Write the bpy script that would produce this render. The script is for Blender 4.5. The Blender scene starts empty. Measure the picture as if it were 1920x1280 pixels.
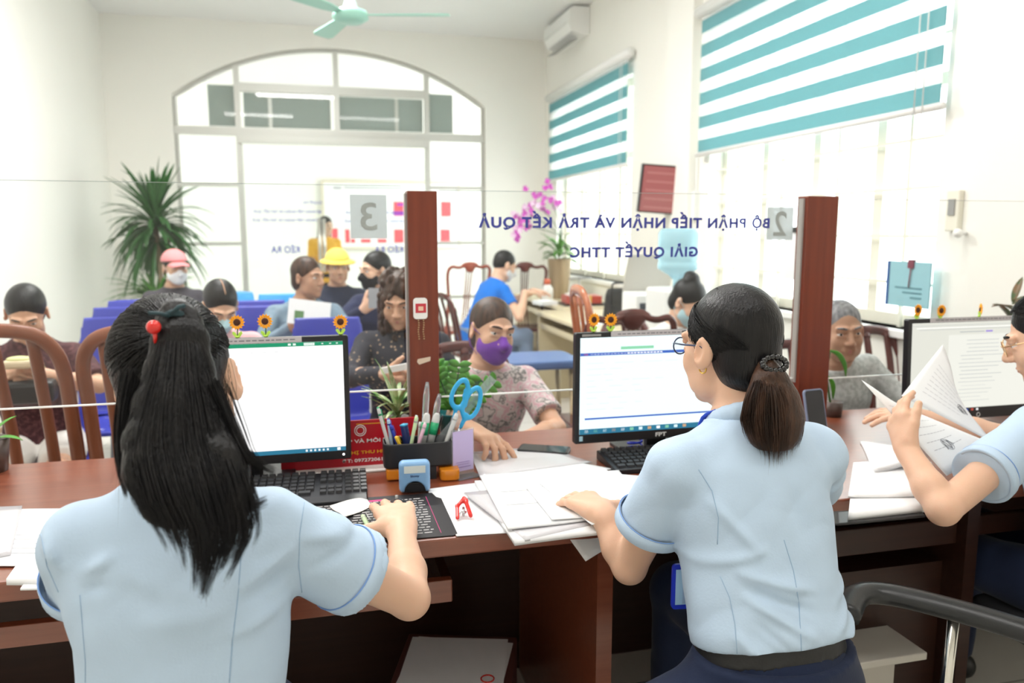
import bpy, bmesh, math, random, time
import numpy as np
from mathutils import Vector, Matrix, Euler
T0 = time.time()
SC = bpy.context.scene
C = SC.collection
random.seed(7)
PI = math.pi
R = math.radians
# ---------------------------------------------------------------- camera
EYE = 1.40
cam_data = bpy.data.cameras.new('camera')
cam = bpy.data.objects.new('camera', cam_data); C.objects.link(cam)
cam.location = (0, 0, EYE)
cam.rotation_euler = (R(90 - 8.05), 0, R(-14.3))
cam_data.sensor_width = 36
cam_data.lens = 1450 * 36 / 1920
cam_data.clip_start = 0.05
cam_data.dof.use_dof = True
cam_data.dof.focus_distance = 1.45
cam_data.dof.aperture_fstop = 3.6
SC.camera = cam
# ---------------------------------------------------------------- view / world
SC.view_settings.view_transform = 'Standard'
SC.view_settings.look = 'None'
SC.view_settings.gamma = 1
SC.view_settings.use_curve_mapping = False
SC.view_settings.exposure = 0.42
world = bpy.data.worlds.new('world'); SC.world = world
world.use_nodes = True
bg = world.node_tree.nodes['Background']
bg.inputs[0].default_value = (0.93, 0.97, 1.0, 1)
bg.inputs[1].default_value = 4.3
SC.cycles.max_bounces = 8
SC.cycles.diffuse_bounces = 5
SC.cycles.transparent_max_bounces = 24
SC.cycles.sample_clamp_indirect = 6.0
XL, XR, YB, YF, ZC = -2.08, 2.76, 9.2, -1.6, 3.65
WIN = [(2.98, 5.12), (6.53, 8.72)]          # the two windows of the right wall (y range)
def area(name, loc, rot, sx, sy, power, col=(1, 1, 1), portal=False):
    l = bpy.data.lights.new(name, 'AREA'); l.shape = 'RECTANGLE'; l.size = sx; l.size_y = sy
    l.energy = power; l.color = col
    if portal: l.cycles.is_portal = True
    o = bpy.data.objects.new(name, l); C.objects.link(o); o.location = loc; o.rotation_euler = rot
    return o
# ---------------------------------------------------------------- materials
MATS = {}
def mat(name, col, rough=0.5, metal=0.0, spec=0.5, emit=None, es=1.0, alpha=None, trans=None, ior=1.45,
        noise=None, bump=None, coat=0.0, sss=0.0, sheen=0.0, stretch=None):
    """noise=(scale, amount) modulates colour; bump=(scale, strength, detail)"""
    if name in MATS: return MATS[name]
    m = bpy.data.materials.new(name); m.use_nodes = True
    nt = m.node_tree; b = nt.nodes['Principled BSDF']
    b.inputs['Base Color'].default_value = (*col, 1)
    b.inputs['Roughness'].default_value = rough
    b.inputs['Metallic'].default_value = metal
    b.inputs['Specular IOR Level'].default_value = spec
    b.inputs['IOR'].default_value = ior
    b.inputs['Coat Weight'].default_value = coat
    b.inputs['Sheen Weight'].default_value = sheen
    if sss:
        b.inputs['Subsurface Weight'].default_value = sss
        b.inputs['Subsurface Radius'].default_value = (0.012, 0.005, 0.003)
        b.inputs['Subsurface Scale'].default_value = 1.0
    if trans: b.inputs['Transmission Weight'].default_value = trans
    if alpha is not None: b.inputs['Alpha'].default_value = alpha
    if emit is not None:
        b.inputs['Emission Color'].default_value = (*emit, 1); b.inputs['Emission Strength'].default_value = es
    if noise or bump:
        tc = nt.nodes.new('ShaderNodeTexCoord'); mp = nt.nodes.new('ShaderNodeMapping')
        nt.links.new(tc.outputs['Object'], mp.inputs[0])
        if stretch: mp.inputs['Scale'].default_value = stretch
    if noise:
        n = nt.nodes.new('ShaderNodeTexNoise'); n.inputs['Scale'].default_value = noise[0]; n.inputs['Detail'].default_value = 5
        nt.links.new(mp.outputs[0], n.inputs['Vector'])
        mx = nt.nodes.new('ShaderNodeMix'); mx.data_type = 'RGBA'
        mx.inputs['A'].default_value = (*[max(0, c * (1 - noise[1])) for c in col], 1)
        mx.inputs['B'].default_value = (*[min(1, c * (1 + noise[1])) for c in col], 1)
        nt.links.new(n.outputs['Fac'], mx.inputs['Factor']); nt.links.new(mx.outputs['Result'], b.inputs['Base Color'])
    if bump:
        n = nt.nodes.new('ShaderNodeTexNoise'); n.inputs['Scale'].default_value = bump[0]
        n.inputs['Detail'].default_value = bump[2] if len(bump) > 2 else 3
        nt.links.new(mp.outputs[0], n.inputs['Vector'])
        bp = nt.nodes.new('ShaderNodeBump'); bp.inputs['Strength'].default_value = bump[1]; bp.inputs['Distance'].default_value = 0.01
        nt.links.new(n.outputs['Fac'], bp.inputs['Height']); nt.links.new(bp.outputs[0], b.inputs['Normal'])
    MATS[name] = m
    return m
def ramp_mat(name, stops, scale, rough=0.7, kind='noise', stretch=(1, 1, 1), detail=2, spec=0.3, extra=None):
    """pattern cloth / wood: a colour ramp over noise, voronoi or waves in object space"""
    if name in MATS: return MATS[name]
    m = bpy.data.materials.new(name); m.use_nodes = True
    nt = m.node_tree; b = nt.nodes['Principled BSDF']
    b.inputs['Roughness'].default_value = rough; b.inputs['Specular IOR Level'].default_value = spec
    tc = nt.nodes.new('ShaderNodeTexCoord'); mp = nt.nodes.new('ShaderNodeMapping')
    nt.links.new(tc.outputs['Object'], mp.inputs[0]); mp.inputs['Scale'].default_value = stretch
    if kind == 'noise':
        n = nt.nodes.new('ShaderNodeTexNoise'); n.inputs['Detail'].default_value = detail; out = 'Fac'
    elif kind == 'voronoi':
        n = nt.nodes.new('ShaderNodeTexVoronoi'); out = 'Distance'
    else:
        n = nt.nodes.new('ShaderNodeTexWave'); n.inputs['Distortion'].default_value = 4; n.inputs['Detail'].default_value = 3; out = 'Fac'
    n.inputs['Scale'].default_value = scale
    nt.links.new(mp.outputs[0], n.inputs['Vector'])
    r = nt.nodes.new('ShaderNodeValToRGB'); el = r.color_ramp.elements
    el[0].position = stops[0][0]; el[0].color = (*stops[0][1], 1)
    el[1].position = stops[-1][0]; el[1].color = (*stops[-1][1], 1)
    for p, c in stops[1:-1]:
        e = el.new(p); e.color = (*c, 1)
    nt.links.new(n.outputs[out], r.inputs[0]); nt.links.new(r.outputs[0], b.inputs['Base Color'])
    MATS[name] = m
    return m
def glass_mat(name, tint=(0.97, 0.99, 0.98), rough=0.02, f0=0.04, haze=0.0):
    m = bpy.data.materials.new(name); m.use_nodes = True
    nt = m.node_tree; nt.nodes.clear()
    o = nt.nodes.new('ShaderNodeOutputMaterial'); t = nt.nodes.new('ShaderNodeBsdfTransparent'); g = nt.nodes.new('ShaderNodeBsdfGlossy')
    t.inputs[0].default_value = (*tint, 1); g.inputs['Roughness'].default_value = rough
    lw = nt.nodes.new('ShaderNodeLayerWeight'); lw.inputs[0].default_value = 0.5
    pw = nt.nodes.new('ShaderNodeMath'); pw.operation = 'POWER'; pw.inputs[1].default_value = 4.0; nt.links.new(lw.outputs['Facing'], pw.inputs[0])
    fr = nt.nodes.new('ShaderNodeMath'); fr.operation = 'MULTIPLY_ADD'; fr.inputs[1].default_value = 0.6; fr.inputs[2].default_value = f0 * 0.5
    nt.links.new(pw.outputs[0], fr.inputs[0])
    mx = nt.nodes.new('ShaderNodeMixShader')
    nt.links.new(fr.outputs[0], mx.inputs[0]); nt.links.new(t.outputs[0], mx.inputs[1]); nt.links.new(g.outputs[0], mx.inputs[2])
    last = mx
    if haze:
        d = nt.nodes.new('ShaderNodeBsdfDiffuse'); d.inputs[0].default_value = (0.95, 0.97, 0.97, 1)
        m2 = nt.nodes.new('ShaderNodeMixShader'); m2.inputs[0].default_value = haze
        nt.links.new(mx.outputs[0], m2.inputs[1]); nt.links.new(d.outputs[0], m2.inputs[2]); last = m2
    nt.links.new(last.outputs[0], o.inputs[0])
    MATS[name] = m
    return m
# ---------------------------------------------------------------- linking helpers
def mesh_obj(name, me, m=None, parent=None):
    o = bpy.data.objects.new(name, me); C.objects.link(o)
    if m is not None:
        for x in (m if isinstance(m, (list, tuple)) else [m]): me.materials.append(x)
    if parent is not None: o.parent = parent
    return o
def tag(o, label=None, cat=None, group=None, kind=None):
    if label: o['label'] = label
    if cat: o['category'] = cat
    if group: o['group'] = group
    if kind: o['kind'] = kind
    return o
def thing(name, label, cat, loc=(0, 0, 0), rz=0, group=None):
    o = bpy.data.objects.new(name, None); C.objects.link(o); o.empty_display_size = 0.05
    o.location = loc; o.rotation_euler = (0, 0, rz)
    return tag(o, label, cat, group)
def copy_tree(o, parent=None):
    c = o.copy(); C.objects.link(c)
    if parent is not None: c.parent = parent
    for ch in list(o.children): copy_tree(ch, c)
    return c
# ---------------------------------------------------------------- polygon builder
class MB:
    def __init__(s): s.v = []; s.f = []; s.m = []; s.sm = []
    def add(s, vs, fs, mi=0, smooth=False, M=None):
        n = len(s.v)
        if M is not None: vs = [M @ Vector(v) for v in vs]
        s.v += [tuple(v) for v in vs]; s.f += [tuple(i + n for i in f) for f in fs]
        s.m += [mi] * len(fs); s.sm += [smooth] * len(fs)
        return s
    def box(s, x0, x1, y0, y1, z0, z1, mi=0, M=None):
        v = [(x, y, z) for z in (z0, z1) for y in (y0, y1) for x in (x0, x1)]
        return s.add(v, [(0, 2, 3, 1), (4, 5, 7, 6), (0, 1, 5, 4), (2, 6, 7, 3), (0, 4, 6, 2), (1, 3, 7, 5)], mi, False, M)
    def tube(s, pts, rad, n=8, mi=0, closed=False, flat=None, M=None, caps=True):
        """sweep a circle (or ellipse: flat=(normal, ratio)) along pts; rad number or list"""
        P = [Vector(p) for p in pts]; k = len(P)
        rs = rad if isinstance(rad, (list, tuple)) else [rad] * k
        vs = []; up = None
        for i, p in enumerate(P):
            if closed: t = (P[(i + 1) % k] - P[i - 1])
            else: t = (P[min(i + 1, k - 1)] - P[max(i - 1, 0)])
            t = t.normalized() if t.length > 1e-9 else Vector((0, 0, 1))
            if flat is not None: up = Vector(flat[0])
            elif up is None: up = Vector((0, 0, 1)) if abs(t.z) < 0.9 else Vector((1, 0, 0))
            a = up - t * up.dot(t)
            a = a.normalized() if a.length > 1e-6 else t.orthogonal().normalized()
            b = t.cross(a); up = a
            q = flat[1] if flat is not None else 1.0
            for j in range(n):
                w = 2 * PI * j / n
                vs.append(p + a * (math.cos(w) * rs[i] * q) + b * (math.sin(w) * rs[i]))
        fs = []
        for i in range(k if closed else k - 1):
            i2 = (i + 1) % k
            for j in range(n):
                fs.append((i * n + j, i * n + (j + 1) % n, i2 * n + (j + 1) % n, i2 * n + j))
        if not closed and caps:
            fs.append(tuple(range(n - 1, -1, -1))); fs.append(tuple((k - 1) * n + j for j in range(n)))
        return s.add(vs, fs, mi, True, M)
    def lathe(s, prof, n=24, mi=0, M=None, c=(0, 0, 0)):
        vs = []; k = len(prof)
        for r, z in prof:
            for j in range(n):
                a = 2 * PI * j / n; vs.append((c[0] + r * math.cos(a), c[1] + r * math.sin(a), c[2] + z))
        fs = []
        for i in range(k - 1):
            for j in range(n): fs.append((i * n + j, i * n + (j + 1) % n, (i + 1) * n + (j + 1) % n, (i + 1) * n + j))
        if prof[0][0] > 1e-5: fs.append(tuple(range(n - 1, -1, -1)))
        if prof[-1][0] > 1e-5: fs.append(tuple((k - 1) * n + j for j in range(n)))
        return s.add(vs, fs, mi, True, M)
    def ball(s, c, r, n=16, k=10, mi=0, M=None):
        r = r if isinstance(r, (tuple, list)) else (r, r, r)
        vs = [(c[0], c[1], c[2] - r[2])]
        for i in range(1, k):
            ph = PI * i / k
            for j in range(n):
                a = 2 * PI * j / n
                vs.append((c[0] + r[0] * math.sin(ph) * math.cos(a), c[1] + r[1] * math.sin(ph) * math.sin(a), c[2] - r[2] * math.cos(ph)))
        vs.append((c[0], c[1], c[2] + r[2])); L = len(vs) - 1
        fs = [(0, 1 + (j + 1) % n, 1 + j) for j in range(n)]
        for i in range(k - 2):
            for j in range(n):
                a = 1 + i * n + j; b = 1 + i * n + (j + 1) % n; fs.append((a, b, b + n, a + n))
        o = 1 + (k - 2) * n
        fs += [(o + j, o + (j + 1) % n, L) for j in range(n)]
        return s.add(vs, fs, mi, True, M)
    def prism(s, pts, z0, z1, mi=0, M=None, smooth=False):
        """extrude a 2D outline (x,y) from z0 to z1"""
        n = len(pts)
        vs = [(x, y, z0) for x, y in pts] + [(x, y, z1) for x, y in pts]
        fs = [tuple(range(n - 1, -1, -1)), tuple(range(n, 2 * n))]
        s.add(vs, fs, mi, False, M)
        return s.add(vs, [(i, (i + 1) % n, (i + 1) % n + n, i + n) for i in range(n)], mi, smooth, M)
    def grid(s, fn, nu, nv, mi=0, thick=0.0, M=None):
        vs = [fn(i / nu, j / nv) for j in range(nv + 1) for i in range(nu + 1)]
        w = nu + 1
        fs = [(j * w + i, j * w + i + 1, (j + 1) * w + i + 1, (j + 1) * w + i) for j in range(nv) for i in range(nu)]
        return s.add(vs, fs, mi, True, M)
    def build(s, name, m=None, parent=None, bevel=0.0, seg=2, solid=0.0, auto=None, label=None):
        me = bpy.data.meshes.new(name); me.from_pydata(s.v, [], s.f)
        me.polygons.foreach_set('material_index', s.m); me.polygons.foreach_set('use_smooth', s.sm)
        bm = bmesh.new(); bm.from_mesh(me)
        bmesh.ops.remove_doubles(bm, verts=bm.verts, dist=1e-6)
        bmesh.ops.recalc_face_normals(bm, faces=bm.faces)
        bm.to_mesh(me); bm.free(); me.update()
        o = mesh_obj(name, me, m, parent)
        if solid:
            q = o.modifiers.new('solid', 'SOLIDIFY'); q.thickness = solid; q.offset = 0
        if bevel:
            q = o.modifiers.new('bevel', 'BEVEL'); q.width = bevel; q.segments = seg; q.limit_method = 'ANGLE'; q.angle_limit = R(40)
        if label: o['label'] = label
        return o
def rrect(w, h, r, n=5):
    pts = []
    for cx, cy, a0 in ((w / 2 - r, h / 2 - r, 0), (-w / 2 + r, h / 2 - r, 90), (-w / 2 + r, -h / 2 + r, 180), (w / 2 - r, -h / 2 + r, 270)):
        for i in range(n + 1):
            a = R(a0 + 90 * i / n); pts.append((cx + r * math.cos(a), cy + r * math.sin(a)))
    return pts
def frame_M(o, x, y, z):
    """matrix from origin and three axes"""
    return Matrix(((x[0], y[0], z[0], o[0]), (x[1], y[1], z[1], o[1]), (x[2], y[2], z[2], o[2]), (0, 0, 0, 1)))
def text(name, body, w, h, M, m, parent=None, ext=0.0006, offset=0.0, align='CENTER', sp=1.0):
    """lettering fitted into w x h, lying in the xy plane of M"""
    cu = bpy.data.curves.new('lettering', 'FONT'); cu.body = body; cu.size = 1; cu.align_x = align; cu.extrude = 0.02
    cu.offset = offset; cu.space_character = sp; cu.resolution_u = 3
    t = bpy.data.objects.new('lettering', cu); C.objects.link(t)
    dg = bpy.context.evaluated_depsgraph_get(); dg.update()
    me = bpy.data.meshes.new_from_object(t.evaluated_get(dg))
    bpy.data.objects.remove(t); bpy.data.curves.remove(cu)
    n = len(me.vertices); co = np.empty(n * 3, np.float32); me.vertices.foreach_get('co', co); co = co.reshape(-1, 3)
    lo, hi = co.min(0), co.max(0)
    sx = w / (hi[0] - lo[0]); sy = h / (hi[1] - lo[1]) if h else sx
    co[:, 0] = (co[:, 0] - (lo[0] + hi[0]) / 2) * sx; co[:, 1] = (co[:, 1] - (lo[1] + hi[1]) / 2) * sy
    co[:, 2] = (co[:, 2] - lo[2]) / max(1e-6, hi[2] - lo[2]) * ext
    A = np.array(M); co = co @ A[:3, :3].T + A[:3, 3]
    me.vertices.foreach_set('co', co.astype(np.float32).ravel()); me.update()
    me.name = name
    return mesh_obj(name, me, m, parent)
# pixel helper used only to take positions off the photograph: a point of the place at depth plane y / height z / side x
_p, _t = R(8.05), R(14.3)
def W(px, py, y=None, z=None, x=None):
    a = (px - 960) / 1450; b = -(py - 640) / 1450
    fw = math.cos(_p) + b * math.sin(_p); rz = -math.sin(_p) + b * math.cos(_p)
    r = (fw * math.sin(_t) + a * math.cos(_t), fw * math.cos(_t) - a * math.sin(_t), rz)
    t = y / r[1] if y is not None else (z - EYE) / r[2] if z is not None else x / r[0]
    return Vector((r[0] * t, r[1] * t, EYE + r[2] * t))
# ================================================================= implicit modelling (smoothly blended volumes -> one surface)
def V3(*a): return np.array(a, np.float32)
class SDF:
    def __init__(s, k=0.02): s.ops = []; s.k = k
    def _o(s, fn, lo, hi, k, mode='add'): s.ops.append((fn, np.array(lo, float), np.array(hi, float), s.k if k is None else k, mode)); return s
    def cap(s, a, b, ra, rb, k=None, flat=None, mode='add', flatends=(0, 0)):
        """round cone a->b. flat=(axis, ratio): squashed along axis"""
        a = np.array(a, float); b = np.array(b, float); d = b - a; L2 = max(1e-9, d @ d); L = math.sqrt(L2)
        def fn(X, Y, Z):
            px, py, pz = X - a[0], Y - a[1], Z - a[2]
            t0 = (px * d[0] + py * d[1] + pz * d[2]) / L2
            t = np.clip(t0, 0, 1)
            qx, qy, qz = px - t * d[0], py - t * d[1], pz - t * d[2]
            if flat is not None:
                n = np.array(flat[0], float); n /= np.linalg.norm(n); q = qx * n[0] + qy * n[1] + qz * n[2]; e = (1 / flat[1] - 1) * q
                qx, qy, qz = qx + e * n[0], qy + e * n[1], qz + e * n[2]
            r = np.sqrt(qx * qx + qy * qy + qz * qz) - (ra + (rb - ra) * t)
            if flat is not None and flat[1] < 1: r = r * (0.5 + 0.5 * flat[1])
            if flatends[0]: r = np.maximum(r, -t0 * L)
            if flatends[1]: r = np.maximum(r, (t0 - 1) * L)
            return r
        m = max(ra, rb) * (max(1, flat[1]) if flat else 1)
        return s._o(fn, np.minimum(a, b) - m, np.maximum(a, b) + m, k, mode)
    def ell(s, c, r, rot=None, k=None, mode='add'):
        c = np.array(c, float); r = np.array(r if isinstance(r, (tuple, list)) else (r, r, r), float)
        Rm = np.array(rot.to_3x3() if rot is not None else Matrix.Identity(3))
        def fn(X, Y, Z):
            px, py, pz = X - c[0], Y - c[1], Z - c[2]
            u = px * Rm[0, 0] + py * Rm[1, 0] + pz * Rm[2, 0]; v = px * Rm[0, 1] + py * Rm[1, 1] + pz * Rm[2, 1]; w = px * Rm[0, 2] + py * Rm[1, 2] + pz * Rm[2, 2]
            k0 = np.sqrt((u / r[0]) ** 2 + (v / r[1]) ** 2 + (w / r[2]) ** 2); k1 = np.sqrt((u / r[0] ** 2) ** 2 + (v / r[1] ** 2) ** 2 + (w / r[2] ** 2) ** 2)
            return np.where(k1 > 1e-6, k0 * (k0 - 1) / np.maximum(k1, 1e-6), -r.min())
        m = r.max()
        return s._o(fn, c - m, c + m, k, mode)
    def loft(s, M, secs, k=None, mode='add', pw=2.0):
        """secs: (t, cx, cy, rx, ry) along local z of matrix M"""
        S = np.array(secs, float); Mi = np.array(M.inverted()); t0, t1 = S[0, 0], S[-1, 0]
        tt = np.linspace(t0, t1, 120)
        def sm(col):
            y = np.interp(tt, S[:, 0], S[:, col]); kk = np.ones(9) / 9
            return np.convolve(np.pad(y, 4, mode='edge'), kk, 'valid')
        cols = [sm(i) for i in range(1, 5)]
        def fn(X, Y, Z):
            X, Y, Z = np.broadcast_arrays(X, Y, Z)
            u = Mi[0, 0] * X + Mi[0, 1] * Y + Mi[0, 2] * Z + Mi[0, 3]; v = Mi[1, 0] * X + Mi[1, 1] * Y + Mi[1, 2] * Z + Mi[1, 3]; w = Mi[2, 0] * X + Mi[2, 1] * Y + Mi[2, 2] * Z + Mi[2, 3]
            cx, cy, rx, ry = [np.interp(w, tt, c) for c in cols]
            a = np.abs(u - cx); b = np.abs(v - cy)
            if pw == 2: k0 = np.sqrt((a / rx) ** 2 + (b / ry) ** 2)
            else: k0 = ((a / rx) ** pw + (b / ry) ** pw) ** (1 / pw)
            k1 = np.sqrt((a / rx ** 2) ** 2 + (b / ry ** 2) ** 2)
            d = np.where(k1 > 1e-5, k0 * (k0 - 1) / np.maximum(k1, 1e-5), -np.minimum(rx, ry))
            return np.maximum(d, np.maximum(t0 - w, w - t1))
        P = []
        for r in secs:
            for sx in (-1, 1):
                for sy in (-1, 1): P.append(np.array(M @ Vector((r[1] + sx * r[3], r[2] + sy * r[4], r[0]))))
        P = np.array(P)
        return s._o(fn, P.min(0), P.max(0), k, mode)
    def half(s, p, n, k=0.004):
        """keep only the side of the plane the normal points away from"""
        n = np.array(n, float); n /= np.linalg.norm(n); p = np.array(p, float)
        s.ops.append((lambda X, Y, Z: (X - p[0]) * n[0] + (Y - p[1]) * n[1] + (Z - p[2]) * n[2], None, None, k, 'half')); return s
    def disp(s, fn, lo=None, hi=None):
        s.ops.append((fn, None if lo is None else np.array(lo, float), None if hi is None else np.array(hi, float), 0, 'disp')); return s
    def mesh(s, name, h, m=None, parent=None, label=None, smooth=0):
        lo = np.min([o[1] for o in s.ops if o[4] == 'add'], 0) - 3 * h; hi = np.max([o[2] for o in s.ops if o[4] == 'add'], 0) + 3 * h
        n = np.ceil((hi - lo) / h).astype(int) + 1
        ax = [(lo[i] + h * np.arange(n[i])).astype(np.float32) for i in range(3)]
        v = np.full(n, 1.0, np.float32)
        for fn, a, b, k, mode in s.ops:
            if a is None: sl = [slice(0, q) for q in n]
            else:
                mg = (k if mode != 'disp' else 0) + 2.5 * h + (0.01 if mode == 'add' else 0)
                i0 = np.clip(np.floor((a - mg - lo) / h).astype(int), 0, n); i1 = np.clip(np.ceil((b + mg - lo) / h).astype(int) + 1, 0, n)
                if (i1 <= i0).any(): continue
                sl = [slice(i0[q], i1[q]) for q in range(3)]
            X = ax[0][sl[0]][:, None, None]; Y = ax[1][sl[1]][None, :, None]; Z = ax[2][sl[2]][None, None, :]
            d = fn(X, Y, Z).astype(np.float32); sub = v[sl[0], sl[1], sl[2]]
            if mode == 'add':
                hh = np.maximum(k - np.abs(sub - d), 0) / max(k, 1e-6); r = np.minimum(sub, d) - hh * hh * k * .25
            elif mode == 'cut':
                d = -d; hh = np.maximum(k - np.abs(sub - d), 0) / max(k, 1e-6); r = np.maximum(sub, d) + hh * hh * k * .25
            elif mode == 'half':
                hh = np.maximum(k - np.abs(sub - d), 0) / max(k, 1e-6); r = np.maximum(sub, d) + hh * hh * k * .25
            else: r = sub + d
            v[sl[0], sl[1], sl[2]] = r
        for q in range(3):
            ix = [slice(None)] * 3; ix[q] = 0; v[tuple(ix)] = 1; ix[q] = -1; v[tuple(ix)] = 1
        ins = v < 0
        c = np.zeros(n - 1, np.int8)
        for dx in (0, 1):
            for dy in (0, 1):
                for dz in (0, 1): c += ins[dx:n[0] - 1 + dx, dy:n[1] - 1 + dy, dz:n[2] - 1 + dz]
        act = np.argwhere((c > 0) & (c < 8)); N = len(act)
        idx = np.full(n - 1, -1, np.int32); idx[act[:, 0], act[:, 1], act[:, 2]] = np.arange(N)
        cor = [(0, 0, 0), (1, 0, 0), (0, 1, 0), (1, 1, 0), (0, 0, 1), (1, 0, 1), (0, 1, 1), (1, 1, 1)]
        val = np.stack([v[act[:, 0] + a, act[:, 1] + b, act[:, 2] + q] for a, b, q in cor], 1)
        P = np.zeros((N, 3)); cnt = np.zeros(N)
        for a, b in ((0, 1), (2, 3), (4, 5), (6, 7), (0, 2), (1, 3), (4, 6), (5, 7), (0, 4), (1, 5), (2, 6), (3, 7)):
            m_ = (val[:, a] < 0) != (val[:, b] < 0)
            t = val[:, a] / np.where(m_, val[:, a] - val[:, b], 1)
            ca, cb = np.array(cor[a], float), np.array(cor[b], float)
            P += np.where(m_[:, None], ca + t[:, None] * (cb - ca), 0); cnt += m_
        P = (act + P / cnt[:, None]) * h + lo
        F = []
        for q in range(3):
            o1, o2 = [(1, 2), (2, 0), (0, 1)][q]
            A = [slice(None)] * 3; B = [slice(None)] * 3; A[q] = slice(0, -1); B[q] = slice(1, None)
            e = np.argwhere(ins[tuple(A)] != ins[tuple(B)])
            fl_ = ins[e[:, 0], e[:, 1], e[:, 2]]
            def cell(d1, d2):
                x = e.copy(); x[:, o1] -= d1; x[:, o2] -= d2; return idx[x[:, 0], x[:, 1], x[:, 2]]
            f = np.stack([cell(1, 1), cell(0, 1), cell(0, 0), cell(1, 0)], 1)
            f[~fl_] = f[~fl_][:, ::-1]; F.append(f)
        F = np.concatenate(F)
        for _ in range(smooth):
            acc = np.zeros_like(P); ct = np.zeros(N)
            for a in range(4):
                i, j = F[:, a], F[:, (a + 1) % 4]
                for q in range(3): acc[:, q] += np.bincount(i, P[j, q], N) + np.bincount(j, P[i, q], N)
                ct += np.bincount(i, minlength=N) + np.bincount(j, minlength=N)
            P = P * .5 + .5 * acc / np.maximum(ct, 1)[:, None]
        me = bpy.data.meshes.new(name)
        me.vertices.add(N); me.vertices.foreach_set('co', P.astype(np.float32).ravel())
        nf = len(F); me.loops.add(nf * 4); me.loops.foreach_set('vertex_index', F.astype(np.int32).ravel())
        me.polygons.add(nf); me.polygons.foreach_set('loop_start', np.arange(nf, dtype=np.int32) * 4)
        me.polygons.foreach_set('use_smooth', np.ones(nf, bool))
        me.update(calc_edges=True)
        o = mesh_obj(name, me, m, parent)
        if label: o['label'] = label
        return o
# ================================================================= THE ROOM
M_wall = mat('cream_plaster', (0.88, 0.865, 0.81), 0.75, noise=(1.2, 0.03), bump=(60, 0.06))
M_ceil = mat('white_ceiling', (0.88, 0.88, 0.87), 0.8, noise=(1.0, 0.02))
M_floor = mat('cream_floor_tile', (0.74, 0.72, 0.66), 0.22, noise=(3, 0.06))
M_white = mat('white_paint', (0.86, 0.86, 0.84), 0.4)
M_alu = mat('silver_grey_frame', (0.62, 0.62, 0.58), 0.35, metal=0.2)
M_glass = glass_mat('window_glass', rough=0.02)
M_pane = glass_mat('counter_glass', tint=(0.965, 0.985, 0.98), rough=0.01, haze=0.022)
def struct(name, mb, m, parent=None, **k):
    o = mb.build(name, m, parent, **k)
    if parent is None: o['kind'] = 'structure'
    return o
# floor with tile joints
fl = MB().box(XL - 0.2, XR + .24, YF - 0.2, YB + .2, -0.1, 0).box(XL - 1.6, 5.6, YB + .2, YB + 3.9, -0.1, 0)
fo = struct('floor', fl, M_floor)
nt = M_floor.node_tree
br = nt.nodes.new('ShaderNodeTexBrick'); br.offset = 0; br.inputs['Scale'].default_value = 1.0
br.inputs['Brick Width'].default_value = 0.6; br.inputs['Row Height'].default_value = 0.6; br.inputs['Mortar Size'].default_value = 0.004
br.inputs['Color1'].default_value = (0.74, 0.72, 0.66, 1); br.inputs['Color2'].default_value = (0.70, 0.68, 0.62, 1); br.inputs['Mortar'].default_value = (0.40, 0.38, 0.34, 1)
tcn = nt.nodes.new('ShaderNodeTexCoord'); nt.links.new(tcn.outputs['Object'], br.inputs['Vector'])
nt.links.new(br.outputs['Color'], nt.nodes['Principled BSDF'].inputs['Base Color'])
struct('ceiling', MB().box(XL - 0.2, XR + .24, YF - 0.2, YB + .2, ZC, ZC + 0.1).box(XL - 1.6, 5.6, YB + .2, YB + 3.9, ZC, ZC + 0.1), M_ceil)
struct('wall_left', MB().box(XL - 0.2, XL, YF, YB + 0.2, 0, ZC), M_wall)
struct('wall_rear', MB().box(XL, XR, YF - 0.2, YF, 0, ZC), M_wall)
# right wall pierced by the two windows
w = MB(); X0, X1 = XR, XR + 0.24; ZS, ZT = 0.93, 2.78
ys = [YF, WIN[0][0], WIN[0][1], WIN[1][0], WIN[1][1], YB + 0.2]
for i in range(0, 5, 2): w.box(X0, X1, ys[i], ys[i + 1], 0, ZC)
for a, b in WIN: w.box(X0, X1, a, b, 0, ZS); w.box(X0, X1, a, b, ZT, ZC)
w.box(XR - 0.07, XR, 5.3, 5.72, 0, ZC)
struct('wall_right', w, M_wall)
# back wall with a wide arched opening
ax0, ax1, sp_l, sp_r = -1.42, 2.02, 2.88, 2.86
acx = (ax0 + ax1) / 2
def arch_z(x):
    q = (x - acx) / ((ax1 - ax0) / 2)
    Rr = ((ax1 - ax0) ** 2 / 4 + 0.56 ** 2) / (2 * 0.56)
    return 2.87 + math.sqrt(max(0, Rr * Rr - (x - acx) ** 2)) - (Rr - 0.56)
w = MB(); w.box(XL, ax0, YB, YB + 0.2, 0, ZC); w.box(ax1, XR, YB, YB + 0.2, 0, ZC)
NA = 32
for i in range(NA):
    xa = ax0 + (ax1 - ax0) * i / NA; xb = ax0 + (ax1 - ax0) * (i + 1) / NA
    za, zb = arch_z(xa), arch_z(xb)
    v = [(xa, YB, za), (xb, YB, zb), (xb, YB, ZC), (xa, YB, ZC), (xa, YB + .2, za), (xb, YB + .2, zb), (xb, YB + .2, ZC), (xa, YB + .2, ZC)]
    w.add(v, [(0, 1, 2, 3), (5, 4, 7, 6), (0, 4, 5, 1)])
struct('wall_back', w, M_wall)
# the hall beyond: far wall, one side wall; the other side is open to daylight
struct('wall_hall', MB().box(XL - 1.4, 5.6, YB + 3.7, YB + 3.9, 0, ZC), M_wall)
struct('wall_hall_side', MB().box(XL - 1.6, XL - 1.4, YB + 0.2, YB + 3.9, 0, ZC), M_wall)
struct('baseboard_left', MB().box(XL, XL + 0.015, YF, YB, 0, 0.1), mat('brown_skirting', (0.30, 0.17, 0.10), 0.4))
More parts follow.
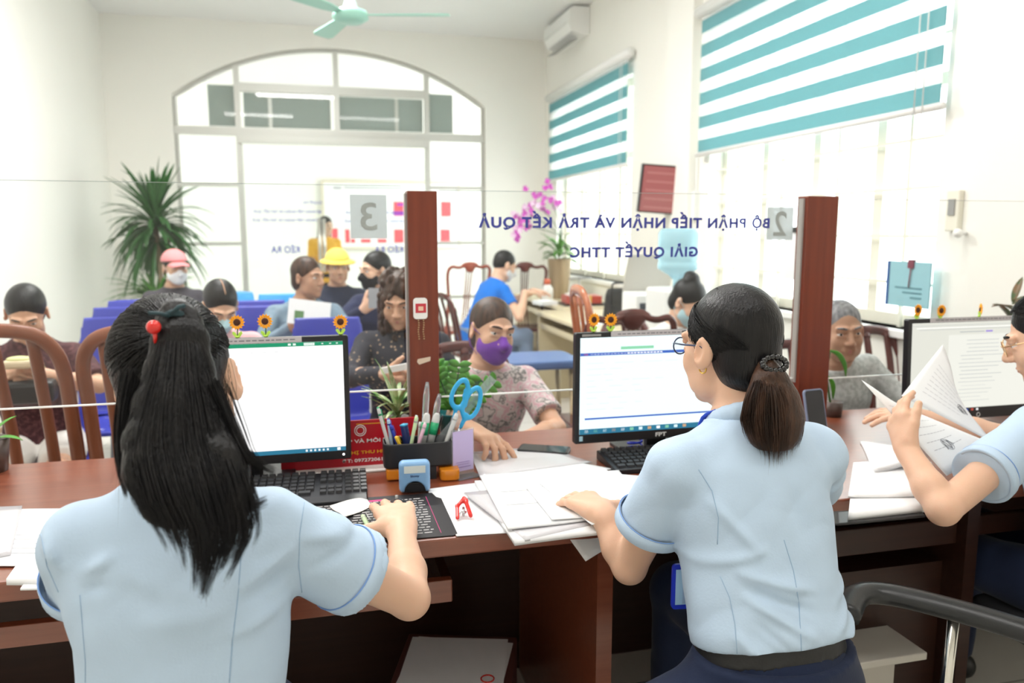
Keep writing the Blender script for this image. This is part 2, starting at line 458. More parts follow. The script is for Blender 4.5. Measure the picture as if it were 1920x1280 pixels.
# glazed screen in the arch: one structure with frame bars, panes, grey transom panels
scr = thing('window_3', None, None); 
scr['kind'] = 'structure'
f = MB(); yb = YB + 0.05; bw = 0.05
def vb(x, z0, z1, w_=bw): f.box(x - w_ / 2, x + w_ / 2, yb, yb + 0.06, z0, z1)
def hb(x0, x1, z, h_=bw): f.box(x0, x1, yb + .003, yb + 0.057, z - h_ / 2, z + h_ / 2)
pts = [(ax0 + 0.02 + (ax1 - ax0 - 0.04) * i / 40, yb + 0.03, arch_z(ax0 + (ax1 - ax0) * i / 40) - 0.02) for i in range(41)]
f.tube([(ax0 + 0.02, yb + 0.03, 0)] + pts + [(ax1 - 0.02, yb + 0.03, 0)], 0.022, 6)
xm = 0.31; xl = W(449, 300, y=YB).x; xr = W(803, 300, y=YB).x
vb(xm, 2.5, arch_z(xm) - 0.02, 0.06); vb(xl, 0, arch_z(xl) - 0.02, 0.06); vb(xr, 0, arch_z(xr) - 0.02, 0.06)
hb(ax0, ax1, 2.5, 0.09); hb(xl, xr, 2.98, 0.09)
f.box(xl, xr, yb - 0.05, yb, 2.37, 2.46)
for z in (1.92, 1.27, 0.62): hb(ax0, xl, z, 0.04); hb(xr, ax1, z, 0.04)
f.build('frame', M_alu, scr)
f = MB(); f.box(ax0 + .02, ax1 - .02, yb + 0.025, yb + 0.031, 2.55, 2.9)
g = MB()
for i in range(NA):
    xa = ax0 + .02 + (ax1 - ax0 - .04) * i / NA; xb = ax0 + .02 + (ax1 - ax0 - .04) * (i + 1) / NA
    za, zb = arch_z(xa) - .02, arch_z(xb) - .02
    g.add([(xa, yb + .028, 2.55), (xb, yb + .028, 2.55), (xb, yb + .028, zb), (xa, yb + .028, za)], [(0, 1, 2, 3)])
g.build('pane', M_glass, scr)
MB().box(ax0 + .02, xl, yb + .026, yb + .03, 0, 2.46).build('pane', M_glass, scr)
MB().box(xr, ax1 - .02, yb + .026, yb + .03, 0, 2.46).build('pane', M_glass, scr)
M_vent = mat('grey_green_shutter', (0.36, 0.41, 0.38), 0.5)
for (pa, pb) in ((388, 440), (455, 620), (637, 795), (806, 852)):
    xa = W(pa, 200, y=YB).x; xb = W(pb, 200, y=YB).x
    z0, z1 = (2.56, 2.93) if pb - pa > 60 else (2.56, 3.0)
    MB().box(xa, xb, yb + 0.07, yb + 0.085, z0, z1).build('transom_panel', M_vent, scr)
    if pb - pa > 60:
        for q in ((0.3,) if pa < 500 else (0.68,)):
            xx = xa + (xb - xa) * q
            MB().box(xx - .02, xx + .02, yb + 0.06, yb + 0.07, z0, z1).build('panel_bar', M_alu, scr)
# glass doors slid open in the middle: pull post with a long handle
dr = thing('door_1', None, None); dr['kind'] = 'structure'
p = W(603, 450, y=YB - 0.1)
MB().box(p.x - .045, p.x + .045, YB - .02, YB + .03, 0.03, 2.4).build('stile', M_glass, dr)
MB().tube([(p.x - .02, YB - .06, 0.95), (p.x - .02, YB - .06, 1.55)], 0.02, 10).build('pull_handle', mat('brushed_steel', (.7, .68, .62), .3, metal=.8), dr)
MB().tube([(p.x + .03, YB - .06, 0.95), (p.x + .03, YB - .06, 1.55)], 0.02, 10).build('pull_handle', MATS['brushed_steel'], dr)
MB().box(xl + .03, p.x - .045, YB, YB + .012, 0.03, 2.4).build('pane', M_glass, dr)
MB().box(p.x + .045, xr - .03, YB, YB + .012, 0.03, 2.4).build('pane', M_glass, dr)
# windows of the right wall: frame, bars, sill
M_bar = mat('cream_window_bars', (0.80, 0.77, 0.66), 0.5)
for i, (a, b) in enumerate(WIN):
    wn = thing('window_%d' % (i + 1), None, None); wn['kind'] = 'structure'
    f = MB(); xc = XR + 0.14
    f.box(xc - .03, xc + .03, a, a + .06, ZS, ZT); f.box(xc - .03, xc + .03, b - .06, b, ZS, ZT)
    f.box(xc - .03, xc + .03, a, b, ZS, ZS + .06); f.box(xc - .03, xc + .03, a, b, ZT - .06, ZT)
    n = 4
    for k in range(1, n):
        y = a + (b - a) * k / n; f.box(xc - .025, xc + .025, y - .035, y + .035, ZS + .01, ZT - .01)
    f.box(xc - .03, xc + .03, a, b, 2.08, 2.14)
    f.build('window_frame', M_bar, wn)
    f = MB(); xb_ = XR + 0.07
    for k in range(1, 8):
        if k % 2: y = a + (b - a) * k / 8; f.box(xb_ - .008, xb_ + .008, y - .01, y + .01, ZS, ZT)
    for z in (1.15, 1.38, 1.61, 1.84, 2.3, 2.55): f.box(xb_ - .007, xb_ + .007, a, b, z - .007, z + .007)
    f.build('window_grille', M_bar, wn)
    MB().box(xc - .003, xc + .003, a + .05, b - .05, ZS + .05, ZT - .05).build('pane', M_glass, wn)
    MB().box(XR - .04, XR + .24, a - .04, b + .04, ZS - .04, ZS).build('window_sill', M_white, wn, bevel=.006)
# zebra blinds
M_teal = mat('teal_blind_cloth', (0.22, 0.47, 0.50), 0.8, noise=(90, 0.06))
def sheer(name, col, a):
    m = bpy.data.materials.new(name); m.use_nodes = True; nt = m.node_tree; nt.nodes.clear()
    o = nt.nodes.new('ShaderNodeOutputMaterial'); t = nt.nodes.new('ShaderNodeBsdfTransparent'); d = nt.nodes.new('ShaderNodeBsdfTranslucent')
    e = nt.nodes.new('ShaderNodeBsdfDiffuse'); d.inputs[0].default_value = (*col, 1); e.inputs[0].default_value = (*col, 1)
    m1 = nt.nodes.new('ShaderNodeMixShader'); m1.inputs[0].default_value = .4; nt.links.new(d.outputs[0], m1.inputs[1]); nt.links.new(e.outputs[0], m1.inputs[2])
    m2 = nt.nodes.new('ShaderNodeMixShader'); m2.inputs[0].default_value = a
    nt.links.new(t.outputs[0], m2.inputs[1]); nt.links.new(m1.outputs[0], m2.inputs[2]); nt.links.new(m2.outputs[0], o.inputs[0])
    MATS[name] = m; return m
M_sheer = sheer('sheer_white_mesh', (.95, .97, .97), .45)
# the teal cloth lets some daylight through
nt = M_teal.node_tree; pb = nt.nodes['Principled BSDF']; tr = nt.nodes.new('ShaderNodeBsdfTranslucent'); tr.inputs[0].default_value = (0.30, 0.60, 0.63, 1)
ms = nt.nodes.new('ShaderNodeMixShader'); ms.inputs[0].default_value = .35
nt.links.new(pb.outputs[0], ms.inputs[1]); nt.links.new(tr.outputs[0], ms.inputs[2]); nt.links.new(ms.outputs[0], nt.nodes['Material Output'].inputs[0])
for i, (a, b, z0, lab) in enumerate(((2.93, 5.2, 1.95, 'large teal and white zebra blind half lowered over the nearer window'),
                                     (6.5, 8.86, 1.99, 'smaller looking teal striped zebra blind over the far window by the back wall'))):
    bl = thing('roller_blind', lab, 'blind', (XR - .06, (a + b) / 2, z0))
    L = (b - a) / 2; zt = 2.93 - z0
    MB().tube([(0, -L - .03, zt), (0, L + .03, zt)], .045, 14).build('head_rail', M_white, bl)
    MB().tube([(0, -L, 0), (0, L, 0)], .018, 10).build('bottom_rail', M_white, bl)
    n = 6 if i == 0 else 5; per = zt / n
    for k in range(n):
        MB().box(-.003, .003, -L + .02, L - .02, k * per + .015, k * per + per * .60).build('teal_band', M_teal, bl)
        MB().box(-.002, .002, -L + .02, L - .02, k * per + per * .60, (k + 1) * per + .015).build('sheer_band', M_sheer, bl)
    MB().tube([(-.02, -L + .10, zt), (-.02, -L + .10, -.05 + .0)], .003, 5).build('cord', M_white, bl)
    MB().tube([(-.02, -L + .15, zt), (-.02, -L + .15, -.02)], .003, 5).build('cord', M_white, bl)
# air conditioner on the right wall
ac = thing('air_conditioner', 'white wall air conditioner high up beside the far blind', 'air conditioner', (XR, 8.1, 3.36))
prof = [(0, .27), (-.17, .27), (-.215, .24), (-.225, .10), (-.19, .03), (-.10, 0), (0, 0)]
b_ = MB(); n = len(prof); v = [(x, -.43, z) for x, z in prof] + [(x, .43, z) for x, z in prof]
b_.add(v, [tuple(range(n)), tuple(range(2 * n - 1, n - 1, -1))] + [(i, (i + 1) % n, (i + 1) % n + n, i + n) for i in range(n)])
b_.build('body', M_white, ac, bevel=.008)
MB().box(-.205, -.11, -.37, .37, .004, .012, M=Matrix.Translation((0, 0, 0.0)) @ Matrix.Rotation(R(-18), 4, 'Y')).build('louvre', mat('grey_louvre', (.35, .35, .34), .5), ac)
MB().box(-.228, -.222, -.38, .38, .118, .122).build('panel_seam', mat('seam_grey', (.6, .6, .58), .6), ac)
# ceiling lights, above and behind the viewpoint and over the waiting room
M_tube = mat('lamp_diffuser', (1, 1, 1), 0.5, emit=(1, .98, .94), es=6)
for i, (x, y, pw) in enumerate([(-.9, .55, 13), (1.0, .55, 10), (-.9, 2.9, 32), (1.1, 2.9, 15)]):
    t = thing('ceiling_light', ['ceiling light fitting over the clerks, left', 'ceiling light fitting over the clerks, right side', 'ceiling light fitting over the customers, left', 'ceiling light fitting over the customers, right side'][i], 'ceiling light', (x, y, ZC), group='ceiling lights')
    MB().box(-.62, .62, -.16, .16, -.06, 0).build('housing', M_white, t, bevel=.01)
    MB().box(-.60, .60, -.14, .14, -.075, -.061).build('diffuser', M_tube, t)
    l = area('lamp', (x, y, ZC - .085), (0, 0, 0), 1.2, .28, pw, (1, .98, .96))
l = area('lamp', (-.2, 5.2, ZC - .085), (0, 0, 0), 1.2, .28, 85, (1, .98, .96))
t = thing('ceiling_light', 'white ceiling light fitting over the waiting seats', 'ceiling light', (-.2, 5.2, ZC), group='ceiling lights')
MB().box(-.62, .62, -.16, .16, -.06, 0).build('housing', M_white, t, bevel=.01)
MB().box(-.60, .60, -.14, .14, -.075, -.061).build('diffuser', M_tube, t)
struct('wall_hall_light_stop', MB().box(5.5, 5.6, YB + .2, YB + 3.7, 0, 1.0).box(5.5, 5.6, YB + .2, YB + 3.7, 2.5, ZC), M_wall)  # unseen wall added to narrow the opening and cut the hall's daylight
# ceiling fan, pale green
M_fan = mat('pale_green_enamel', (0.36, 0.66, 0.55), 0.35)
p = W(657, 28, y=5.0)
fn = thing('ceiling_fan', 'pale green ceiling fan with three blades', 'fan', (p.x, p.y, ZC))
hz = p.z - ZC
MB().tube([(0, 0, 0), (0, 0, hz + .08)], .012, 8).lathe([(0, 0), (.06, -.01), (.05, -.06), (0.02, -.08)]).build('down_rod', M_fan, fn)
MB().lathe([(0, .09), (.03, .085), (.045, .04), (.10, .02), (.11, -.02), (.07, -.045), (0, -.05)], c=(0, 0, hz)).build('motor', M_fan, fn)
for k in range(3):
    a = R(-14 + 120 * k); Mx = Matrix.Translation((0, 0, hz)) @ Matrix.Rotation(a, 4, 'Z') @ Matrix.Rotation(R(9), 4, 'X')
    b_ = MB(); b_.prism([(.09, -.02), (.2, -.045), (.55, -.065), (.6, -.05), (.6, .05), (.55, .065), (.2, .045), (.09, .02)], -.003, .003, M=Mx)
    b_.build('blade', M_fan, fn)
# switches on the right wall
p = W(1795, 395, x=XR)
s_ = thing('wall_switch', 'cream rectangular control box on the right wall by the window', 'switch', (XR, p.y, p.z))
MB().box(-.03, 0, -.035, .035, -.09, .09).build('cover', M_bar, s_, bevel=.006)
MB().box(-.036, -.03, -.018, .018, -.02, .05).build('dial', mat('mid_grey_plastic', (.3, .3, .29), .5), s_)
p = W(1812, 437, x=XR)
h_ = thing('round_knob', 'small round white knob on the right wall below the control box', 'knob', (XR, p.y, p.z))
MB().tube([(0, 0, 0), (-.04, 0, 0)], .008, 10).ball((-.045, 0, 0), .02).build('stem', M_white, h_)
# ================================================================= PEOPLE BUILDER
def skin(name, col):
    m = mat(name, col, 0.48, spec=0.35, noise=(14, 0.05), bump=(300, 0.05), sss=0.25); return m
SK_l = skin('warm_light_skin', (0.70, 0.44, 0.31)); SK_m = skin('tan_skin', (0.60, 0.36, 0.245)); SK_d = skin('brown_tan_skin', (0.47, 0.27, 0.18))
def hairmat(name, dark, light, rough=0.34):
    m = ramp_mat(name, [(0.35, dark), (0.75, light)], 60, rough=rough, stretch=(1, 1, .12), detail=4, spec=.28)
    nt = m.node_tree; b = nt.nodes['Principled BSDF']
    n = nt.nodes.new('ShaderNodeTexNoise'); n.inputs['Scale'].default_value = 240; n.inputs['Detail'].default_value = 3
    nt.links.new([x for x in nt.nodes if x.type == 'MAPPING'][0].outputs[0], n.inputs['Vector'])
    bp = nt.nodes.new('ShaderNodeBump'); bp.inputs['Strength'].default_value = .5; bp.inputs['Distance'].default_value = .004
    nt.links.new(n.outputs['Fac'], bp.inputs['Height']); nt.links.new(bp.outputs[0], b.inputs['Normal'])
    return m
H_black = hairmat('black_hair', (.004, .004, .005), (.013, .012, .012))
H_brown = hairmat('dark_brown_hair', (.022, .011, .007), (.088, .042, .025))
H_grey = hairmat('grey_hair', (.10, .10, .11), (.34, .34, .35), .5)
M_eyew = mat('eye_white', (.75, .72, .70), .25); M_iris = mat('dark_iris', (.02, .012, .008), .15)
M_lip = mat('lip_pink', (.50, .20, .17), .4)
def vec(*a): return Vector(a)
def dirz(yaw, pitch=0):                      # facing vector, yaw left positive, pitch down positive
    return Vector((-math.sin(yaw) * math.cos(pitch), math.cos(yaw) * math.cos(pitch), -math.sin(pitch)))
def head_matrix(c, yaw, pitch, roll=0):      # local +Y is the face, +Z the crown
    return Matrix.Translation(c) @ Matrix.Rotation(yaw, 4, 'Z') @ Matrix.Rotation(-pitch, 4, 'X') @ Matrix.Rotation(roll, 4, 'Y')
def add_hand(S, w, d, pn, side, curl=(.25, .3, .3, .35), bend=(.35, .5, .3), thumb=(.8, .3), sc=1.0, spread=.10, k=.006):
    """w wrist, d pointing, pn palm normal; side 'L'/'R'; curl per finger; thumb=(angle out, curl)"""
    d = Vector(d).normalized(); pn = Vector(pn); pn = (pn - d * pn.dot(d)).normalized()
    lat = pn.cross(d) * (-1 if side == 'R' else 1)     # towards the thumb
    w = Vector(w); L = .082 * sc
    a = w + lat * .012 * sc; b = w - lat * .014 * sc
    S.cap(w - d * .01, w + d * .03 * sc, .024 * sc, .026 * sc, .02, flat=(pn, .72))
    for q, (o, r) in enumerate(((.027, .0125), (.009, .013), (-.009, .0125), (-.026, .0115))):
        S.cap(w + lat * o * .55 * sc + d * .012, w + lat * o * sc + d * (L - abs(q - 1) * .006), .0155 * sc, r * sc, .012)
    tips = []
    for q, (o, ln, r) in enumerate(((.028, .070, .0088), (.0095, .078, .009), (-.009, .072, .0086), (-.0265, .056, .0078))):
        base = w + lat * o * sc + d * (L - abs(q - 1) * .006)
        ang = 0.0; sp = (1.5 - q) * spread; p = base; r0 = r * sc
        for j, fr in enumerate((.46, .30, .24)):
            ang += curl[q] * bend[j] * 2.2
            dd = (d * math.cos(ang) + pn * math.sin(ang)); dd = (dd + lat * sp * (1 if j == 0 else .6)).normalized()
            n_ = p + dd * ln * fr * sc; r1 = r0 * .93
            S.cap(p, n_, r0 * (1.06 if j else 1.12), r1, .004 if j else .008); p = n_; r0 = r1
        tips.append(p)
    t0 = w + lat * .018 * sc + d * .018 * sc
    ta = thumb[0]; td = (d * math.cos(ta) + lat * math.sin(ta) + pn * .25).normalized()
    t1 = t0 + td * .038 * sc; td2 = (td + d * thumb[1] + pn * thumb[1] * .4).normalized(); t2 = t1 + td2 * .030 * sc
    td3 = (td2 + d * thumb[1] * .8 + pn * .15).normalized(); t3 = t2 + td3 * .022 * sc
    S.cap(t0, t1, .0165 * sc, .0125 * sc, .012); S.cap(t1, t2, .0118 * sc, .0105 * sc, .004); S.cap(t2, t3, .0105 * sc, .0088 * sc, .004)
    tips.append(t3); return tips
def ik(a, b, l1, l2, hint):
    a = Vector(a); b = Vector(b); d = b - a; L = min(d.length, (l1 + l2) * .995); u = d.normalized()
    x = (l1 * l1 - l2 * l2 + L * L) / (2 * L); h = math.sqrt(max(0, l1 * l1 - x * x))
    hn = Vector(hint); hn = (hn - u * hn.dot(u)).normalized()
    return a + u * x + hn * h
FOLDN = [0]
def folds(amp=.003, sc=1.0, seed=0, dirn=(0, 0, 1)):
    r = np.random.RandomState(seed + 11); A = r.normal(0, 1, (5, 3)) * np.array([16, 16, 30]) * sc; ph = r.uniform(0, 6, 5); Wt = r.normal(0, 1, (5, 3)) * 8
    def fn(X, Y, Z):
        t = 0
        for i in range(5):
            t = t + np.sin(A[i, 0] * X + A[i, 1] * Y + A[i, 2] * Z + ph[i] + 1.3 * np.sin(Wt[i, 0] * X + Wt[i, 1] * Y + Wt[i, 2] * Z))
        t = t / 5
        return -amp * (np.abs(t) * 2.2 - .6)
    return fn
SHIRT = [(-.10, 0, 0, .168, .112), (0, 0, 0, .160, .108), (.11, 0, .004, .138, .098), (.22, 0, .008, .148, .108), (.31, 0, .010, .160, .118), (.39, 0, .0, .165, .098), (.44, 0, -.006, .130, .074), (.485, 0, -.008, .066, .056), (.50, 0, -.008, .058, .052)]
def crease_fn(cr, lc):
    L_ = []
    for (x0, y0, x1, y1, Y, amp, w) in cr:
        a = W(x0, y0, y=Y) - lc; b = W(x1, y1, y=Y) - lc; L_.append((a.x, a.z, b.x - a.x, b.z - a.z, amp, w))
    def fn(X, Y, Z):
        t = 0
        for ax, az, dx, dz, amp, w in L_:
            q = np.clip(((X - ax) * dx + (Z - az) * dz) / (dx * dx + dz * dz), 0, 1); ux, uz = X - ax - q * dx, Z - az - q * dz
            t = t - 1.7 * amp * np.exp(-(ux * ux + uz * uz) / (w * w)) * np.sin(np.pi * (.15 + .7 * q)) + 0 * Y
        return t
    return fn
def add_head(S, Mh, f=1.0, masc=0):
    """skull, face, ears blended into the body surface"""
    Rm = Mh.to_3x3().to_4x4(); sc = Mh.to_scale()[0]
    def P(*a): return Mh @ Vector(a)
    def E(c, r, k=.015, mode='add', rot=None): S.ell(P(*c), tuple(q * sc for q in r), Rm if rot is None else Rm @ rot, k, mode)
    E((0, -.012, .030), (.073, .092, .086)); E((0, .028, -.025), (.060, .066, .082), .02); E((0, .040, -.070), (.043 + .005 * masc, .044, .040), .03)
    E((0, .074, -.098), (.018 + .004 * masc, .018, .016), .02)
    for x in (-1, 1):
        E((x * .036, .060, -.028), (.024, .022, .026), .02)
        E((x * .046, .030, -.070), (.014, .03, .022), .02)
        E((x * .032, .101, .005), (.018, .0115, .010), .010, 'cut')
        S.cap(P(x * .014, .090, .027), P(x * .046, .077, .026), .009 * sc, .007 * sc, .012)
        S.cap(P(x * .019, .0885, .0148), P(x * .044, .0795, .0142), .0062 * sc, .0054 * sc, .003)
        S.cap(P(x * .020, .0875, -.0022), P(x * .042, .0795, -.0014), .0058 * sc, .0052 * sc, .004)
        E((x * .0135, .100, -.031), (.0085, .010, .0075), .006)
        ro = Matrix.Rotation(x * R(-22), 4, 'Z') @ Matrix.Rotation(R(10), 4, 'X')
        E((x * .0785, -.006, -.006), (.0085, .020, .033), .006, 'add', ro)
        E((x * .087, .001, -.002), (.006, .011, .019), .004, 'cut', ro)
    S.cap(P(0, .090, .016), P(0, .112, -.026), .0075 * sc, .0115 * sc, .010)
    S.cap(P(-.018, .089, -.057), P(.018, .089, -.057), .007 * sc, .007 * sc, .010)
    S.cap(P(-.014, .087, -.066), P(.014, .087, -.066), .007 * sc, .007 * sc, .006)
    S.cap(P(-.020, .101, -.0612), P(.020, .101, -.0612), .0035 * sc, .0035 * sc, .003, mode='cut')
def add_face_parts(Mh, par, brow=None, gaze=(0, 0), lips=True, eyes=True):
    if not eyes: return
    for x in (-1, 1):
        c = Mh @ Vector((x * .031, .0762, .0062))
        e = MB().ball(tuple(c), .0125, 16, 12).build('eyeball', M_eyew, par)
        d = (Mh.to_3x3() @ Vector((x * .12 + gaze[0], 1, gaze[1]))).normalized()
        MB().ball(tuple(c + d * .0060), .0074, 12, 8).build('iris', M_iris, e)
    if brow:
        for x in (-1, 1):
            pts = [Mh @ Vector(p) for p in ((x * .013, .0985, .028), (x * .026, .0960, .0315), (x * .040, .0875, .0315), (x * .050, .0770, .0275))]
            MB().tube(pts, [.0020, .0034, .0030, .0012], 6, flat=(Mh.to_3x3() @ Vector((0, 0, 1)), 1.3)).build('eyebrow', brow, par)
    if lips:
        L = SDF(.003)
        def P(*a): return Mh @ Vector(a)
        L.cap(P(-.020, .0905, -.0605), P(0, .0960, -.0575), .0016, .0034); L.cap(P(.020, .0905, -.0605), P(0, .0960, -.0575), .0016, .0034)
        L.cap(P(-.018, .0900, -.0632), P(0, .0945, -.0660), .0016, .0038); L.cap(P(.018, .0900, -.0632), P(0, .0945, -.0660), .0016, .0038)
        L.mesh('lips', .0018, M_lip, par)
def add_mask(Mh, m, par, h=.004, band=True):
    S = SDF(.02); Rm = Mh.to_3x3().to_4x4()
    def P(*a): return Mh @ Vector(a)
    S.ell(P(0, .034, -.052), (.069, .072, .060), Rm); S.cap(P(0, .098, -.006), P(0, .116, -.034), .012, .019, .02); S.ell(P(0, .07, -.085), (.035, .032, .030), Rm)
    n = Mh.to_3x3() @ Vector((0, -1, 0)); S.half(P(0, .020, 0), n); S.half(P(0, .10, .003), Mh.to_3x3() @ Vector((0, -.16, 1)))
    S.half(P(0, .05, -.118), Mh.to_3x3() @ Vector((0, -.3, -1)))
    S.disp(folds(.0012, 2.2, 3))
    o = S.mesh('face_mask', h, m, par)
    if band:
        for x in (-1, 1):
            for z0, z1 in ((-.012, .022), (-.085, -.035)):
                pts = [P(x * .064, .035, z0), P(x * .080, .005, (z0 + z1) / 2), P(x * .083, -.012, z1)]
                MB().tube(pts, .0014, 5).build('ear_loop', m, o)
    return o
def hair_sdf(Mh, style, S=None):
    S = S or SDF(.012); Rm = Mh.to_3x3().to_4x4()
    def P(*a): return Mh @ Vector(a)
    def E(c, r, k=.015, mode='add'): S.ell(P(*c), r, Rm, k, mode)
    if style in ('short', 'grey_short'):
        E((0, -.014, .037), (.079, .097, .089)); E((0, -.055, -.015), (.062, .05, .055), .02)
        E((0, .105, -.050), (.085, .085, .112), .012, 'cut'); E((0, .02, -.075), (.10, .075, .075), .012, 'cut')
    elif style == 'crop':
        E((0, -.017, .034), (.0765, .0945, .087)); E((0, -.052, -.01), (.060, .048, .05), .02)
        E((0, .112, -.050), (.080, .085, .113), .010, 'cut'); E((0, .02, -.085), (.10, .08, .075), .012, 'cut')
    else:
        E((0, -.018, .036), (.0785, .0955, .090)); E((0, -.045, -.030), (.066, .060, .065), .02)
        E((0, .116, -.050), (.068, .091, .110), .018, 'cut')
        for x in (-1, 1): E((x * .088, .004, -.026), (.026, .042, .042), .01, 'cut')
        if style == 'bun':
            E((0, -.055, .115), (.045, .045, .036), .012); E((.035, -.05, .10), (.022, .024, .022), .01); E((-.035, -.05, .10), (.022, .024, .022), .01)
        elif style == 'low_bun': E((0, -.125, -.02), (.035, .03, .035), .012)
        elif style == 'long':
            for x in (-1, 1): S.cap(P(x * .065, -.03, .0), P(x * .075, -.02, -.17), .032, .030, .03)
            S.cap(P(0, -.07, 0), P(0, -.075, -.17), .055, .05, .03)
        elif style == 'curly':
            rr = random.Random(4)
            for i in range(170):
                a = rr.uniform(0, 2 * PI); z = rr.uniform(-.15, .125); q = math.sqrt(max(.05, 1 - (max(0, z - .03) / .105) ** 2)) if z > .03 else 1.0
                q *= 1.0 + .10 * max(0, -z / .15)
                E((math.sin(a) * .086 * q, -.020 + math.cos(a) * .098 * q, z), (.016, .016, .020), .008)
            E((0, .135, -.045), (.060, .098, .125), .008, 'cut')
    return S
def person(label, loc, rz=0, seat=.45, lean=8, head=(0, 5, 0), hips=None, shirt=None, sleeve=.55, sk=None, lower='trousers', low_m=None,
           arms=None, hair='back', hair_m=None, hmesh=.009, ph=.011, face=True, brow=True, hands=True, knee_w=.12, shoe_m=None, bulk=1.0,
           collar=None, group=None, stand=False, sh_name='shirt', masc=0, lips=True, body_sc=1.0, legs=True, gaze=(0, 0), fold=.003, knee_fwd=.42, side_lean=0, at=None,
           sleeve_r=(.052, .053), cuff=None, tuck=None, leg_yaw=0, shoulder=(.158, -.002, .405), twist=0, nofeet=False, neck_r=.054, thigh=None, knees=None, secs_=None, creases=None):
    if at is not None:
        q = Matrix.Rotation(rz, 4, 'Z') @ Matrix.Rotation(R(side_lean), 4, 'Y') @ Matrix.Rotation(-R(lean), 4, 'X')
        fw0 = dirz(rz + R(head[0])); h0 = q @ Vector((0, -.004, .505)) + fw0 * (.030 + .05 * math.sin(R(head[1]))) + Vector((0, 0, .118 - .03 * abs(math.sin(R(head[1])))))
        loc = (at[0] - h0.x, at[1] - h0.y)
        if not stand: seat = at[2] - h0.z - .085
    root = thing('person', label, 'person', (loc[0], loc[1], 0), 0, group)
    sk = sk or SK_l; hair_m = hair_m or H_black
    Rz = Matrix.Rotation(rz, 4, 'Z'); hipz = (seat + .085) if not stand else .86
    if not stand: hipz = max(hipz, .45); seat = hipz - .085
    Mt = Matrix.Translation((0, 0, hipz)) @ Rz @ Matrix.Rotation(R(side_lean), 4, 'Y') @ Matrix.Rotation(-R(lean), 4, 'X') @ Matrix.Diagonal((bulk, bulk, 1, 1))
    P = lambda *a: Mt @ Vector(a)
    lc = Vector((loc[0], loc[1], 0))
    B = SDF(.03)
    secs = [(t, cx, cy, rx * .93, ry * .90) for t, cx, cy, rx, ry in SHIRT]
    B.loft(Mt, secs)
    hc = P(0, .028, .500) + Vector((0, 0, 0)); hy, hp, hr = [R(q) for q in head]
    nb = P(0, -.006, .46)
    fw = dirz(rz + hy); hc = P(0, -.004, .505) + fw * (.030 + .05 * math.sin(hp)) + Vector((0, 0, .118 - .03 * abs(math.sin(hp))))
    Mh = head_matrix(hc, rz + hy, hp, hr)
    B.cap(nb, Mh @ Vector((0, -.022, -.045)), .054, .050, .03)
    add_head(B, Mh, masc=masc)
    C_ = SDF(.02); C_.loft(Mt, [(t, cx, cy, rx + .006, ry + .008) for t, cx, cy, rx, ry in (secs_ or SHIRT) if t < .495])
    out = dict(root=root, Mh=Mh, Mt=Mt, loc=lc, rz=rz, seat=seat); late = []
    for i, sd in enumerate(('L', 'R')):
        sx = -1 if sd == 'L' else 1
        sh = P(sx * shoulder[0], shoulder[1], shoulder[2])
        B.cap(P(sx * .10, 0, .41), sh, .05, .046); C_.cap(P(sx * .09, 0, .415), sh, .054, .052)
        a = (arms or {}).get(sd)
        if a is None:
            wr = P(sx * .10, 0, 0) + (Rz @ Vector((sx * -.03, .27, .07))); a = dict(w=wr + lc, d=Rz @ Vector((-sx * .5, .9, -.1)), n=(0, 0, -1), curl=(.3, .3, .35, .4))
        wr = Vector(a['w']) - lc; hint = a.get('hint') or (Rz @ Vector((sx * .6, -.5, -.8)))
        el = ik(sh, wr, .275, .245, hint) if 'e' not in a else Vector(a['e']) - lc
        B.cap(sh, el, .044, .034, .02); B.cap(el, el.lerp(wr, .35), .034, .036, .012); B.cap(el.lerp(wr, .35), wr, .036, .024, .012)
        tips = add_hand(B, wr, a['d'], a['n'], sd, a.get('curl', (.3, .3, .3, .35)), thumb=a.get('thumb', (.8, .3)), sc=a.get('sc', 1.0))
        out['wrist' + sd] = wr; out['elbow' + sd] = el; out['tips' + sd] = tips
        if sleeve:
            if sleeve <= 1:
                e2 = sh.lerp(el, sleeve); C_.cap(sh, e2, sleeve_r[0], sleeve_r[1], .02, flatends=(0, 1))
                ax = (el - sh).normalized(); late.append((e2, ax))
            else:
                C_.cap(sh, el, .054, .045, .02); C_.cap(el, wr, .045, .034, .015, flatends=(0, 1))
    # legs
    Rl = Rz @ Matrix.Rotation(leg_yaw, 4, 'Z'); fwv = Rl @ Vector((0, 1, 0)); rt = Rl @ Vector((1, 0, 0)); L_ = SDF(.03); hz = hipz - .03
    L_.loft(Matrix.Translation((0, 0, hipz - .02)) @ Rz, [(-.10, 0, -.02, .15, .10), (0, 0, 0, .172, .12), (.08, 0, 0, .158, .108)])
    for sx in (-1, 1):
        hp_ = rt * (sx * .088) + Vector((0, 0, hz))
        if stand: kn = hp_ + Vector((0, 0, -.40)) + fwv * .02; an = kn + Vector((0, 0, -.38)) - fwv * .02
        else: kn = rt * (sx * knee_w) + fwv * knee_fwd + Vector((0, 0, seat + .055)); an = rt * (sx * knee_w) + fwv * (knee_fwd + .02) + Vector((0, 0, .085))
        if knees: kn = Vector(knees['L' if sx < 0 else 'R']) - lc; an = kn + Vector((0, .02, -.40)); an.z = .085
        B.cap(hp_, kn, .070, .050, .03); B.cap(kn, an, .048, .034, .02)
        B.cap(an + fwv * -.02 + Vector((0, 0, -.03)), an + fwv * .13 + Vector((0, 0, -.055)), .034, .026, .02)
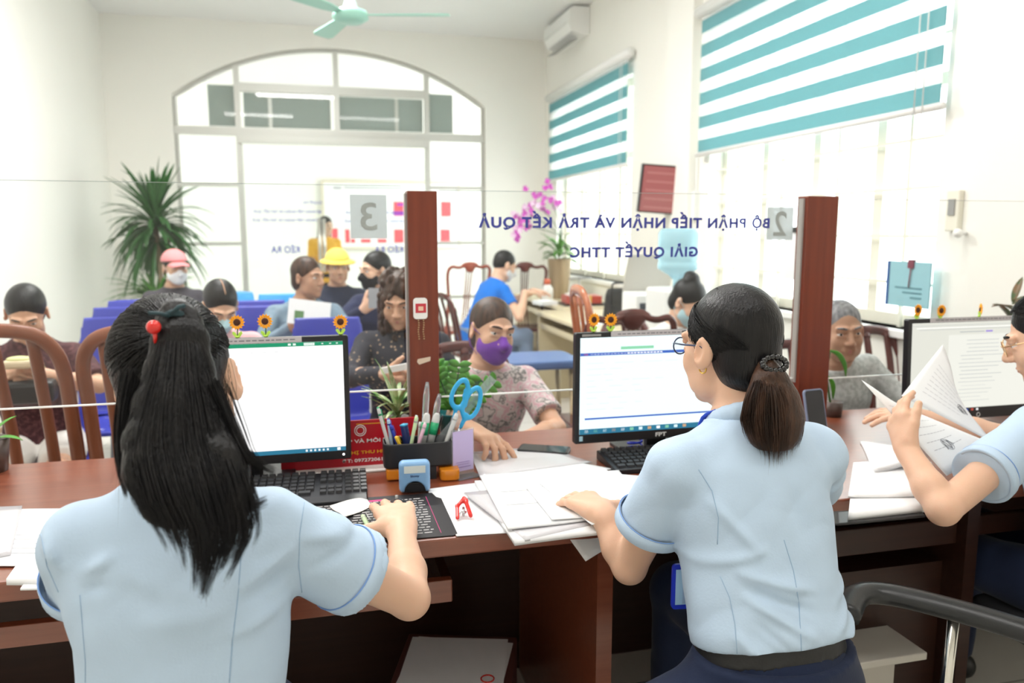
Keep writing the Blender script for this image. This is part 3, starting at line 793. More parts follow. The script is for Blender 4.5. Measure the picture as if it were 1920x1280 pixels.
        if lower == 'trousers': L_.cap(hp_, kn, .088, .066); L_.cap(kn, an + Vector((0, 0, .0)), .064, .052, .02, flatends=(0, 1))
        elif lower == 'shorts': L_.cap(hp_, hp_.lerp(kn, .80), .094, .084, flatends=(0, 1))
        elif lower == 'skirt': L_.cap(hp_, kn, .100, .088)
        sh_ = SDF(.02); sh_.cap(an + fwv * -.03 + Vector((0, 0, -.035)), an + fwv * .14 + Vector((0, 0, -.053)), .042, .032); sh_.half((0, 0, .001), (0, 0, -1))
        sh_.mesh('shoe', .012, shoe_m or mat('black_shoe', (.02, .02, .02), .4), root)
    if lower != 'skirt' or True: L_.disp(folds(.003, .8, 5)); L_.mesh({'trousers': 'trousers', 'shorts': 'shorts', 'skirt': 'skirt'}[lower], ph * 1.3, low_m, root)
    B.mesh('body', ph * .62 if hands else ph, sk, root)
    if collar:
        C_.cap(P(-.05, .01, .472), P(0, -.055, .492), .014, .014, .006); C_.cap(P(.05, .01, .472), P(0, -.055, .492), .014, .014, .006)
        C_.cap(P(-.05, .01, .472), P(-.015, .085, .42), .013, .009, .006); C_.cap(P(.05, .01, .472), P(.015, .085, .42), .013, .009, .006)
    C_.disp(folds(fold, .75, int(abs(loc[0] * 100)) % 50)); C_.disp(folds(fold * .4, 1.9, 7))
    if creases: C_.disp(crease_fn(creases, lc)); C_.half(P(0, 0, -.045 if tuck is None else tuck), -(Mt.to_3x3() @ Vector((0, 0, 1))))
    out['shirt'] = C_.mesh(sh_name, ph * .8, shirt, root)
    if hair:
        hs = hair_sdf(Mh, hair); out['hair'] = hs.mesh('hair', hmesh * .7, hair_m, root)
    if face: add_face_parts(Mh, root, hair_m if brow else None, lips=lips, gaze=gaze)
    return out
# ================================================================= THE PEOPLE
def cloth(name, col, rough=.8, bump=(220, .06), noise=(30, .03), **k): return mat(name, col, rough, spec=.2, bump=bump, noise=noise, sheen=.1, **k)
M_blue = cloth('pale_blue_uniform_cloth', (.47, .60, .75), .7)
M_blue_d = cloth('blue_uniform_facing', (.20, .36, .72), .7)
M_seam = mat('blue_seam_thread', (.33, .47, .64), .8)
M_navy = cloth('navy_trouser_cloth', (.010, .017, .045), .75)
M_black = mat('black_plastic', (.012, .012, .014), .35)
SHIRT_W = SHIRT
from mathutils.bvhtree import BVHTree
def bvh_of(o):
    me = o.data; n = len(me.vertices); co = np.empty(n * 3, np.float32); me.vertices.foreach_get('co', co)
    M = o.parent.matrix_world if o.parent else Matrix.Identity(4)
    off = Vector(o.parent.location) if o.parent else Vector((0, 0, 0))
    vs = [Vector(c) + off for c in co.reshape(-1, 3)]
    return BVHTree.FromPolygons(vs, [tuple(p.vertices) for p in me.polygons]), off
def seam(bv, px, par, m, r=.0009, name='seam', n=6):
    """a stitched line lying on the cloth along the photographed course"""
    tree, off = bv; pts = []
    for a, b in zip(px[:-1], px[1:]):
        for i in range(n): pts.append((a[0] + (b[0] - a[0]) * i / n, a[1] + (b[1] - a[1]) * i / n))
    pts.append(px[-1]); out = []
    o = Vector((0, 0, EYE))
    for p in pts:
        d = (W(p[0], p[1], y=1.0) - o).normalized(); h = tree.ray_cast(o, d, 4)
        if h[0] is not None: out.append(h[0] - off - d * r * .2)
    runs = []; cur = []
    for q in out:
        if cur and (q - cur[-1]).length > .05: runs.append(cur); cur = []
        cur.append(q)
    runs.append(cur); runs = [c for c in runs if len(c) > 2]
    if runs:
        b = MB()
        for c in runs: b.tube([tuple(p) for p in c], r, 4)
        b.build(name, m, par)
def spline(pts, n):
    P = [Vector(p) for p in pts]; P = [P[0] * 2 - P[1]] + P + [P[-1] * 2 - P[-2]]; out = []; k = len(P) - 3
    for i in range(n + 1):
        u = k * i / n; j = min(int(u), k - 1); t = u - j; a, b, c, d = P[j:j + 4]
        out.append(.5 * ((2 * b) + (c - a) * t + (2 * a - 5 * b + 4 * c - d) * t * t + (3 * b - a - 3 * c + d) * t ** 3))
    return out
def strands(name, curves, r, m, par, sides=3):
    """many fine tapering hairs in one mesh"""
    b_v = []; b_f = []
    for c in curves:
        k = len(c); n0 = len(b_v); a = Vector((0, 1, 0))
        for i, p in enumerate(c):
            t = (c[min(i + 1, k - 1)] - c[max(i - 1, 0)]).normalized(); x = (a - t * a.dot(t)); x = x.normalized() if x.length > .05 else t.orthogonal().normalized(); y = t.cross(x)
            q = r * (1 if i < k * .6 else max(.12, (k - 1 - i) / (k * .4)))
            for j in range(sides):
                w = 2 * PI * j / sides; b_v.append(p + x * math.cos(w) * q + y * math.sin(w) * q)
        for i in range(k - 1):
            for j in range(sides): b_f.append((n0 + i * sides + j, n0 + i * sides + (j + 1) % sides, n0 + (i + 1) * sides + (j + 1) % sides, n0 + (i + 1) * sides + j))
    me = bpy.data.meshes.new(name); me.from_pydata([tuple(v) for v in b_v], [], b_f)
    me.polygons.foreach_set('use_smooth', [True] * len(b_f)); me.update()
    return mesh_obj(name, me, m, par)
def scalp(Mh, tie, off, n, rnd, lift=.002, gather=.012):
    """combed hairs from the hairline all round the head to the tie"""
    cur = []; ce = Vector((0, -.016, .036)); rr = Vector((.0785, .098, .091)); tl = Mh.inverted() @ tie
    def proj(v, l):
        d = v - ce; q = math.sqrt((d.x / rr.x) ** 2 + (d.y / rr.y) ** 2 + (d.z / rr.z) ** 2); return ce + d * ((1 + l / .09) / max(q, 1e-4))
    for i in range(n):
        a = rnd.uniform(-PI, PI)                # 0 = forehead, pi = nape
        s_, c_ = math.sin(a), math.cos(a)
        z = .045 + .055 * max(0, c_) if abs(a) < .9 else float(np.interp(abs(a), [.9, 2.1, 2.6, 3.2], [.050, .040, -.05, -.078]))
        start = Vector((s_ * .080, -.012 + c_ * .092, z + rnd.uniform(-.01, .01)))
        st = rnd.uniform(0, .55) ** 1.2; pts = []; l = lift + rnd.uniform(-.0015, .0012)
        g = Vector((rnd.gauss(0, 1), rnd.gauss(0, 1), rnd.gauss(0, 1))) * gather * .5
        wv = rnd.uniform(-.004, .004)
        for k in range(13):
            t = st + (1 - st) * k / 12; v = start.lerp(tl + g, t) + Vector((0, 0, wv * math.sin(t * PI)))
            v = proj(v, l); 
            if t > .86: v = v.lerp(tl + g, (t - .86) / .14 * .8)
            pts.append(Mh @ v)
        cur.append(pts)
    return cur
def tail(rows, off, n, rnd, ends, jitter=.004, layer=.03, dense=1.0):
    """rows: (px_y, centre, half width, depth Y); ends(u) -> last row py"""
    ys = [r[0] for r in rows]; cur = []
    locks = []
    for i in range(54):
        u = -1 + 2 * (i + .5) / 54 + rnd.gauss(0, .02); locks.append((u, ends(u, rnd), rnd.gauss(0, .10)))
    for i in range(n):
        lu, le, ld = rnd.choice(locks); w_ = rnd.random()
        u0 = max(-1, min(1, lu + rnd.gauss(0, .09))); e = le + rnd.gauss(0, 9); pts = []; k = 15
        for j in range(k):
            py = ys[0] + (e - ys[0]) * j / (k - 1)
            c = np.interp(py, ys, [r[1] for r in rows]); h = np.interp(py, ys, [r[2] for r in rows]); Y = np.interp(py, ys, [r[3] for r in rows])
            q = (j / (k - 1)) ** 2; u = u0; uu = u0 + (lu + ld - u0) * q * .85
            bulge = math.sqrt(max(0, 1 - u * u)) * layer * min(1, j / 4)
            p = W(c + uu * h, py, y=Y - bulge * (1 - w_ * .9)); pts.append(p - off)
        sp_ = spline(pts, 18); a, b, ph_ = rnd.uniform(-1, 1) * jitter, rnd.uniform(-1, 1) * jitter, rnd.uniform(0, 6)
        cur.append([p + Vector((a * math.sin(3.5 * t / 18 + ph_) * t / 18, b * .5 * math.sin(4 * t / 18 + ph_) * t / 18, 0)) for t, p in enumerate(sp_)])
    return cur
def cuff_part(o, root, sh, el, f, r, m, m2, wd=.026):
    ax = (el - sh).normalized(); e = sh.lerp(el, f); x = ax.orthogonal().normalized(); y = ax.cross(x)
    b = MB(); n = 40; rings = [(-wd, r + .0005), (-wd + .002, r + .0035), (-.001, r + .0042), (.001, r + .002), (.001, r - .004), (-wd * .8, r - .005)]
    vs = []; 
    for t, q in rings:
        for j in range(n):
            w = 2 * PI * j / n; vs.append(tuple(e + ax * t + (x * math.cos(w) + y * math.sin(w)) * (q + .0012 * math.sin(3 * w + 1))))
    fs = [(i * n + j, i * n + (j + 1) % n, (i + 1) * n + (j + 1) % n, (i + 1) * n + j) for i in range(len(rings) - 1) for j in range(n)]
    b.add(vs, fs, 0, True); o = b.build('sleeve_cuff', m, root)
    MB().tube([tuple(e - ax * (wd + .0005) + (x * math.cos(w) + y * math.sin(w)) * (r + .0022)) for w in [2 * PI * j / 40 for j in range(40)]], .0011, 5, closed=True).build('cuff_stitch', M_blue_d, o)
    return o
# ---- clerk 1, left, from behind
rnd = random.Random(3)
hd = W(330, 668, y=1.19)
E1 = W(768, 1122, y=1.27); W1 = W(752, 992, z=.805)
c1 = person('woman clerk with long black ponytail and pale blue shirt, hand on the mouse', (0, 0), at=(hd.x, hd.y, 1.185), rz=R(-3), lean=7, head=(-3, 2, -6), shirt=M_blue, sleeve=.56, low_m=M_navy,
            arms={'R': dict(w=W1, e=E1, d=(-.04, .97, .10), n=(.1, .05, -1), curl=(.16, .18, .22, .26), thumb=(1.0, .15), sc=1.14),
                  'L': dict(w=(-.27, 1.47, .80), e=(-.335, 1.25, .83), d=(.3, .9, -.12), n=(0, 0, -1))},
            hair='back', ph=.0056, hmesh=.006, sleeve_r=(.058, .067), bulk=.93, fold=.0055, shoulder=(.136, 0, .40), knees={'L': (-.27, 1.42, .50), 'R': (-.12, 1.42, .50)}, brow=True,
            creases=[(450, 1135, 540, 1085, 1.0, .006, .010), (455, 1165, 545, 1125, 1.0, -.004, .010), (118, 1125, 180, 1085, 1.0, .006, .009), (125, 1160, 175, 1140, 1.0, -.004, .008), (575, 1000, 650, 1012, 1.12, .005, .010), (590, 1060, 660, 1035, 1.12, -.004, .010), (440, 1220, 530, 1190, 1.0, .005, .012), (200, 1110, 330, 1140, 1.0, .003, .016), (250, 1200, 420, 1175, 1.0, .003, .016), (80, 1020, 105, 1060, 1.1, .006, .010), (470, 1010, 560, 960, 1.0, .003, .016)])
off = c1['loc']; r_ = c1['root']
tie = W(330, 598, y=1.055) - off
strands('combed_hair', scalp(c1['Mh'], tie, off, 1500, rnd), .0006, H_black, c1['hair'])
rows = [(588, 332, 14, 1.055), (606, 335, 32, 1.045), (640, 337, 47, 1.032), (700, 336, 62, 1.02), (760, 336, 84, 1.0), (830, 338, 104, .975), (880, 350, 114, .955), (940, 368, 112, .935), (1000, 390, 96, .925), (1050, 388, 70, .92), (1110, 378, 46, .915)]
def ends1(u, r):
    return max(900, min(1112, 1085 - 75 * abs(u) ** 1.6 + r.gauss(0, 26) - (30 if u < -.4 else 0)))
S = SDF(.02); 
for a, b in zip(rows[:-4], rows[1:-3]):
    for q in (-.5, 0, .5):
        pa = W(a[1] + q * a[2], a[0], y=a[3] + .002) - off; pb_ = W(b[1] + q * b[2], b[0], y=b[3] + .002) - off
        ra = a[2] * .00028; rb = b[2] * .00028
        S.cap(pa, pb_, max(.010, ra), max(.008, rb), flat=((0, 1, 0), .45))
pt = S.mesh('ponytail', .005, H_black, r_)
strands('strand_layer', tail(rows, off, 2600, rnd, ends1), .00065, H_black, pt)
fly = []
for i in range(70):
    u = rnd.choice((-1, 1)); py0 = rnd.uniform(640, 800); x0 = 326 + u * rnd.uniform(80, 104)
    pts = [W(x0, py0, y=1.10) - off, W(x0 + u * rnd.uniform(-4, 18), py0 + rnd.uniform(40, 90), y=1.08) - off, W(x0 + u * rnd.uniform(-25, 20), py0 + rnd.uniform(110, 200), y=1.05) - off]
    fly.append((u, spline(pts, 12)))
for sd in (-1, 1): strands('stray_hair', [c for u, c in fly if u == sd], .00022, H_black, pt)
for base, nn in ((((402, 720, .99), (438, 800, .97), (468, 858, .95), (515, 886, .945)), 90), (((425, 860, .96), (450, 925, .94), (472, 946, .93), (500, 938, .93)), 50), (((245, 700, 1.02), (228, 790, 1.0), (226, 870, .98), (236, 925, .96)), 110)):
    cs = []
    for i in range(nn):
        jx, jy = rnd.gauss(0, 9), rnd.gauss(0, 6); q = [W(x + jx * (1 - .75 * k / 3), y + jy, y=Y + rnd.uniform(-.004, .006)) - off for k, (x, y, Y) in enumerate(base)]; cs.append(spline(q, 14))
    strands('loose_lock', cs, .0006, H_black, pt)
M_red = mat('glossy_red', (.70, .02, .015), .15, coat=.6)
b = MB().tube([tuple(tie + Vector((-.016 + .034 * i / 8, -.006 - .012 * math.sin(PI * i / 8), .010 * math.sin(PI * i / 8)))) for i in range(9)], .0045, 8)
ht = b.build('hair_tie', mat('dark_teal_elastic', (.02, .05, .06), .7), r_)
p0 = W(315, 590, y=1.04) - off
b = MB(); b.tube([tuple(W(318, 592, y=1.035) - off), tuple(W(300, 588, y=1.03) - off), tuple(W(280, 587, y=1.035) - off)], .0028, 6).tube([tuple(W(322, 588, y=1.035) - off), tuple(W(335, 575, y=1.035) - off), tuple(W(346, 573, y=1.04) - off)], .0028, 6)
b.tube([tuple(W(279, 583, y=1.034) - off), tuple(W(281, 592, y=1.034) - off)], .0015, 5)
b.build('ribbon_bow', MATS['dark_teal_elastic'], ht)
pc = W(288, 613, y=1.022) - off
MB().ball(tuple(pc), .0088, 18, 12).tube([tuple(pc + Vector((.001, 0, -.006))), tuple(pc + Vector((.0, .004, -.020)))], [.003, .002], 6).build('cherry_bead', M_red, ht)
bv = bvh_of(c1['shirt'])
seam(bv, [(150, 1115), (155, 1180), (160, 1240), (160, 1279)], r_, M_seam)
seam(bv, [(452, 1040), (446, 1120), (436, 1200), (430, 1279)], r_, M_seam)
seam(bv, [(572, 930), (562, 1000), (560, 1060), (566, 1110)], r_, M_seam)
seam(bv, [(95, 940), (75, 990), (88, 1060), (110, 1110)], r_, M_seam)
Mt = c1['Mt']; shR = Mt @ Vector((.136, 0, .40)); shL = Mt @ Vector((-.136, 0, .40))
cuff_part(None, r_, shR, c1['elbowR'], .56, .067, M_blue, M_blue_d); cuff_part(None, r_, shL, c1['elbowL'], .56, .067, M_blue, M_blue_d)
# ---- clerk 2, centre right
hd = W(1368, 662, y=1.36)
E2 = W(1180, 1062, y=1.40); W2 = W(1128, 962, z=.805)
c2 = person('woman clerk with glasses and low brown ponytail, pale blue shirt tucked in navy trousers', (0, 0), at=(hd.x, hd.y, 1.175), rz=R(2), lean=17, head=(15, 6, 0), shirt=M_blue, secs_=[(.05, 0, -.002, .146, .106), (.085, 0, -.004, .154, .118), (.13, 0, .0, .150, .112), (.22, 0, .006, .152, .112), (.31, 0, .010, .160, .118), (.39, 0, .0, .165, .098), (.44, 0, -.006, .130, .074), (.485, 0, -.008, .066, .056)], sleeve=.58, low_m=M_navy,
            arms={'L': dict(w=W2, e=E2, d=(-.20, .93, .04), n=(0.05, -.05, -1), curl=(.26, .28, .30, .34), thumb=(1.05, .1), sc=1.1),
                  'R': dict(w=(.98, 1.68, .82), e=(1.09, 1.50, .80), d=(-.3, .9, -.12), n=(0, 0, -1))},
            hair='back', ph=.0056, hmesh=.006, sleeve_r=(.060, .068), bulk=.98,
            creases=[(1340, 1035, 1450, 1052, 1.25, .006, .009), (1345, 1058, 1440, 1085, 1.25, -.005, .008), (1345, 1075, 1430, 1118, 1.25, .006, .009), (1350, 1110, 1400, 1150, 1.25, -.004, .008), (1335, 1150, 1395, 1215, 1.22, .006, .010), (1360, 1140, 1430, 1195, 1.22, -.004, .009), (1500, 1190, 1590, 1130, 1.2, .006, .010), (1505, 1225, 1585, 1175, 1.2, -.004, .009), (1515, 1090, 1600, 1060, 1.22, .004, .012), (1505, 1145, 1595, 1095, 1.2, .003, .010), (1270, 900, 1320, 960, 1.35, .005, .010), (1240, 1000, 1330, 960, 1.35, .004, .010), (1560, 930, 1606, 900, 1.3, .004, .010), (1420, 880, 1440, 960, 1.28, -.004, .02)], fold=.0055, shoulder=(.154, 0, .40), tuck=.072, knees={'L': (.46, 1.17, .50), 'R': (.84, 1.64, .53)}, brow=True)
off = c2['loc']; r_ = c2['root']
tie = W(1438, 688, y=1.262) - off
strands('combed_hair', scalp(c2['Mh'], tie, off, 1800, rnd), .0006, H_black, c2['hair'])
rows = [(690, 1438, 16, 1.258), (715, 1444, 34, 1.245), (750, 1448, 52, 1.235), (785, 1450, 60, 1.228), (815, 1452, 54, 1.225), (850, 1455, 38, 1.225)]
S = SDF(.02)
for a, b in zip(rows[:-2], rows[1:-1]):
    for q in (-.4, 0, .4):
        S.cap(W(a[1] + q * a[2], a[0], y=a[3] - .004) - off, W(b[1] + q * b[2], b[0], y=b[3] - .004) - off, max(.012, a[2] * .0005), max(.012, b[2] * .0005), flat=((0, 1, 0), .8))
pt = S.mesh('ponytail', .0045, H_brown, r_)
strands('strand_layer', tail(rows, off, 1500, rnd, lambda u, r: 850 - 30 * u * u + r.gauss(0, 9), layer=.04), .0006, H_brown, pt)
b = MB()
for i in range(15):
    a = 2 * PI * i / 15; b.ball(tuple(tie + Vector((math.cos(a) * .024, -.024 + .006 * math.sin(a), .010 + math.sin(a) * .012))), .0062, 10, 8)
b.build('beaded_hair_tie', mat('glossy_black_bead', (.006, .006, .007), .1, coat=.5), r_)
bv = bvh_of(c2['shirt'])
seam(bv, [(1470, 1012), (1488, 1070), (1498, 1130), (1502, 1200), (1503, 1240)], r_, M_seam)
seam(bv, [(1350, 1080), (1368, 1120), (1378, 1170), (1382, 1225)], r_, M_seam)
seam(bv, [(1310, 880), (1335, 920), (1347, 970), (1345, 1020)], r_, M_seam)
Mt = c2['Mt']; shL = Mt @ Vector((-.154, 0, .40))
cuff_part(None, r_, shL, c2['elbowL'], .58, .068, M_blue, M_blue_d)
Mh = c2['Mh']
def glasses(Mh, par, m, lens=True, round_=False):
    g = MB()
    for x in (-1, 1):
        w_, h_ = (.024, .017) if not round_ else (.023, .021)
        pts = [Mh @ Vector((x * .032 + w_ * math.cos(a) , .112 - abs(x * .032 + w_ * math.cos(a)) * .22, .003 + h_ * math.sin(a))) for a in [2 * PI * i / 20 for i in range(20)]]
        g.tube(pts, .0016, 6, closed=True)
        g.tube([Mh @ Vector((x * .055, .100, .010)), Mh @ Vector((x * .080, .05, .010)), Mh @ Vector((x * .080, .0, .008)), Mh @ Vector((x * .077, -.02, -.008))], .0018, 6)
    g.tube([Mh @ Vector((-.010, .111, .007)), Mh @ Vector((0, .114, .010)), Mh @ Vector((.010, .111, .007))], .0015, 6)
    o = g.build('glasses', m, par)
    l = MB()
    for x in (-1, 1):
        l.add([tuple(Mh @ Vector((x * .032 + w_ * math.cos(a), .112 - abs(x * .032 + w_ * math.cos(a)) * .22, .003 + h_ * math.sin(a)))) for a in [2 * PI * i / 20 for i in range(20)]], [tuple(range(20))])
    l.build('lens', M_glass, o)
glasses(Mh, r_, mat('dark_blue_frame', (.015, .03, .09), .3))
ec = Mh @ Vector((-.078, -.001, -.036))
MB().tube([tuple(ec + (Mh.to_3x3() @ Vector((.001, .009 * math.cos(a), .009 * math.sin(a))))) for a in [2 * PI * i / 16 for i in range(16)]], .0016, 6, closed=True).build('earring', mat('gold', (.80, .50, .12), .25, metal=1), r_)
# collar, belt, lanyard and badge
cl = SDF(.008); P = lambda *a: Mt @ Vector(a)
ring = [P(.058 * math.sin(a), -.010 - .056 * math.cos(a), .492 - .020 * (1 - math.cos(a)) / 2 + .004) for a in [2 * PI * i / 16 for i in range(17)]]
for a, b in zip(ring[:-1], ring[1:]): cl.cap(a, b, .014, .014, flat=((0, 0, 1), 1.3))
cl.mesh('collar', .005, M_blue, r_)
ln = [P(-.060, -.015, .502), P(-.068, .030, .490), P(-.062, .075, .44), P(-.05, .115, .36), P(-.045, .125, .26), P(-.045, .128, .20)]
MB().tube(spline(ln, 16), .007, 6, flat=((0, 1, .3), .25)).build('lanyard', mat('bright_blue_ribbon', (.03, .09, .60), .6), r_)
bp = W(1288, 1098, y=1.30)
bd = thing('id_badge', 'blue framed identity badge hanging beside the clerk\'s waist', 'badge', tuple(bp), R(-8))
M_bb = mat('cobalt_plastic', (.01, .03, .50), .3)
MB().prism(rrect(.062, .092, .008), -.003, .003, M=Matrix.Rotation(R(90), 4, 'X')).build('holder', M_bb, bd)
MB().box(-.024, .024, -.0045, -.0032, -.036, .036).build('card', mat('card_light_blue', (.35, .55, .75), .5), bd)
MB().box(-.010, .016, -.0052, -.0046, -.034, .010).build('photo', mat('photo_backdrop', (.30, .42, .60), .5), bd)
pf = MB(); Mx = Matrix.Rotation(R(90), 4, 'X'); pf.prism([(-.007 + .003, -.033), (.015, -.033), (.012, -.018), (.006, -.015), (.0, -.018)], .0053, .0056, M=Mx); pf.build('portrait', mat('white_cloth', (.8, .8, .8), .8), bd)
pf = MB(); pf.ball((.004, -.0055, -.009), (.0045, .0006, .006), 10, 8).build('portrait', SK_m, bd); pf = MB(); pf.ball((.004, -.0056, -.004), (.005, .0006, .004), 10, 8).build('portrait', H_black, bd)
MB().ball((.0, -.005, .022), (.005, .0006, .005), 10, 6).build('emblem', M_red, bd)
MB().tube([(0, 0, .046), (0, .03, .16), (.0, .06, .24)], .003, 6, flat=((0, 1, 0), .3)).build('strap', MATS['bright_blue_ribbon'], bd)
M_belt = mat('black_leather', (.012, .012, .013), .45, bump=(90, .1))
bt = SDF(.01); bt.loft(Mt, [(.040, 0, .002, .154, .110), (.082, 0, .002, .150, .106)]); bt.mesh('belt', .006, M_belt, r_)
tw = SDF(.02); tw.loft(Mt, [(-.06, 0, 0, .170, .122), (.01, 0, 0, .160, .115), (.060, 0, .002, .150, .106)]); tw.disp(folds(.002, .8, 3)); tw.mesh('waistband', .007, M_navy, r_)
# ---- clerk 3, at the right edge
E3 = W(1768, 955, y=1.36); W3 = W(1700, 842, y=1.50)
hd = W(1966, 690, y=1.58)
c3 = person('woman clerk at the right edge in pale blue shirt with gold glasses, holding up papers', (0, 0), at=(hd.x, hd.y, 1.13), rz=R(12), lean=14, head=(26, 22, 0), shirt=M_blue, sleeve=.62, low_m=M_navy,
            arms={'L': dict(w=W3, e=E3, d=(.10, .55, .75), n=(.9, .1, .1), curl=(.35, .5, .5, .5), thumb=(.5, .3)),
                  'R': dict(w=(1.71, 1.86, .86), e=(1.86, 1.70, .83), d=(-.8, .3, .1), n=(0, .2, -1), curl=(.3, .3, .3, .3))},
            hair='back', ph=.0065, hmesh=.007, sleeve_r=(.058, .066), fold=.003, shoulder=(.158, 0, .40), brow=True)
glasses(c3['Mh'], c3['root'], mat('gold_wire', (.75, .50, .28), .3, metal=.9), round_=True)
Mt = c3['Mt']; cuff_part(None, c3['root'], Mt @ Vector((-.158, 0, .40)), c3['elbowL'], .62, .066, M_blue, M_blue_d)
strands('combed_hair', scalp(c3['Mh'], c3['Mh'] @ Vector((0, -.12, .0)), None, 900, rnd), .0006, H_black, c3['hair'])
b = MB().ball(tuple(c3['Mh'] @ Vector((0, -.135, 0))), .035).build('hair_bun', H_black, c3['root'])
# ---- people across the counter
def at(px, py, y, dz=0): p = W(px, py, y=y); return (p.x, p.y, p.z + dz)
def flower_cloth(name, base, c2, c3, sc, lo=.42, detail=2.5):
    return ramp_mat(name, [(lo - .04, base), (lo + .02, c2), (.52, base), (.56, c3), (.62, base)], sc, .85, detail=detail)
M_pink_fl = flower_cloth('pink_grey_floral_cloth', (.66, .60, .58), (.62, .36, .42), (.16, .15, .15), 24)
M_dark_fl = ramp_mat('dark_floral_cloth', [(.16, (.42, .30, .20)), (.24, (.03, .03, .04)), (.9, (.025, .025, .035))], 42, .85, kind='voronoi')
M_purple = cloth('purple_mask_cloth', (.17, .045, .36), .7)
c4 = person('seated woman customer with purple face mask and pink grey floral blouse, pointing at papers', (0, 0), at=at(922, 640, 2.80), rz=PI, lean=22, head=(14, 6, -8), shirt=M_pink_fl, sleeve=.75,
            low_m=cloth('charcoal_cloth', (.03, .03, .035)), sk=SK_m, hair='back', hair_m=H_brown, ph=.0085, hmesh=.007, lips=False, fold=.004, sleeve_r=(.055, .060),
            arms={'R': dict(w=W(966, 858, z=.785) + Vector((-.11, .145, .055)), hint=(-.9, .3, -.5), d=(.60, -.74, -.20), n=(-.1, -.2, -1), curl=(.25, .5, .58, .65), thumb=(.6, .4), sc=1.15),
                  'L': dict(w=(W(985, 822, y=2.46)), hint=(.9, .3, -.4), d=(-.9, -.2, -.05), n=(0, 0, -1), curl=(.4, .45, .5, .5))})
add_mask(c4['Mh'], M_purple, c4['root'])
c5 = person('elderly grey haired man customer in pale checked shirt leaning towards the glass', (0, 0), at=at(1575, 650, 2.62), rz=PI + R(-2), lean=24, side_lean=14, head=(-14, 6, 4), shirt=ramp_mat('pale_grey_checked_cloth', [(.4, (.42, .44, .43)), (.6, (.56, .58, .57))], 60, .85),
            sleeve=2, low_m=cloth('grey_trouser_cloth', (.08, .08, .09)), sk=SK_d, hair='crop', hair_m=H_grey, ph=.0085, hmesh=.007, masc=1, collar=1, fold=.004,
            arms={'R': dict(w=W(1600, 800, y=2.36) + Vector((0, 0, .03)), hint=(-.9, .3, -.5), d=(.9, -.1, .05), n=(0, -.1, -1), curl=(.35, .4, .45, .45)),
                  'L': dict(w=W(1700, 780, y=2.37), hint=(.9, .4, -.4), d=(-.95, -.15, .0), n=(0, -.3, -1), curl=(.5, .55, .6, .65), thumb=(.4, .4))})
M_bmask = cloth('light_blue_mask', (.45, .66, .72)); M_wmask = cloth('white_mask', (.75, .76, .78)); M_kmask = cloth('black_mask', (.015, .015, .018))
c6 = person('woman with hair bun, blue mask and white top with dark red strap, head bowed', (0, 0), at=at(1290, 566, 3.75), rz=PI + R(20), lean=18, head=(10, 34, 0), shirt=cloth('white_knit', (.74, .72, .70)), sleeve=.9,
            low_m=cloth('charcoal_cloth', (.03, .03, .035)), hair='bun', ph=.011, hmesh=.010)
add_mask(c6['Mh'], M_bmask, c6['root'], .006)
Mt = c6['Mt']; MB().tube([tuple(Mt @ Vector(p)) for p in ((.10, -.02, .46), (.085, .075, .42), (.03, .125, .32), (-.04, .13, .2), (-.11, .11, .1))], .006, 6).build('bag_strap', mat('dark_red_leather', (.16, .02, .03), .5), c6['root'])
c7 = person('man in bright blue shirt and white mask writing at the far cream table', (0, 0), at=at(946, 497, 6.2), rz=R(-75), lean=28, head=(-5, 25, 0), shirt=cloth('bright_blue_polo_cloth', (.01, .16, .60)), sleeve=.55,
            low_m=cloth('pale_blue_jean_cloth', (.25, .33, .48)), hair='crop', ph=.011, hmesh=.010, collar=0, masc=1,
            arms={'R': dict(w=W(985, 548, y=6.0), hint=(0, -.6, -.8), d=(.95, .1, -.1), n=(0, 0, -1)), 'L': dict(w=W(1000, 545, y=6.25), hint=(0, .6, -.8), d=(.95, -.1, -.1), n=(0, 0, -1))})
add_mask(c7['Mh'], M_wmask, c7['root'], .006)
c8 = person('seated woman in maroon patterned top and white shorts by the left wall, looking down', (0, 0), at=at(50, 590, 3.75), rz=PI + R(8), lean=8, head=(2, 32, 0), shirt=ramp_mat('maroon_patterned_cloth', [(.45, (.055, .018, .022)), (.7, (.15, .06, .065))], 60, .8, detail=5),
            sleeve=.85, lower='shorts', low_m=cloth('white_shorts_cloth', (.72, .70, .66)), sk=SK_m, hair='back', ph=.010, hmesh=.009, fold=.004, sleeve_r=(.056, .06),
            arms={'R': dict(w=W(15, 692, y=3.48), hint=(-.8, .2, -.6), d=(.75, -.5, .1), n=(.3, .5, -.5)), 'L': dict(w=W(78, 702, y=3.48), hint=(.9, .2, -.5), d=(-.8, -.4, .1), n=(-.3, .5, -.5))})
c9 = person('man in pink cap, white mask and dark grey tee shirt seated by the palm', (0, 0), at=at(328, 502, 6.0), rz=PI + R(18), lean=4, head=(10, 4, 0), shirt=cloth('dark_grey_tee_cloth', (.06, .055, .065)), sleeve=.6,
            low_m=cloth('charcoal_cloth', (.03, .03, .035)), sk=SK_m, hair='crop', ph=.012, hmesh=.010, masc=1)
add_mask(c9['Mh'], M_wmask, c9['root'], .006)
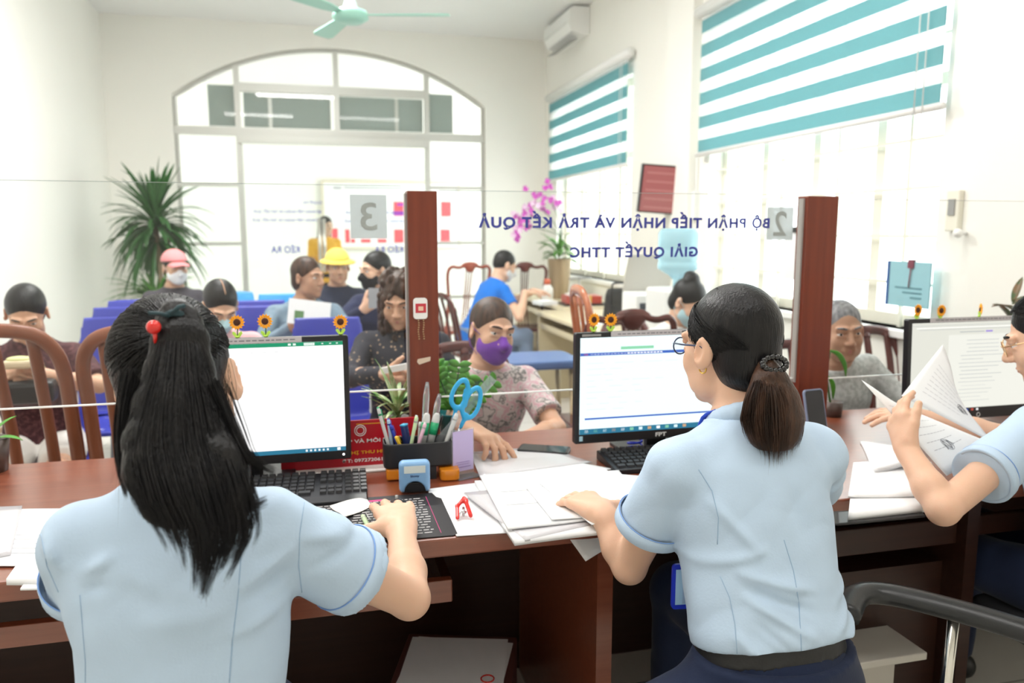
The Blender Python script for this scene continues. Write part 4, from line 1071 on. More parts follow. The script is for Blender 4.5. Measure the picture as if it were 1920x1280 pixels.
def cap_hat(c, m, brim=True, wide=False):
    Mh = c['Mh']; S = SDF(.01); Rm = Mh.to_3x3().to_4x4(); S.ell(Mh @ Vector((0, -.012, .045)), (.088, .104, .090), Rm)
    S.half(Mh @ Vector((0, 0, .045)), Mh.to_3x3() @ Vector((0, .1, -1)))
    h = S.mesh('hat' if wide else 'cap', .008, m, c['root'])
    b = MB()
    if wide: b.lathe([(.085, .05), (.125, .035), (.127, .038), (.086, .056)], 24, M=Mh)
    else:
        b.grid(lambda u, v: Mh @ Vector(((u - .5) * .15 * (1 - .25 * v * v), .075 + .085 * v * math.sqrt(max(0, 1 - (2 * u - 1) ** 2 * .8)), .050 - .018 * v - .02 * (2 * u - 1) ** 2)), 10, 5)
    b.build('brim', m, h, solid=.003)
cap_hat(c9, cloth('coral_pink_cap_cloth', (.75, .27, .28)))
c10 = person('woman with dark centre parted hair, blue mask and pink jacket, bending her head', (0, 0), at=at(413, 580, 3.95), rz=PI + R(12), lean=10, head=(8, 36, 0), shirt=cloth('pale_pink_cloth', (.74, .46, .48)), sleeve=2,
             low_m=cloth('charcoal_cloth', (.03, .03, .035)), hair='back', ph=.011, hmesh=.009)
add_mask(c10['Mh'], M_bmask, c10['root'], .006)
Mh = c10['Mh']; MB().tube([tuple(Mh @ Vector((0, .055 - .11 * t, .118 + .014 * math.sin(PI * t)))) for t in [i / 6 for i in range(7)]], .0022, 6).build('hair_parting', SK_m, c10['root'])
c11 = person('woman in faded denim jacket holding a white leaflet, turned to her side', (0, 0), at=at(577, 520, 4.75), rz=PI + R(10), lean=6, head=(40, 4, 0), shirt=ramp_mat('faded_denim', [(.35, (.13, .19, .25)), (.7, (.26, .34, .40))], 9, .85, detail=5), sleeve=2,
             low_m=cloth('pale_blue_jean_cloth', (.25, .33, .48)), sk=SK_d, hair='back', hair_m=H_brown, ph=.011, hmesh=.010, fold=.006, bulk=1.08,
             arms={'R': dict(w=W(545, 615, y=4.5), hint=(-.8, .2, -.6), d=(.6, -.4, .3), n=(0, .8, 0)), 'L': dict(w=W(612, 612, y=4.5), hint=(.8, .2, -.6), d=(-.5, -.4, .3), n=(0, .8, 0))}, sh_name='jacket')
c12 = person('person in yellow hat and dark navy shirt seated behind the denim jacket woman', (0, 0), at=at(633, 500, 5.7), rz=PI + R(-8), lean=6, head=(18, 8, 0), shirt=cloth('dark_navy_shirt_cloth', (.025, .03, .055)), sleeve=.6,
             low_m=cloth('charcoal_cloth', (.03, .03, .035)), sk=SK_m, hair='crop', ph=.012, hmesh=.010)
cap_hat(c12, cloth('yellow_hat_cloth', (.85, .62, .12)), wide=True)
c13 = person('woman in black mask and navy jacket holding a phone, turned to her neighbour', (0, 0), at=at(704, 507, 5.0), rz=PI + R(-25), lean=8, head=(-38, 6, 0), shirt=cloth('navy_jacket_cloth', (.02, .025, .065)), sleeve=2,
             low_m=cloth('charcoal_cloth', (.03, .03, .035)), hair='low_bun', ph=.011, hmesh=.010, sh_name='jacket',
             arms={'R': dict(w=W(682, 580, y=4.75), hint=(-.8, .3, -.6), d=(.7, -.1, .5), n=(0, .9, .2), curl=(.5, .5, .5, .5)), 'L': dict(w=W(735, 620, y=4.7), hint=(.9, .2, -.6), d=(-.6, -.4, 0), n=(0, 0, -1))})
add_mask(c13['Mh'], M_kmask, c13['root'], .006)
c14 = person('curly brown haired woman in dark floral dress partly behind the wooden post, holding a phone', (0, 0), at=at(748, 562, 3.45), rz=PI + R(-18), lean=8, head=(4, 22, 0), shirt=M_dark_fl, sleeve=2, lower='skirt', low_m=M_dark_fl,
             sk=SK_m, hair='curly', hair_m=H_brown, ph=.010, hmesh=.009, fold=.005, sh_name='dress', bulk=1.05,
             arms={'R': dict(w=W(722, 700, y=3.12), hint=(-.8, .3, -.5), d=(.9, -.2, .1), n=(0, .5, .6), curl=(.5, .5, .5, .5)), 'L': dict(w=W(775, 710, y=3.12), hint=(.9, .2, -.6), d=(-.7, -.3, 0), n=(0, .3, .6))})
c15 = person('person in mustard yellow top standing in the hall beyond the glass doors', tuple(W(607, 430, y=10.3)[:2]), rz=PI + R(15), stand=True, lean=3, head=(20, 10, 0), shirt=cloth('mustard_yellow_cloth', (.80, .42, .05)), sleeve=.7,
             low_m=cloth('charcoal_cloth', (.03, .03, .035)), hair='long', ph=.013, hmesh=.011)
# ================================================================= THE COUNTER
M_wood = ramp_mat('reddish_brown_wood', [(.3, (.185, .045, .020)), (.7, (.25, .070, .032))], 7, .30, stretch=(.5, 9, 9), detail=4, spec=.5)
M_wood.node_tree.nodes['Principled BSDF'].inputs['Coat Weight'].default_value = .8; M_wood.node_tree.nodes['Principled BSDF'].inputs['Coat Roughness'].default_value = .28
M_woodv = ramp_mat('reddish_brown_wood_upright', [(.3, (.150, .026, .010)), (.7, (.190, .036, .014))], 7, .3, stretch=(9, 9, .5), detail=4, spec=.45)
M_wood_shade = ramp_mat('shaded_brown_wood', [(.2, (.022, .007, .004)), (.8, (.036, .012, .007))], 7, .4, stretch=(.5, 9, 9), spec=.4)  # shade under the counter is put into this darker wood colour
ZT_, YFr, YBk, YG = .762, 1.54, 2.36, 2.2
dk = thing('service_counter', 'long reddish brown wooden service counter with open front and glass above', 'counter', (0, YFr, 0))
def L(b): return b
MB().box(XL + .3, 2.72, 0, YBk - YFr, ZT_ - .042, ZT_).build('worktop', M_wood, dk, bevel=.005)
MB().box(XL + .3, 2.72, YBk - YFr - .10, YBk - YFr - .07, 0, ZT_ - .042).build('back_panel', M_wood_shade, dk)
for x in (-1.70, .62, 1.64, 2.66): MB().box(x - .019, x + .019, .03, YBk - YFr - .10, 0, ZT_ - .042).build('side_panel', M_wood_shade if x != .62 else M_wood, dk)
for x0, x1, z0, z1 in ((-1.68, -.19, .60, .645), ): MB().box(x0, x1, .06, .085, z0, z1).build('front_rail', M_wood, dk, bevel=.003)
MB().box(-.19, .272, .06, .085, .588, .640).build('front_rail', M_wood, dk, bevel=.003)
MB().box(.25, .272, .08, .7, .588, .640).build('tray_runner', M_wood_shade, dk)
MB().box(1.16, 1.62, .06, .08, .585, .655).build('front_rail', M_wood_shade, dk, bevel=.003)
MB().box(1.66, 2.64, .06, .08, .60, .655).build('front_rail', M_wood_shade, dk, bevel=.003)
MB().box(1.28, 1.62, .10, .66, .02, .52).build('pedestal', M_wood_shade, dk)
# posts
def post(px0, px1, label, grey_left):
    a = W(px0, 400, y=YG).x; b = W(px1, 400, y=YG).x
    t = thing('wooden_post', label, 'post', ((a + b) / 2, YG, ZT_))
    w = (b - a) / 2
    MB().box(-w, w, -.028, .028, 0, 1.513 - ZT_).build('shaft', M_woodv, t, bevel=.002)
    MB().box(-w - .006, -w, -.012, .012, .15, 1.506 - ZT_).build('glass_channel', mat('grey_channel', (.36, .34, .32), .4), t)
    return t
p1 = post(762, 817, 'reddish wooden post holding the counter glass, with stickers and a photo charm', 1)
p2 = post(1504, 1561, 'reddish wooden post holding the counter glass behind the ponytailed clerk in glasses', 1)
# glass panes
M_edge_t = mat('glass_edge_dark', (.35, .40, .38), .3); M_edge_b = mat('glass_edge_bright', (.92, .95, .93), .15, spec=.8)
for i, (x0, x1, zb, zt, lb) in enumerate(((-1.72, .242, .952, 1.528, 'clear glass pane on the left of the counter with number three sheet'),
                                          (.348, 1.512, .925, 1.517, 'clear glass pane in the middle of the counter with blue mirrored lettering'),
                                          (1.645, 2.74, .918, 1.506, 'clear glass pane at the right end of the counter'))):
    g = thing('glass_pane', lb, 'glass', ((x0 + x1) / 2, YG, zb)); w = (x1 - x0) / 2; h = zt - zb
    MB().add([(-w, 0, 0), (w, 0, 0), (w, 0, h), (-w, 0, h)], [(0, 1, 2, 3)]).build('sheet', M_pane, g)
    MB().box(-w, w, -.0025, .0025, h - .0012, h).build('top_edge', M_edge_t, g)
    MB().box(-w, w, -.004, .004, -.003, .0005).build('bottom_edge', M_edge_b, g)
    if i == 1: gm = g
    if i == 0: gl = g
def wframe(p): return frame_M(p, (-1, 0, 0), (0, 0, 1), (0, 1, 0))
M_btext = mat('blue_vinyl_lettering', (.012, .022, .30), .4)
def gtext(body, pxl, pxr, pyl, pyr, h, par, off=.003, name='lettering'):
    a = W(pxl, pyl, y=YG + off); b = W(pxr, pyr, y=YG + off); c = (a + b) / 2 - Vector(par.location)
    return text(name, body, b.x - a.x, h, wframe(c), M_btext, par, offset=.040, sp=1.15)
gtext('BỘ PHẬN TIẾP NHẬN VÀ TRẢ KẾT QUẢ', 897, 1443, 408, 421, .058, gm)
gtext('GIẢI QUYẾT TTHC', 1069, 1309, 468, 470, .054, gm)
M_sheet = sheer('grey_paper_sheet', (.62, .66, .67), .80); M_num = mat('grey_numeral', (.36, .38, .37), .8)
for n, a, b, par, lb in (('3', (657, 365), (725, 447), gl, 0), ('2', (1438, 388), (1487, 450), gm, 0)):
    A = W(a[0], (a[1] + b[1]) / 2, y=YG + .004); B_ = W(b[0], (a[1] + b[1]) / 2, y=YG + .004); T_ = W(a[0], a[1], y=YG); D_ = W(a[0], b[1], y=YG)
    c = (A + B_) / 2; q = thing('number_sheet', 'grey paper sheet with mirrored number %s taped on the glass' % {'3': 'three', '2': 'two'}[n], 'sign', tuple(c))
    w = (B_.x - A.x) / 2; h = (T_.z - D_.z) / 2
    MB().box(-w, w, 0, .0006, -h, h).build('paper', M_sheet, q)
    text('numeral', n, .046, .078, frame_M((0, -.0012, 0), (-1, 0, 0), (0, 0, 1), (0, 1, 0)), M_num, q, offset=.01)
# things on the first post
def emis(name, col, s):
    m = mat(name, col, .4, spec=.2, emit=col, es=s * .85); m.node_tree.nodes['Principled BSDF'].inputs['Base Color'].default_value = (.01, .01, .01, 1); return m
q = thing('photo_charm', 'white rounded photo charm with bead chains hung on the wooden post', 'charm', tuple(W(788, 578, y=YG - .031)))
Mx = Matrix.Rotation(R(90), 4, 'X')
MB().prism(rrect(.040, .060, .009), 0, .004, M=Mx).build('plate', M_white, q, bevel=.001)
MB().box(-.014, .016, -.0048, -.004, -.012, .014).build('photo', mat('red_photo', (.55, .04, .06), .5), q)
MB().box(-.006, .008, -.0054, -.0048, -.006, .006).build('photo_detail', mat('peach_spot', (.85, .55, .40), .5), q)
for x in (-.006, .008):
    b = MB()
    for k in range(9): b.ball((x + .001 * math.sin(k), -.003, -.034 - .0065 * k), .0024, 8, 6)
    b.build('bead_chain', mat('dull_gold_bead', (.45, .30, .16), .4), q)
q = thing('tape_scrap', 'small torn cream tape scrap stuck on the wooden post', 'tape', tuple(W(795, 674, y=YG - .029)))
MB().prism([(-.020, -.006), (-.014, -.014), (.018, -.004), (.019, .008), (-.018, .002)], 0, .0006, M=Mx).build('scrap', mat('cream_tape', (.72, .58, .45), .7), q)
# ---------------- monitors
M_scr = emis('screen_white', (1, 1, 1), 1.15); M_scr2 = emis('screen_cool_white', (.78, .96, 1.0), 1.1); M_scr3 = emis('screen_cream', (.86, .86, .77), .82)
M_grn = emis('screen_green', (.01, .35, .17), .8); M_tb = emis('screen_taskbar', (.03, .22, .36), .8); M_sb = emis('screen_blue', (.05, .14, .55), .9)
M_lg = emis('screen_pale_green', (.30, .72, .45), .9); M_tx = emis('screen_grey_text', (.55, .58, .58), .8); M_strip = mat('grey_label_strip', (.52, .50, .52), .6)
def monitor(label, loc, w, h, tilt=0, rz=0, logo=None, zb=.05):
    m = thing('monitor', label, 'monitor', loc, rz)
    T = Matrix.Translation((0, 0, zb)) @ Matrix.Rotation(R(tilt), 4, 'X')
    MB().prism(rrect(w, h, .006), 0, .022, M=T @ Matrix.Translation((0, .0, h / 2)) @ Matrix.Rotation(R(90), 4, 'X') @ Matrix.Translation((0, 0, -.022))).build('casing', M_black, m, bevel=.002)
    MB().box(-.12, .12, .022, .05, .08, h - .06, M=T).build('rear_housing', M_black, m, bevel=.008)
    MB().box(-.03, .03, .03, .05, -zb + .005, .12, M=T).build('neck', M_black, m)
    MB().prism(rrect(.22, .17, .03), 0, .010, M=Matrix.Translation((0, .06, 0))).build('base', M_black, m, bevel=.002)
    return m, T
def disp(m, T, w, h, mt, items, b=.014, bb=.024):
    """lit display with the blocks of what it shows; coordinates 0..1 from the top left"""
    x0, x1, z0, z1 = -w / 2 + b, w / 2 - b, bb, h - b
    s = MB().box(x0, x1, -.0012, 0.0, z0, z1, M=T).build('display', mt, m)
    for u0, v0, u1, v1, mm in items:
        MB().box(x0 + (x1 - x0) * u0, x0 + (x1 - x0) * u1, -.0016, -.0011, z1 - (z1 - z0) * v1, z1 - (z1 - z0) * v0, M=T).build('display_block', mm, s)
    return s
def strip(m, T, x0, x1, h, txt=None):
    o = MB().box(x0, x1, -.0016, 0, h - .013, h + .001, M=T).build('label_strip', M_strip, m)
    rr = random.Random(int(abs(x0) * 100)); b = MB(); x = x0 + .02
    while x < x1 - .02:
        l = rr.uniform(.006, .016); b.box(x, x + l, -.0020, -.0016, h - .0075, h - .0045, M=T); x += l + .004
    b.build('printed_line', mat('dark_grey_print', (.2, .2, .22), .7), o)
W1_, H1_ = .51, .326
m1x = .078 - W1_ / 2
m1, T = monitor('black monitor showing a white sheet with green title bar, before the long ponytail clerk', (m1x, 2.01, ZT_), W1_, H1_)
tb = [(0, 0, 1, .035, M_grn), (0, .962, 1, 1, M_tb)] + [(.72 + .025 * k, .008, .735 + .025 * k, .026, M_scr) for k in range(2)] + [(.80, .006, .855, .030, M_scr), (.89, .012, .90, .022, M_scr), (.93, .012, .94, .022, M_scr), (.965, .012, .975, .022, M_scr)]
tb += [(.79 + .022 * k, .972, .80 + .022 * k, .99, M_scr) for k in range(6)] + [(.955, .968, .972, .994, M_scr)]
tb += [(.1, .012, .34, .024, M_scr)] + [(.47 + .06 * k, .075, .49 + .06 * k, .079, M_tx) for k in range(4)]
disp(m1, T, W1_, H1_, M_scr, tb)
strip(m1, T, -.23, .140, H1_)
MB().ball((W1_ / 2 - .020, -.001, .05 + .013), (.0028, .001, .0028), 10, 8).build('power_light', emis('led_white', (1, 1, 1), 3), m1)
W2_, H2_ = .528, .316
m2, T = monitor('black monitor showing a pale web page with blue bar, before the clerk in glasses', (.694 + W2_ / 2, 2.01, ZT_), W2_, H2_, zb=.045)
tb = [(0, .945, 1, 1, M_tb), (0, .155, 1, .185, M_sb), (.24, .10, .44, .13, M_lg), (.02, .158, .045, .182, emis('screen_red', (.8, .12, .08), .9)), (.03, .83, .97, .848, M_sb)]
tb += [(.03 + .055 * k, .955, .052 + .055 * k, .985, [M_scr, M_lg, M_scr2, emis('screen_orange', (.8, .45, .2), .9)][k % 4]) for k in range(12)] + [(.83 + .03 * k, .958, .845 + .03 * k, .98, M_scr) for k in range(5)]
rr = random.Random(5)
for r in range(9): 
    u = .04
    for k in range(rr.randint(2, 5)): l = rr.uniform(.03, .12); tb.append((u, .26 + .06 * r, u + l, .266 + .06 * r, M_scr3)); u += l + rr.uniform(.02, .08)
tb += [(.06 + .02 * k, .163, .075 + .02 * k, .177, M_scr) for k in range(22)]
disp(m2, T, W2_, H2_, M_scr2, tb, bb=.027)
strip(m2, T, -.16, .26, H2_); MB().box(-.245, -.19, -.0016, 0, H2_ - .010, H2_ - .004, M=T).build('printed_line', mat('mid_grey_plastic', (.3, .3, .29), .5), m2)
text('logo', 'FPT', .034, .012, T @ frame_M((0, -.0004, .013), (1, 0, 0), (0, 0, 1), (0, -1, 0)), mat('silver_print', (.75, .75, .75), .3), m2, offset=.03)
MB().box(-.250, -.240, -.0014, 0, .008, .022, M=T).build('energy_sticker', mat('pale_blue_sticker', (.35, .55, .65), .5), m2)
W3_, H3_ = .56, .33
m3, T = monitor('black monitor showing a cream document page, rightmost on the counter', (1.80 + W3_ / 2, 2.01, ZT_), W3_, H3_, tilt=-3, zb=.038)
tb = [(0, .955, 1, 1, mat('screen_dark', (.015, .015, .02), .3))]
cl_ = [M_scr, M_lg, emis('screen_red', (.8, .12, .08), .9), emis('screen_orange', (.8, .45, .2), .9), M_sb]
tb += [(.10 + .038 * k, .965, .118 + .038 * k, .99, cl_[(k * 3) % 5]) for k in range(11)]
tb += [(.26, .14, .93, .95, emis('screen_page', (.92, .92, .84), .86)), (.34, .105, .52, .115, M_tx), (.53, .10, .58, .118, emis('screen_violet', (.35, .25, .75), .9)), (0, .03, 1, .034, M_tx), (.03, .055, .90, .06, M_scr), (.05, .075, .8, .079, M_tx)]
for r in range(17):
    a_ = .38 if r < 4 else .33; tb.append((a_ + rr.uniform(0, .03), .20 + .042 * r, a_ + (.25 if r < 4 else rr.uniform(.15, .45)), .206 + .042 * r, M_tx))
disp(m3, T, W3_, H3_, M_scr3, tb)
strip(m3, T, -.20, .27, H3_)
MB().tube([tuple(T @ Vector((.0 + .0065 * math.cos(a), -.0008, .012 + .0065 * math.sin(a)))) for a in [2 * PI * i / 20 for i in range(20)]], .0011, 5, closed=True).build('logo', mat('silver_print', (.75, .75, .75), .3), m3)
# sunflowers on top of the monitors
M_pet = mat('sunflower_orange', (.95, .42, .02), .6); M_seed = mat('sunflower_brown', (.07, .022, .01), .8); M_leaf = mat('lime_leaf', (.50, .78, .10), .5); M_stem = mat('dark_green_stem', (.05, .12, .04), .6)
sf = []
def sunflower(px, py, zt, label, rot=0):
    p = W(px, py, y=2.022); t = thing('sunflower_ornament', label, 'ornament', (p.x, 2.022, zt), R(rot), group='toy sunflowers on the monitors'); h = max(.025, p.z - zt)
    MB().tube([(0, 0, .002), (.001, 0, h - .010)], .0014, 6).build('stem', M_stem, t)
    b = MB()
    for k in range(14):
        a = 2 * PI * k / 14; dx, dz = math.cos(a), math.sin(a); px_, pz_ = -dz, dx
        v = [(dx * .007, -.001, h + dz * .007), (dx * .013 + px_ * .0045, -.004, h + dz * .013 + pz_ * .0045), (dx * .0195, -.002, h + dz * .0195), (dx * .013 - px_ * .0045, -.004, h + dz * .013 - pz_ * .0045)]
        b.add(v, [(0, 1, 2, 3)])
    b.build('petals', M_pet, t, solid=.0015)
    MB().ball((0, -.0025, h), (.0085, .0040, .0085), 16, 10).build('seed_head', M_seed, t)
    for s in (-1, 1):
        b = MB(); b.prism([(0, 0), (s * .006, .003), (s * .0125, .012), (s * .010, .017), (s * .004, .014), (0, .006)], -.001, .001, M=Mx); b.build('leaf', M_leaf, t)
    MB().ball((0, 0, .003), (.006, .005, .003), 12, 8).build('foot', M_leaf, t)
z1 = ZT_ + .05 + H1_; z2 = ZT_ + .045 + H2_; z3 = ZT_ + .038 + H3_
for a in ((444, 604, z1, 'toy sunflower leftmost on the green bar monitor', 4), (497, 602, z1, 'toy sunflower in the middle on top of the green bar monitor', -8), (638, 603, z1, 'toy sunflower at the right corner on top of the green bar monitor', 3),
          (1113, 599, z2, 'toy sunflower at the left corner of the monitor with blue bar page', 15), (1145, 599, z2, 'toy sunflower second from left on the monitor with blue bar page', -5),
          (1720, 581, z3, 'toy sunflower leftmost on the cream document monitor', 10), (1764, 582, z3, 'toy sunflower second from the left on the cream document monitor', 5),
          (1837, 581, z3, 'toy sunflower turned edge on, atop the cream document monitor', 60), (1918, 579, z3, 'toy sunflower at the right picture edge on the cream document monitor', 0)): sunflower(*a)
# ---------------- keyboards
M_key = mat('black_key', (.018, .018, .02), .4); M_kbd = mat('black_keyboard_case', (.010, .010, .012), .35)
def keyboard(label, loc, rz, w=.44, d=.15, rest=0):
    k = thing('keyboard', label, 'keyboard', loc, rz)
    b = MB(); pr = [(0, 0), (0, .010), (rest, .014), (d + rest, .026), (d + rest, 0)]
    v = [(-w / 2, y, z) for y, z in pr] + [(w / 2, y, z) for y, z in pr]; n = len(pr)
    b.add(v, [tuple(range(n)), tuple(range(2 * n - 1, n - 1, -1))] + [(i, (i + 1) % n, (i + 1) % n + n, i + n) for i in range(n)]); b.build('case', M_kbd, k, bevel=.003)
    sl = math.atan2(.012, d); kx = .0187
    for r in range(6):
        y = rest + .014 + r * (d - .022) / 5.6 + (.006 if r == 5 else 0); row = []
        x = -w / 2 + .012
        if r == 0: row = [(x, .023), (x + .026, .023), (x + .052, .115), (x + .170, .02), (x + .195, .02), (x + .22, .02), (x + .245, .03)]
        else: row = [(x + kx * i, .0165) for i in range(14)] + [(x + kx * 14, .020)]
        row += [(x + .295 + kx * i, .0165) for i in range(3)] if r not in (2,) else []
        row += [(x + .355 + kx * i, .0165) for i in range(4) if x + .355 + kx * i < w / 2 - .01]
        b = MB()
        for x0, wd in row:
            z = .0135 + (y - rest) * math.tan(sl)
            v = [(x0, y, z), (x0 + wd, y, z), (x0 + wd, y + .0165, z + .002), (x0, y + .0165, z + .002), (x0 + .0015, y + .002, z + .006), (x0 + wd - .0015, y + .002, z + .006), (x0 + wd - .0015, y + .0145, z + .0075), (x0 + .0015, y + .0145, z + .0075)]
            b.add(v, [(4, 5, 6, 7), (0, 1, 5, 4), (1, 2, 6, 5), (2, 3, 7, 6), (3, 0, 4, 7)])
        b.build('key_row', M_key, k)
    return k
k1 = keyboard('black keyboard partly hidden behind the long ponytail clerk\'s shoulder', (-.105, 1.805, ZT_), R(-2), w=.42, d=.15, rest=.03)
MB().ball((.148, .172, .029), (.002, .002, .001), 8, 6).build('indicator_light', emis('led_green', (.1, 1, .1), 4), k1)
k2 = keyboard('black keyboard under the monitor with blue bar page', (.975, 1.845, ZT_), R(-1), w=.44, d=.155)
# ---------------- mouse, mat and small things near clerk 1
pad = thing('mouse_pad', 'black mouse pad with rows of small print under the clerk\'s hand', 'mouse pad', (-.0, 1.70, ZT_))
a, b2, c, d_ = W(858, 1004, z=ZT_), W(830, 922, z=ZT_), W(600, 935, z=ZT_), W(660, 1020, z=ZT_)
MB().prism([(.276, -.147), (.278, .120), (.270, .125), (-.08, .135), (-.09, .125), (-.09, -.134), (-.08, -.142), (.266, -.154)], 0, .003).build('mat', mat('black_rubber', (.014, .012, .014), .55), pad)
b = MB(); rr = random.Random(9)
for r in range(15):
    for x0, x1 in ((-.07, .045), (.06, .235)):
        x = x0 + rr.uniform(0, .01)
        while x < x1 - .01: l = rr.uniform(.006, .017); b.box(x, min(x1, x + l), -.128 + r * .0155, -.1245 + r * .0155, .0031, .0034); x += l + .004
b.build('small_print', mat('off_white_print', (.62, .60, .60), .7), pad)
MB().box(.0505, .0515, -.135, .1, .0031, .0034).box(.2425, .2435, -.135, .1, .0031, .0034).box(.06, .14, .095, .105, .0031, .0036).build('magenta_line', mat('magenta_print', (.65, .04, .22), .6), pad)
hx = c1['tipsR'][1] + c1['loc']
ms = thing('computer_mouse', 'black computer mouse under the clerk\'s fingers', 'mouse', (.163, 1.69, ZT_ + .004), R(-4))
S = SDF(.01); S.ell((0, 0, .006), (.030, .055, .026)); S.half((0, 0, 0.0), (0, 0, -1)); S.mesh('shell', .003, M_black, ms)
MB().lathe([(0, -.003), (.007, -.003), (.007, .003), (0, .003)], 14, M=Matrix.Translation((0, .032, .029)) @ Matrix.Rotation(R(90), 4, 'Y')).build('wheel', mat('mid_grey_plastic', (.3, .3, .29), .5), ms)
def pen(label, a, b, m, mt=None, r=.0048, cat='pen', group=None, cap=None):
    a = Vector(a); b = Vector(b); t = thing('pen' if cat == 'pen' else cat, label, cat, tuple(a), 0, group); d = b - a
    MB().tube([(0, 0, 0), tuple(d * .03), tuple(d * .10), tuple(d * .94), tuple(d)], [r * .25, r * .4, r, r, r * .8], 12).build('barrel', m, t)
    if mt: MB().tube([tuple(d * .86), tuple(d * 1.02)], [r * 1.08, r * .7], 12).build('cap', mt, t)
    n = d.normalized().orthogonal(); MB().tube([tuple(d * .68 + n * r * 1.4), tuple(d * .96 + n * r * 1.3)], r * .22, 6).build('clip', mt or m, t)
    return t
M_pgreen = mat('pale_green_plastic', (.55, .72, .42), .3); M_green = mat('green_plastic', (.02, .38, .16), .3); M_wp = mat('translucent_white_plastic', (.78, .79, .78), .25, trans=.3); M_pblue = mat('ink_blue_plastic', (.02, .05, .42), .3); M_yel = mat('yellow_plastic', (.85, .55, .04), .35)
z = ZT_ + .008
pen('pale green pen lying on the black mouse pad', W(703, 1010, z=z), W(680, 967, z=z), M_pgreen, M_wp, r=.0055)
b = MB(); P0 = [W(x, y, z=ZT_ + .006) for x, y in ((622, 948), (690, 938), (696, 950), (650, 972))]
def drape(name, pts4, bump, m, nu=14, nv=10, th=.0012, seed=1, parent=None):
    A, B_, C2, D2 = [Vector(p) for p in pts4]; rr = random.Random(seed); f1, f2, p1_, p2_ = rr.uniform(3, 7), rr.uniform(3, 7), rr.uniform(0, 6), rr.uniform(0, 6)
    def fn(u, v):
        p = (A * (1 - u) + B_ * u) * (1 - v) + (D2 * (1 - u) + C2 * u) * v
        return p + Vector((0, 0, bump * (.5 + .5 * math.sin(f1 * u + p1_) * math.sin(f2 * v + p2_))))
    return MB().grid(fn, nu, nv).build(name, m, parent, solid=th)
M_paper = mat('white_paper', (.84, .85, .86), .75, noise=(40, .015)); M_paper2 = mat('ivory_paper', (.82, .80, .76), .8, noise=(40, .02))
def lift(P, dz): return [p + Vector((0, 0, dz)) for p in P]
o = drape('tissue', [W(618, 950, z=ZT_ + .004), W(685, 934, z=ZT_ + .004), W(697, 951, z=ZT_ + .004), W(645, 974, z=ZT_ + .004)], .008, M_paper2, seed=3); tag(o, 'crumpled white tissue lying between the keyboard and mouse pad', 'tissue')
# pen holder with drawers
org = thing('desk_organizer', 'black desk organizer full of pens with orange drawers below', 'organizer', (.247, 1.975, ZT_), R(-2))
S = SDF(.004); OW, OD, OZ0, OZ1 = .180, .080, .034, .100
def rbox(S, hx_, hy_, z0, z1, r, mode='add', k=.004):
    def fn(X, Y, Z):
        qx = np.abs(X) - hx_ + r; qy = np.abs(Y) - hy_ + r
        d = np.sqrt(np.maximum(qx, 0) ** 2 + np.maximum(qy, 0) ** 2) + np.minimum(np.maximum(qx, qy), 0) - r
        return np.maximum(d, np.maximum(z0 - Z, Z - z1))
    S._o(fn, (-hx_, -hy_, z0), (hx_, hy_, z1), k, mode)
rbox(S, OW / 2, OD / 2, OZ0, OZ1, .022); rbox(S, OW / 2 - .005, OD / 2 - .005, OZ0 + .01, OZ1 + .02, .018, 'cut')
S.mesh('cup', .0028, mat('matt_black_plastic', (.012, .012, .014), .45), org)
MB().box(-.045, .045, -.035, .035, 0, .036).build('drawer_frame', M_black, org)
M_or = mat('translucent_orange_plastic', (.95, .33, .02), .2, trans=.35, emit=None)
MB().box(-.084, -.046, -.036, .036, .003, .034).build('drawer', M_or, org, bevel=.005)
MB().prism(rrect(.050, .090, .014), .002, .030, M=Matrix.Translation((.078, -.020, 0))).build('drawer', M_or, org, bevel=.003)
OX, OY = .247, 1.975
def inpen(label, dx, dy, pxy, m, mt=None, r=.0046, Y=None, **k):
    e = W(pxy[0], pxy[1], y=Y or (OY + dy)); a = Vector((OX + dx, OY + dy, ZT_ + .050)); return pen(label, a, e, m, mt, r, group=None, **k)
inpen('white pen with green cap leaning far left in the desk organizer', -.066, .0, (709, 765), M_wp, M_green)
inpen('pale blue pen behind the green capped pen in the organizer', -.062, .016, (728, 786), mat('pale_blue_plastic', (.42, .55, .72), .3), M_pblue)
inpen('dark blue ballpoint leaning left in the organizer', -.040, .012, (732, 797), M_pblue, M_pblue)
inpen('yellow pen low in the organizer beside the blue ballpoint', -.030, -.004, (742, 818), M_yel)
inpen('lime green pen in the middle of the organizer', -.026, -.014, (781, 780), M_pgreen, M_wp)
inpen('pink and white pen in the middle of the organizer', -.012, -.016, (797, 793), mat('pale_pink_plastic', (.80, .50, .62), .3), M_wp)
inpen('thin black pen towards the right of the organizer', .032, .010, (829, 780), M_black, M_black, r=.003)
inpen('white marker leaning right in the organizer', .058, -.018, (856, 776), M_wp, M_wp, r=.006)
inpen('white pen beside the correction pens in the organizer', .006, .020, (788, 792), M_wp, M_wp, r=.005)
mk = thing('highlighter', 'dark blue highlighter with light blue end standing in the organizer', 'highlighter', (OX - .022, OY + .014, ZT_ + .07)); e = W(757, 795, y=OY + .014) - Vector(mk.location)
MB().tube([(0, 0, 0), tuple(e * .95)], .011, 4).build('body', mat('navy_plastic', (.015, .03, .13), .35), mk, bevel=.002); MB().tube([tuple(e * .95), tuple(e)], .011, 4).build('end_cap', mat('sky_blue_plastic', (.06, .42, .68), .3), mk)
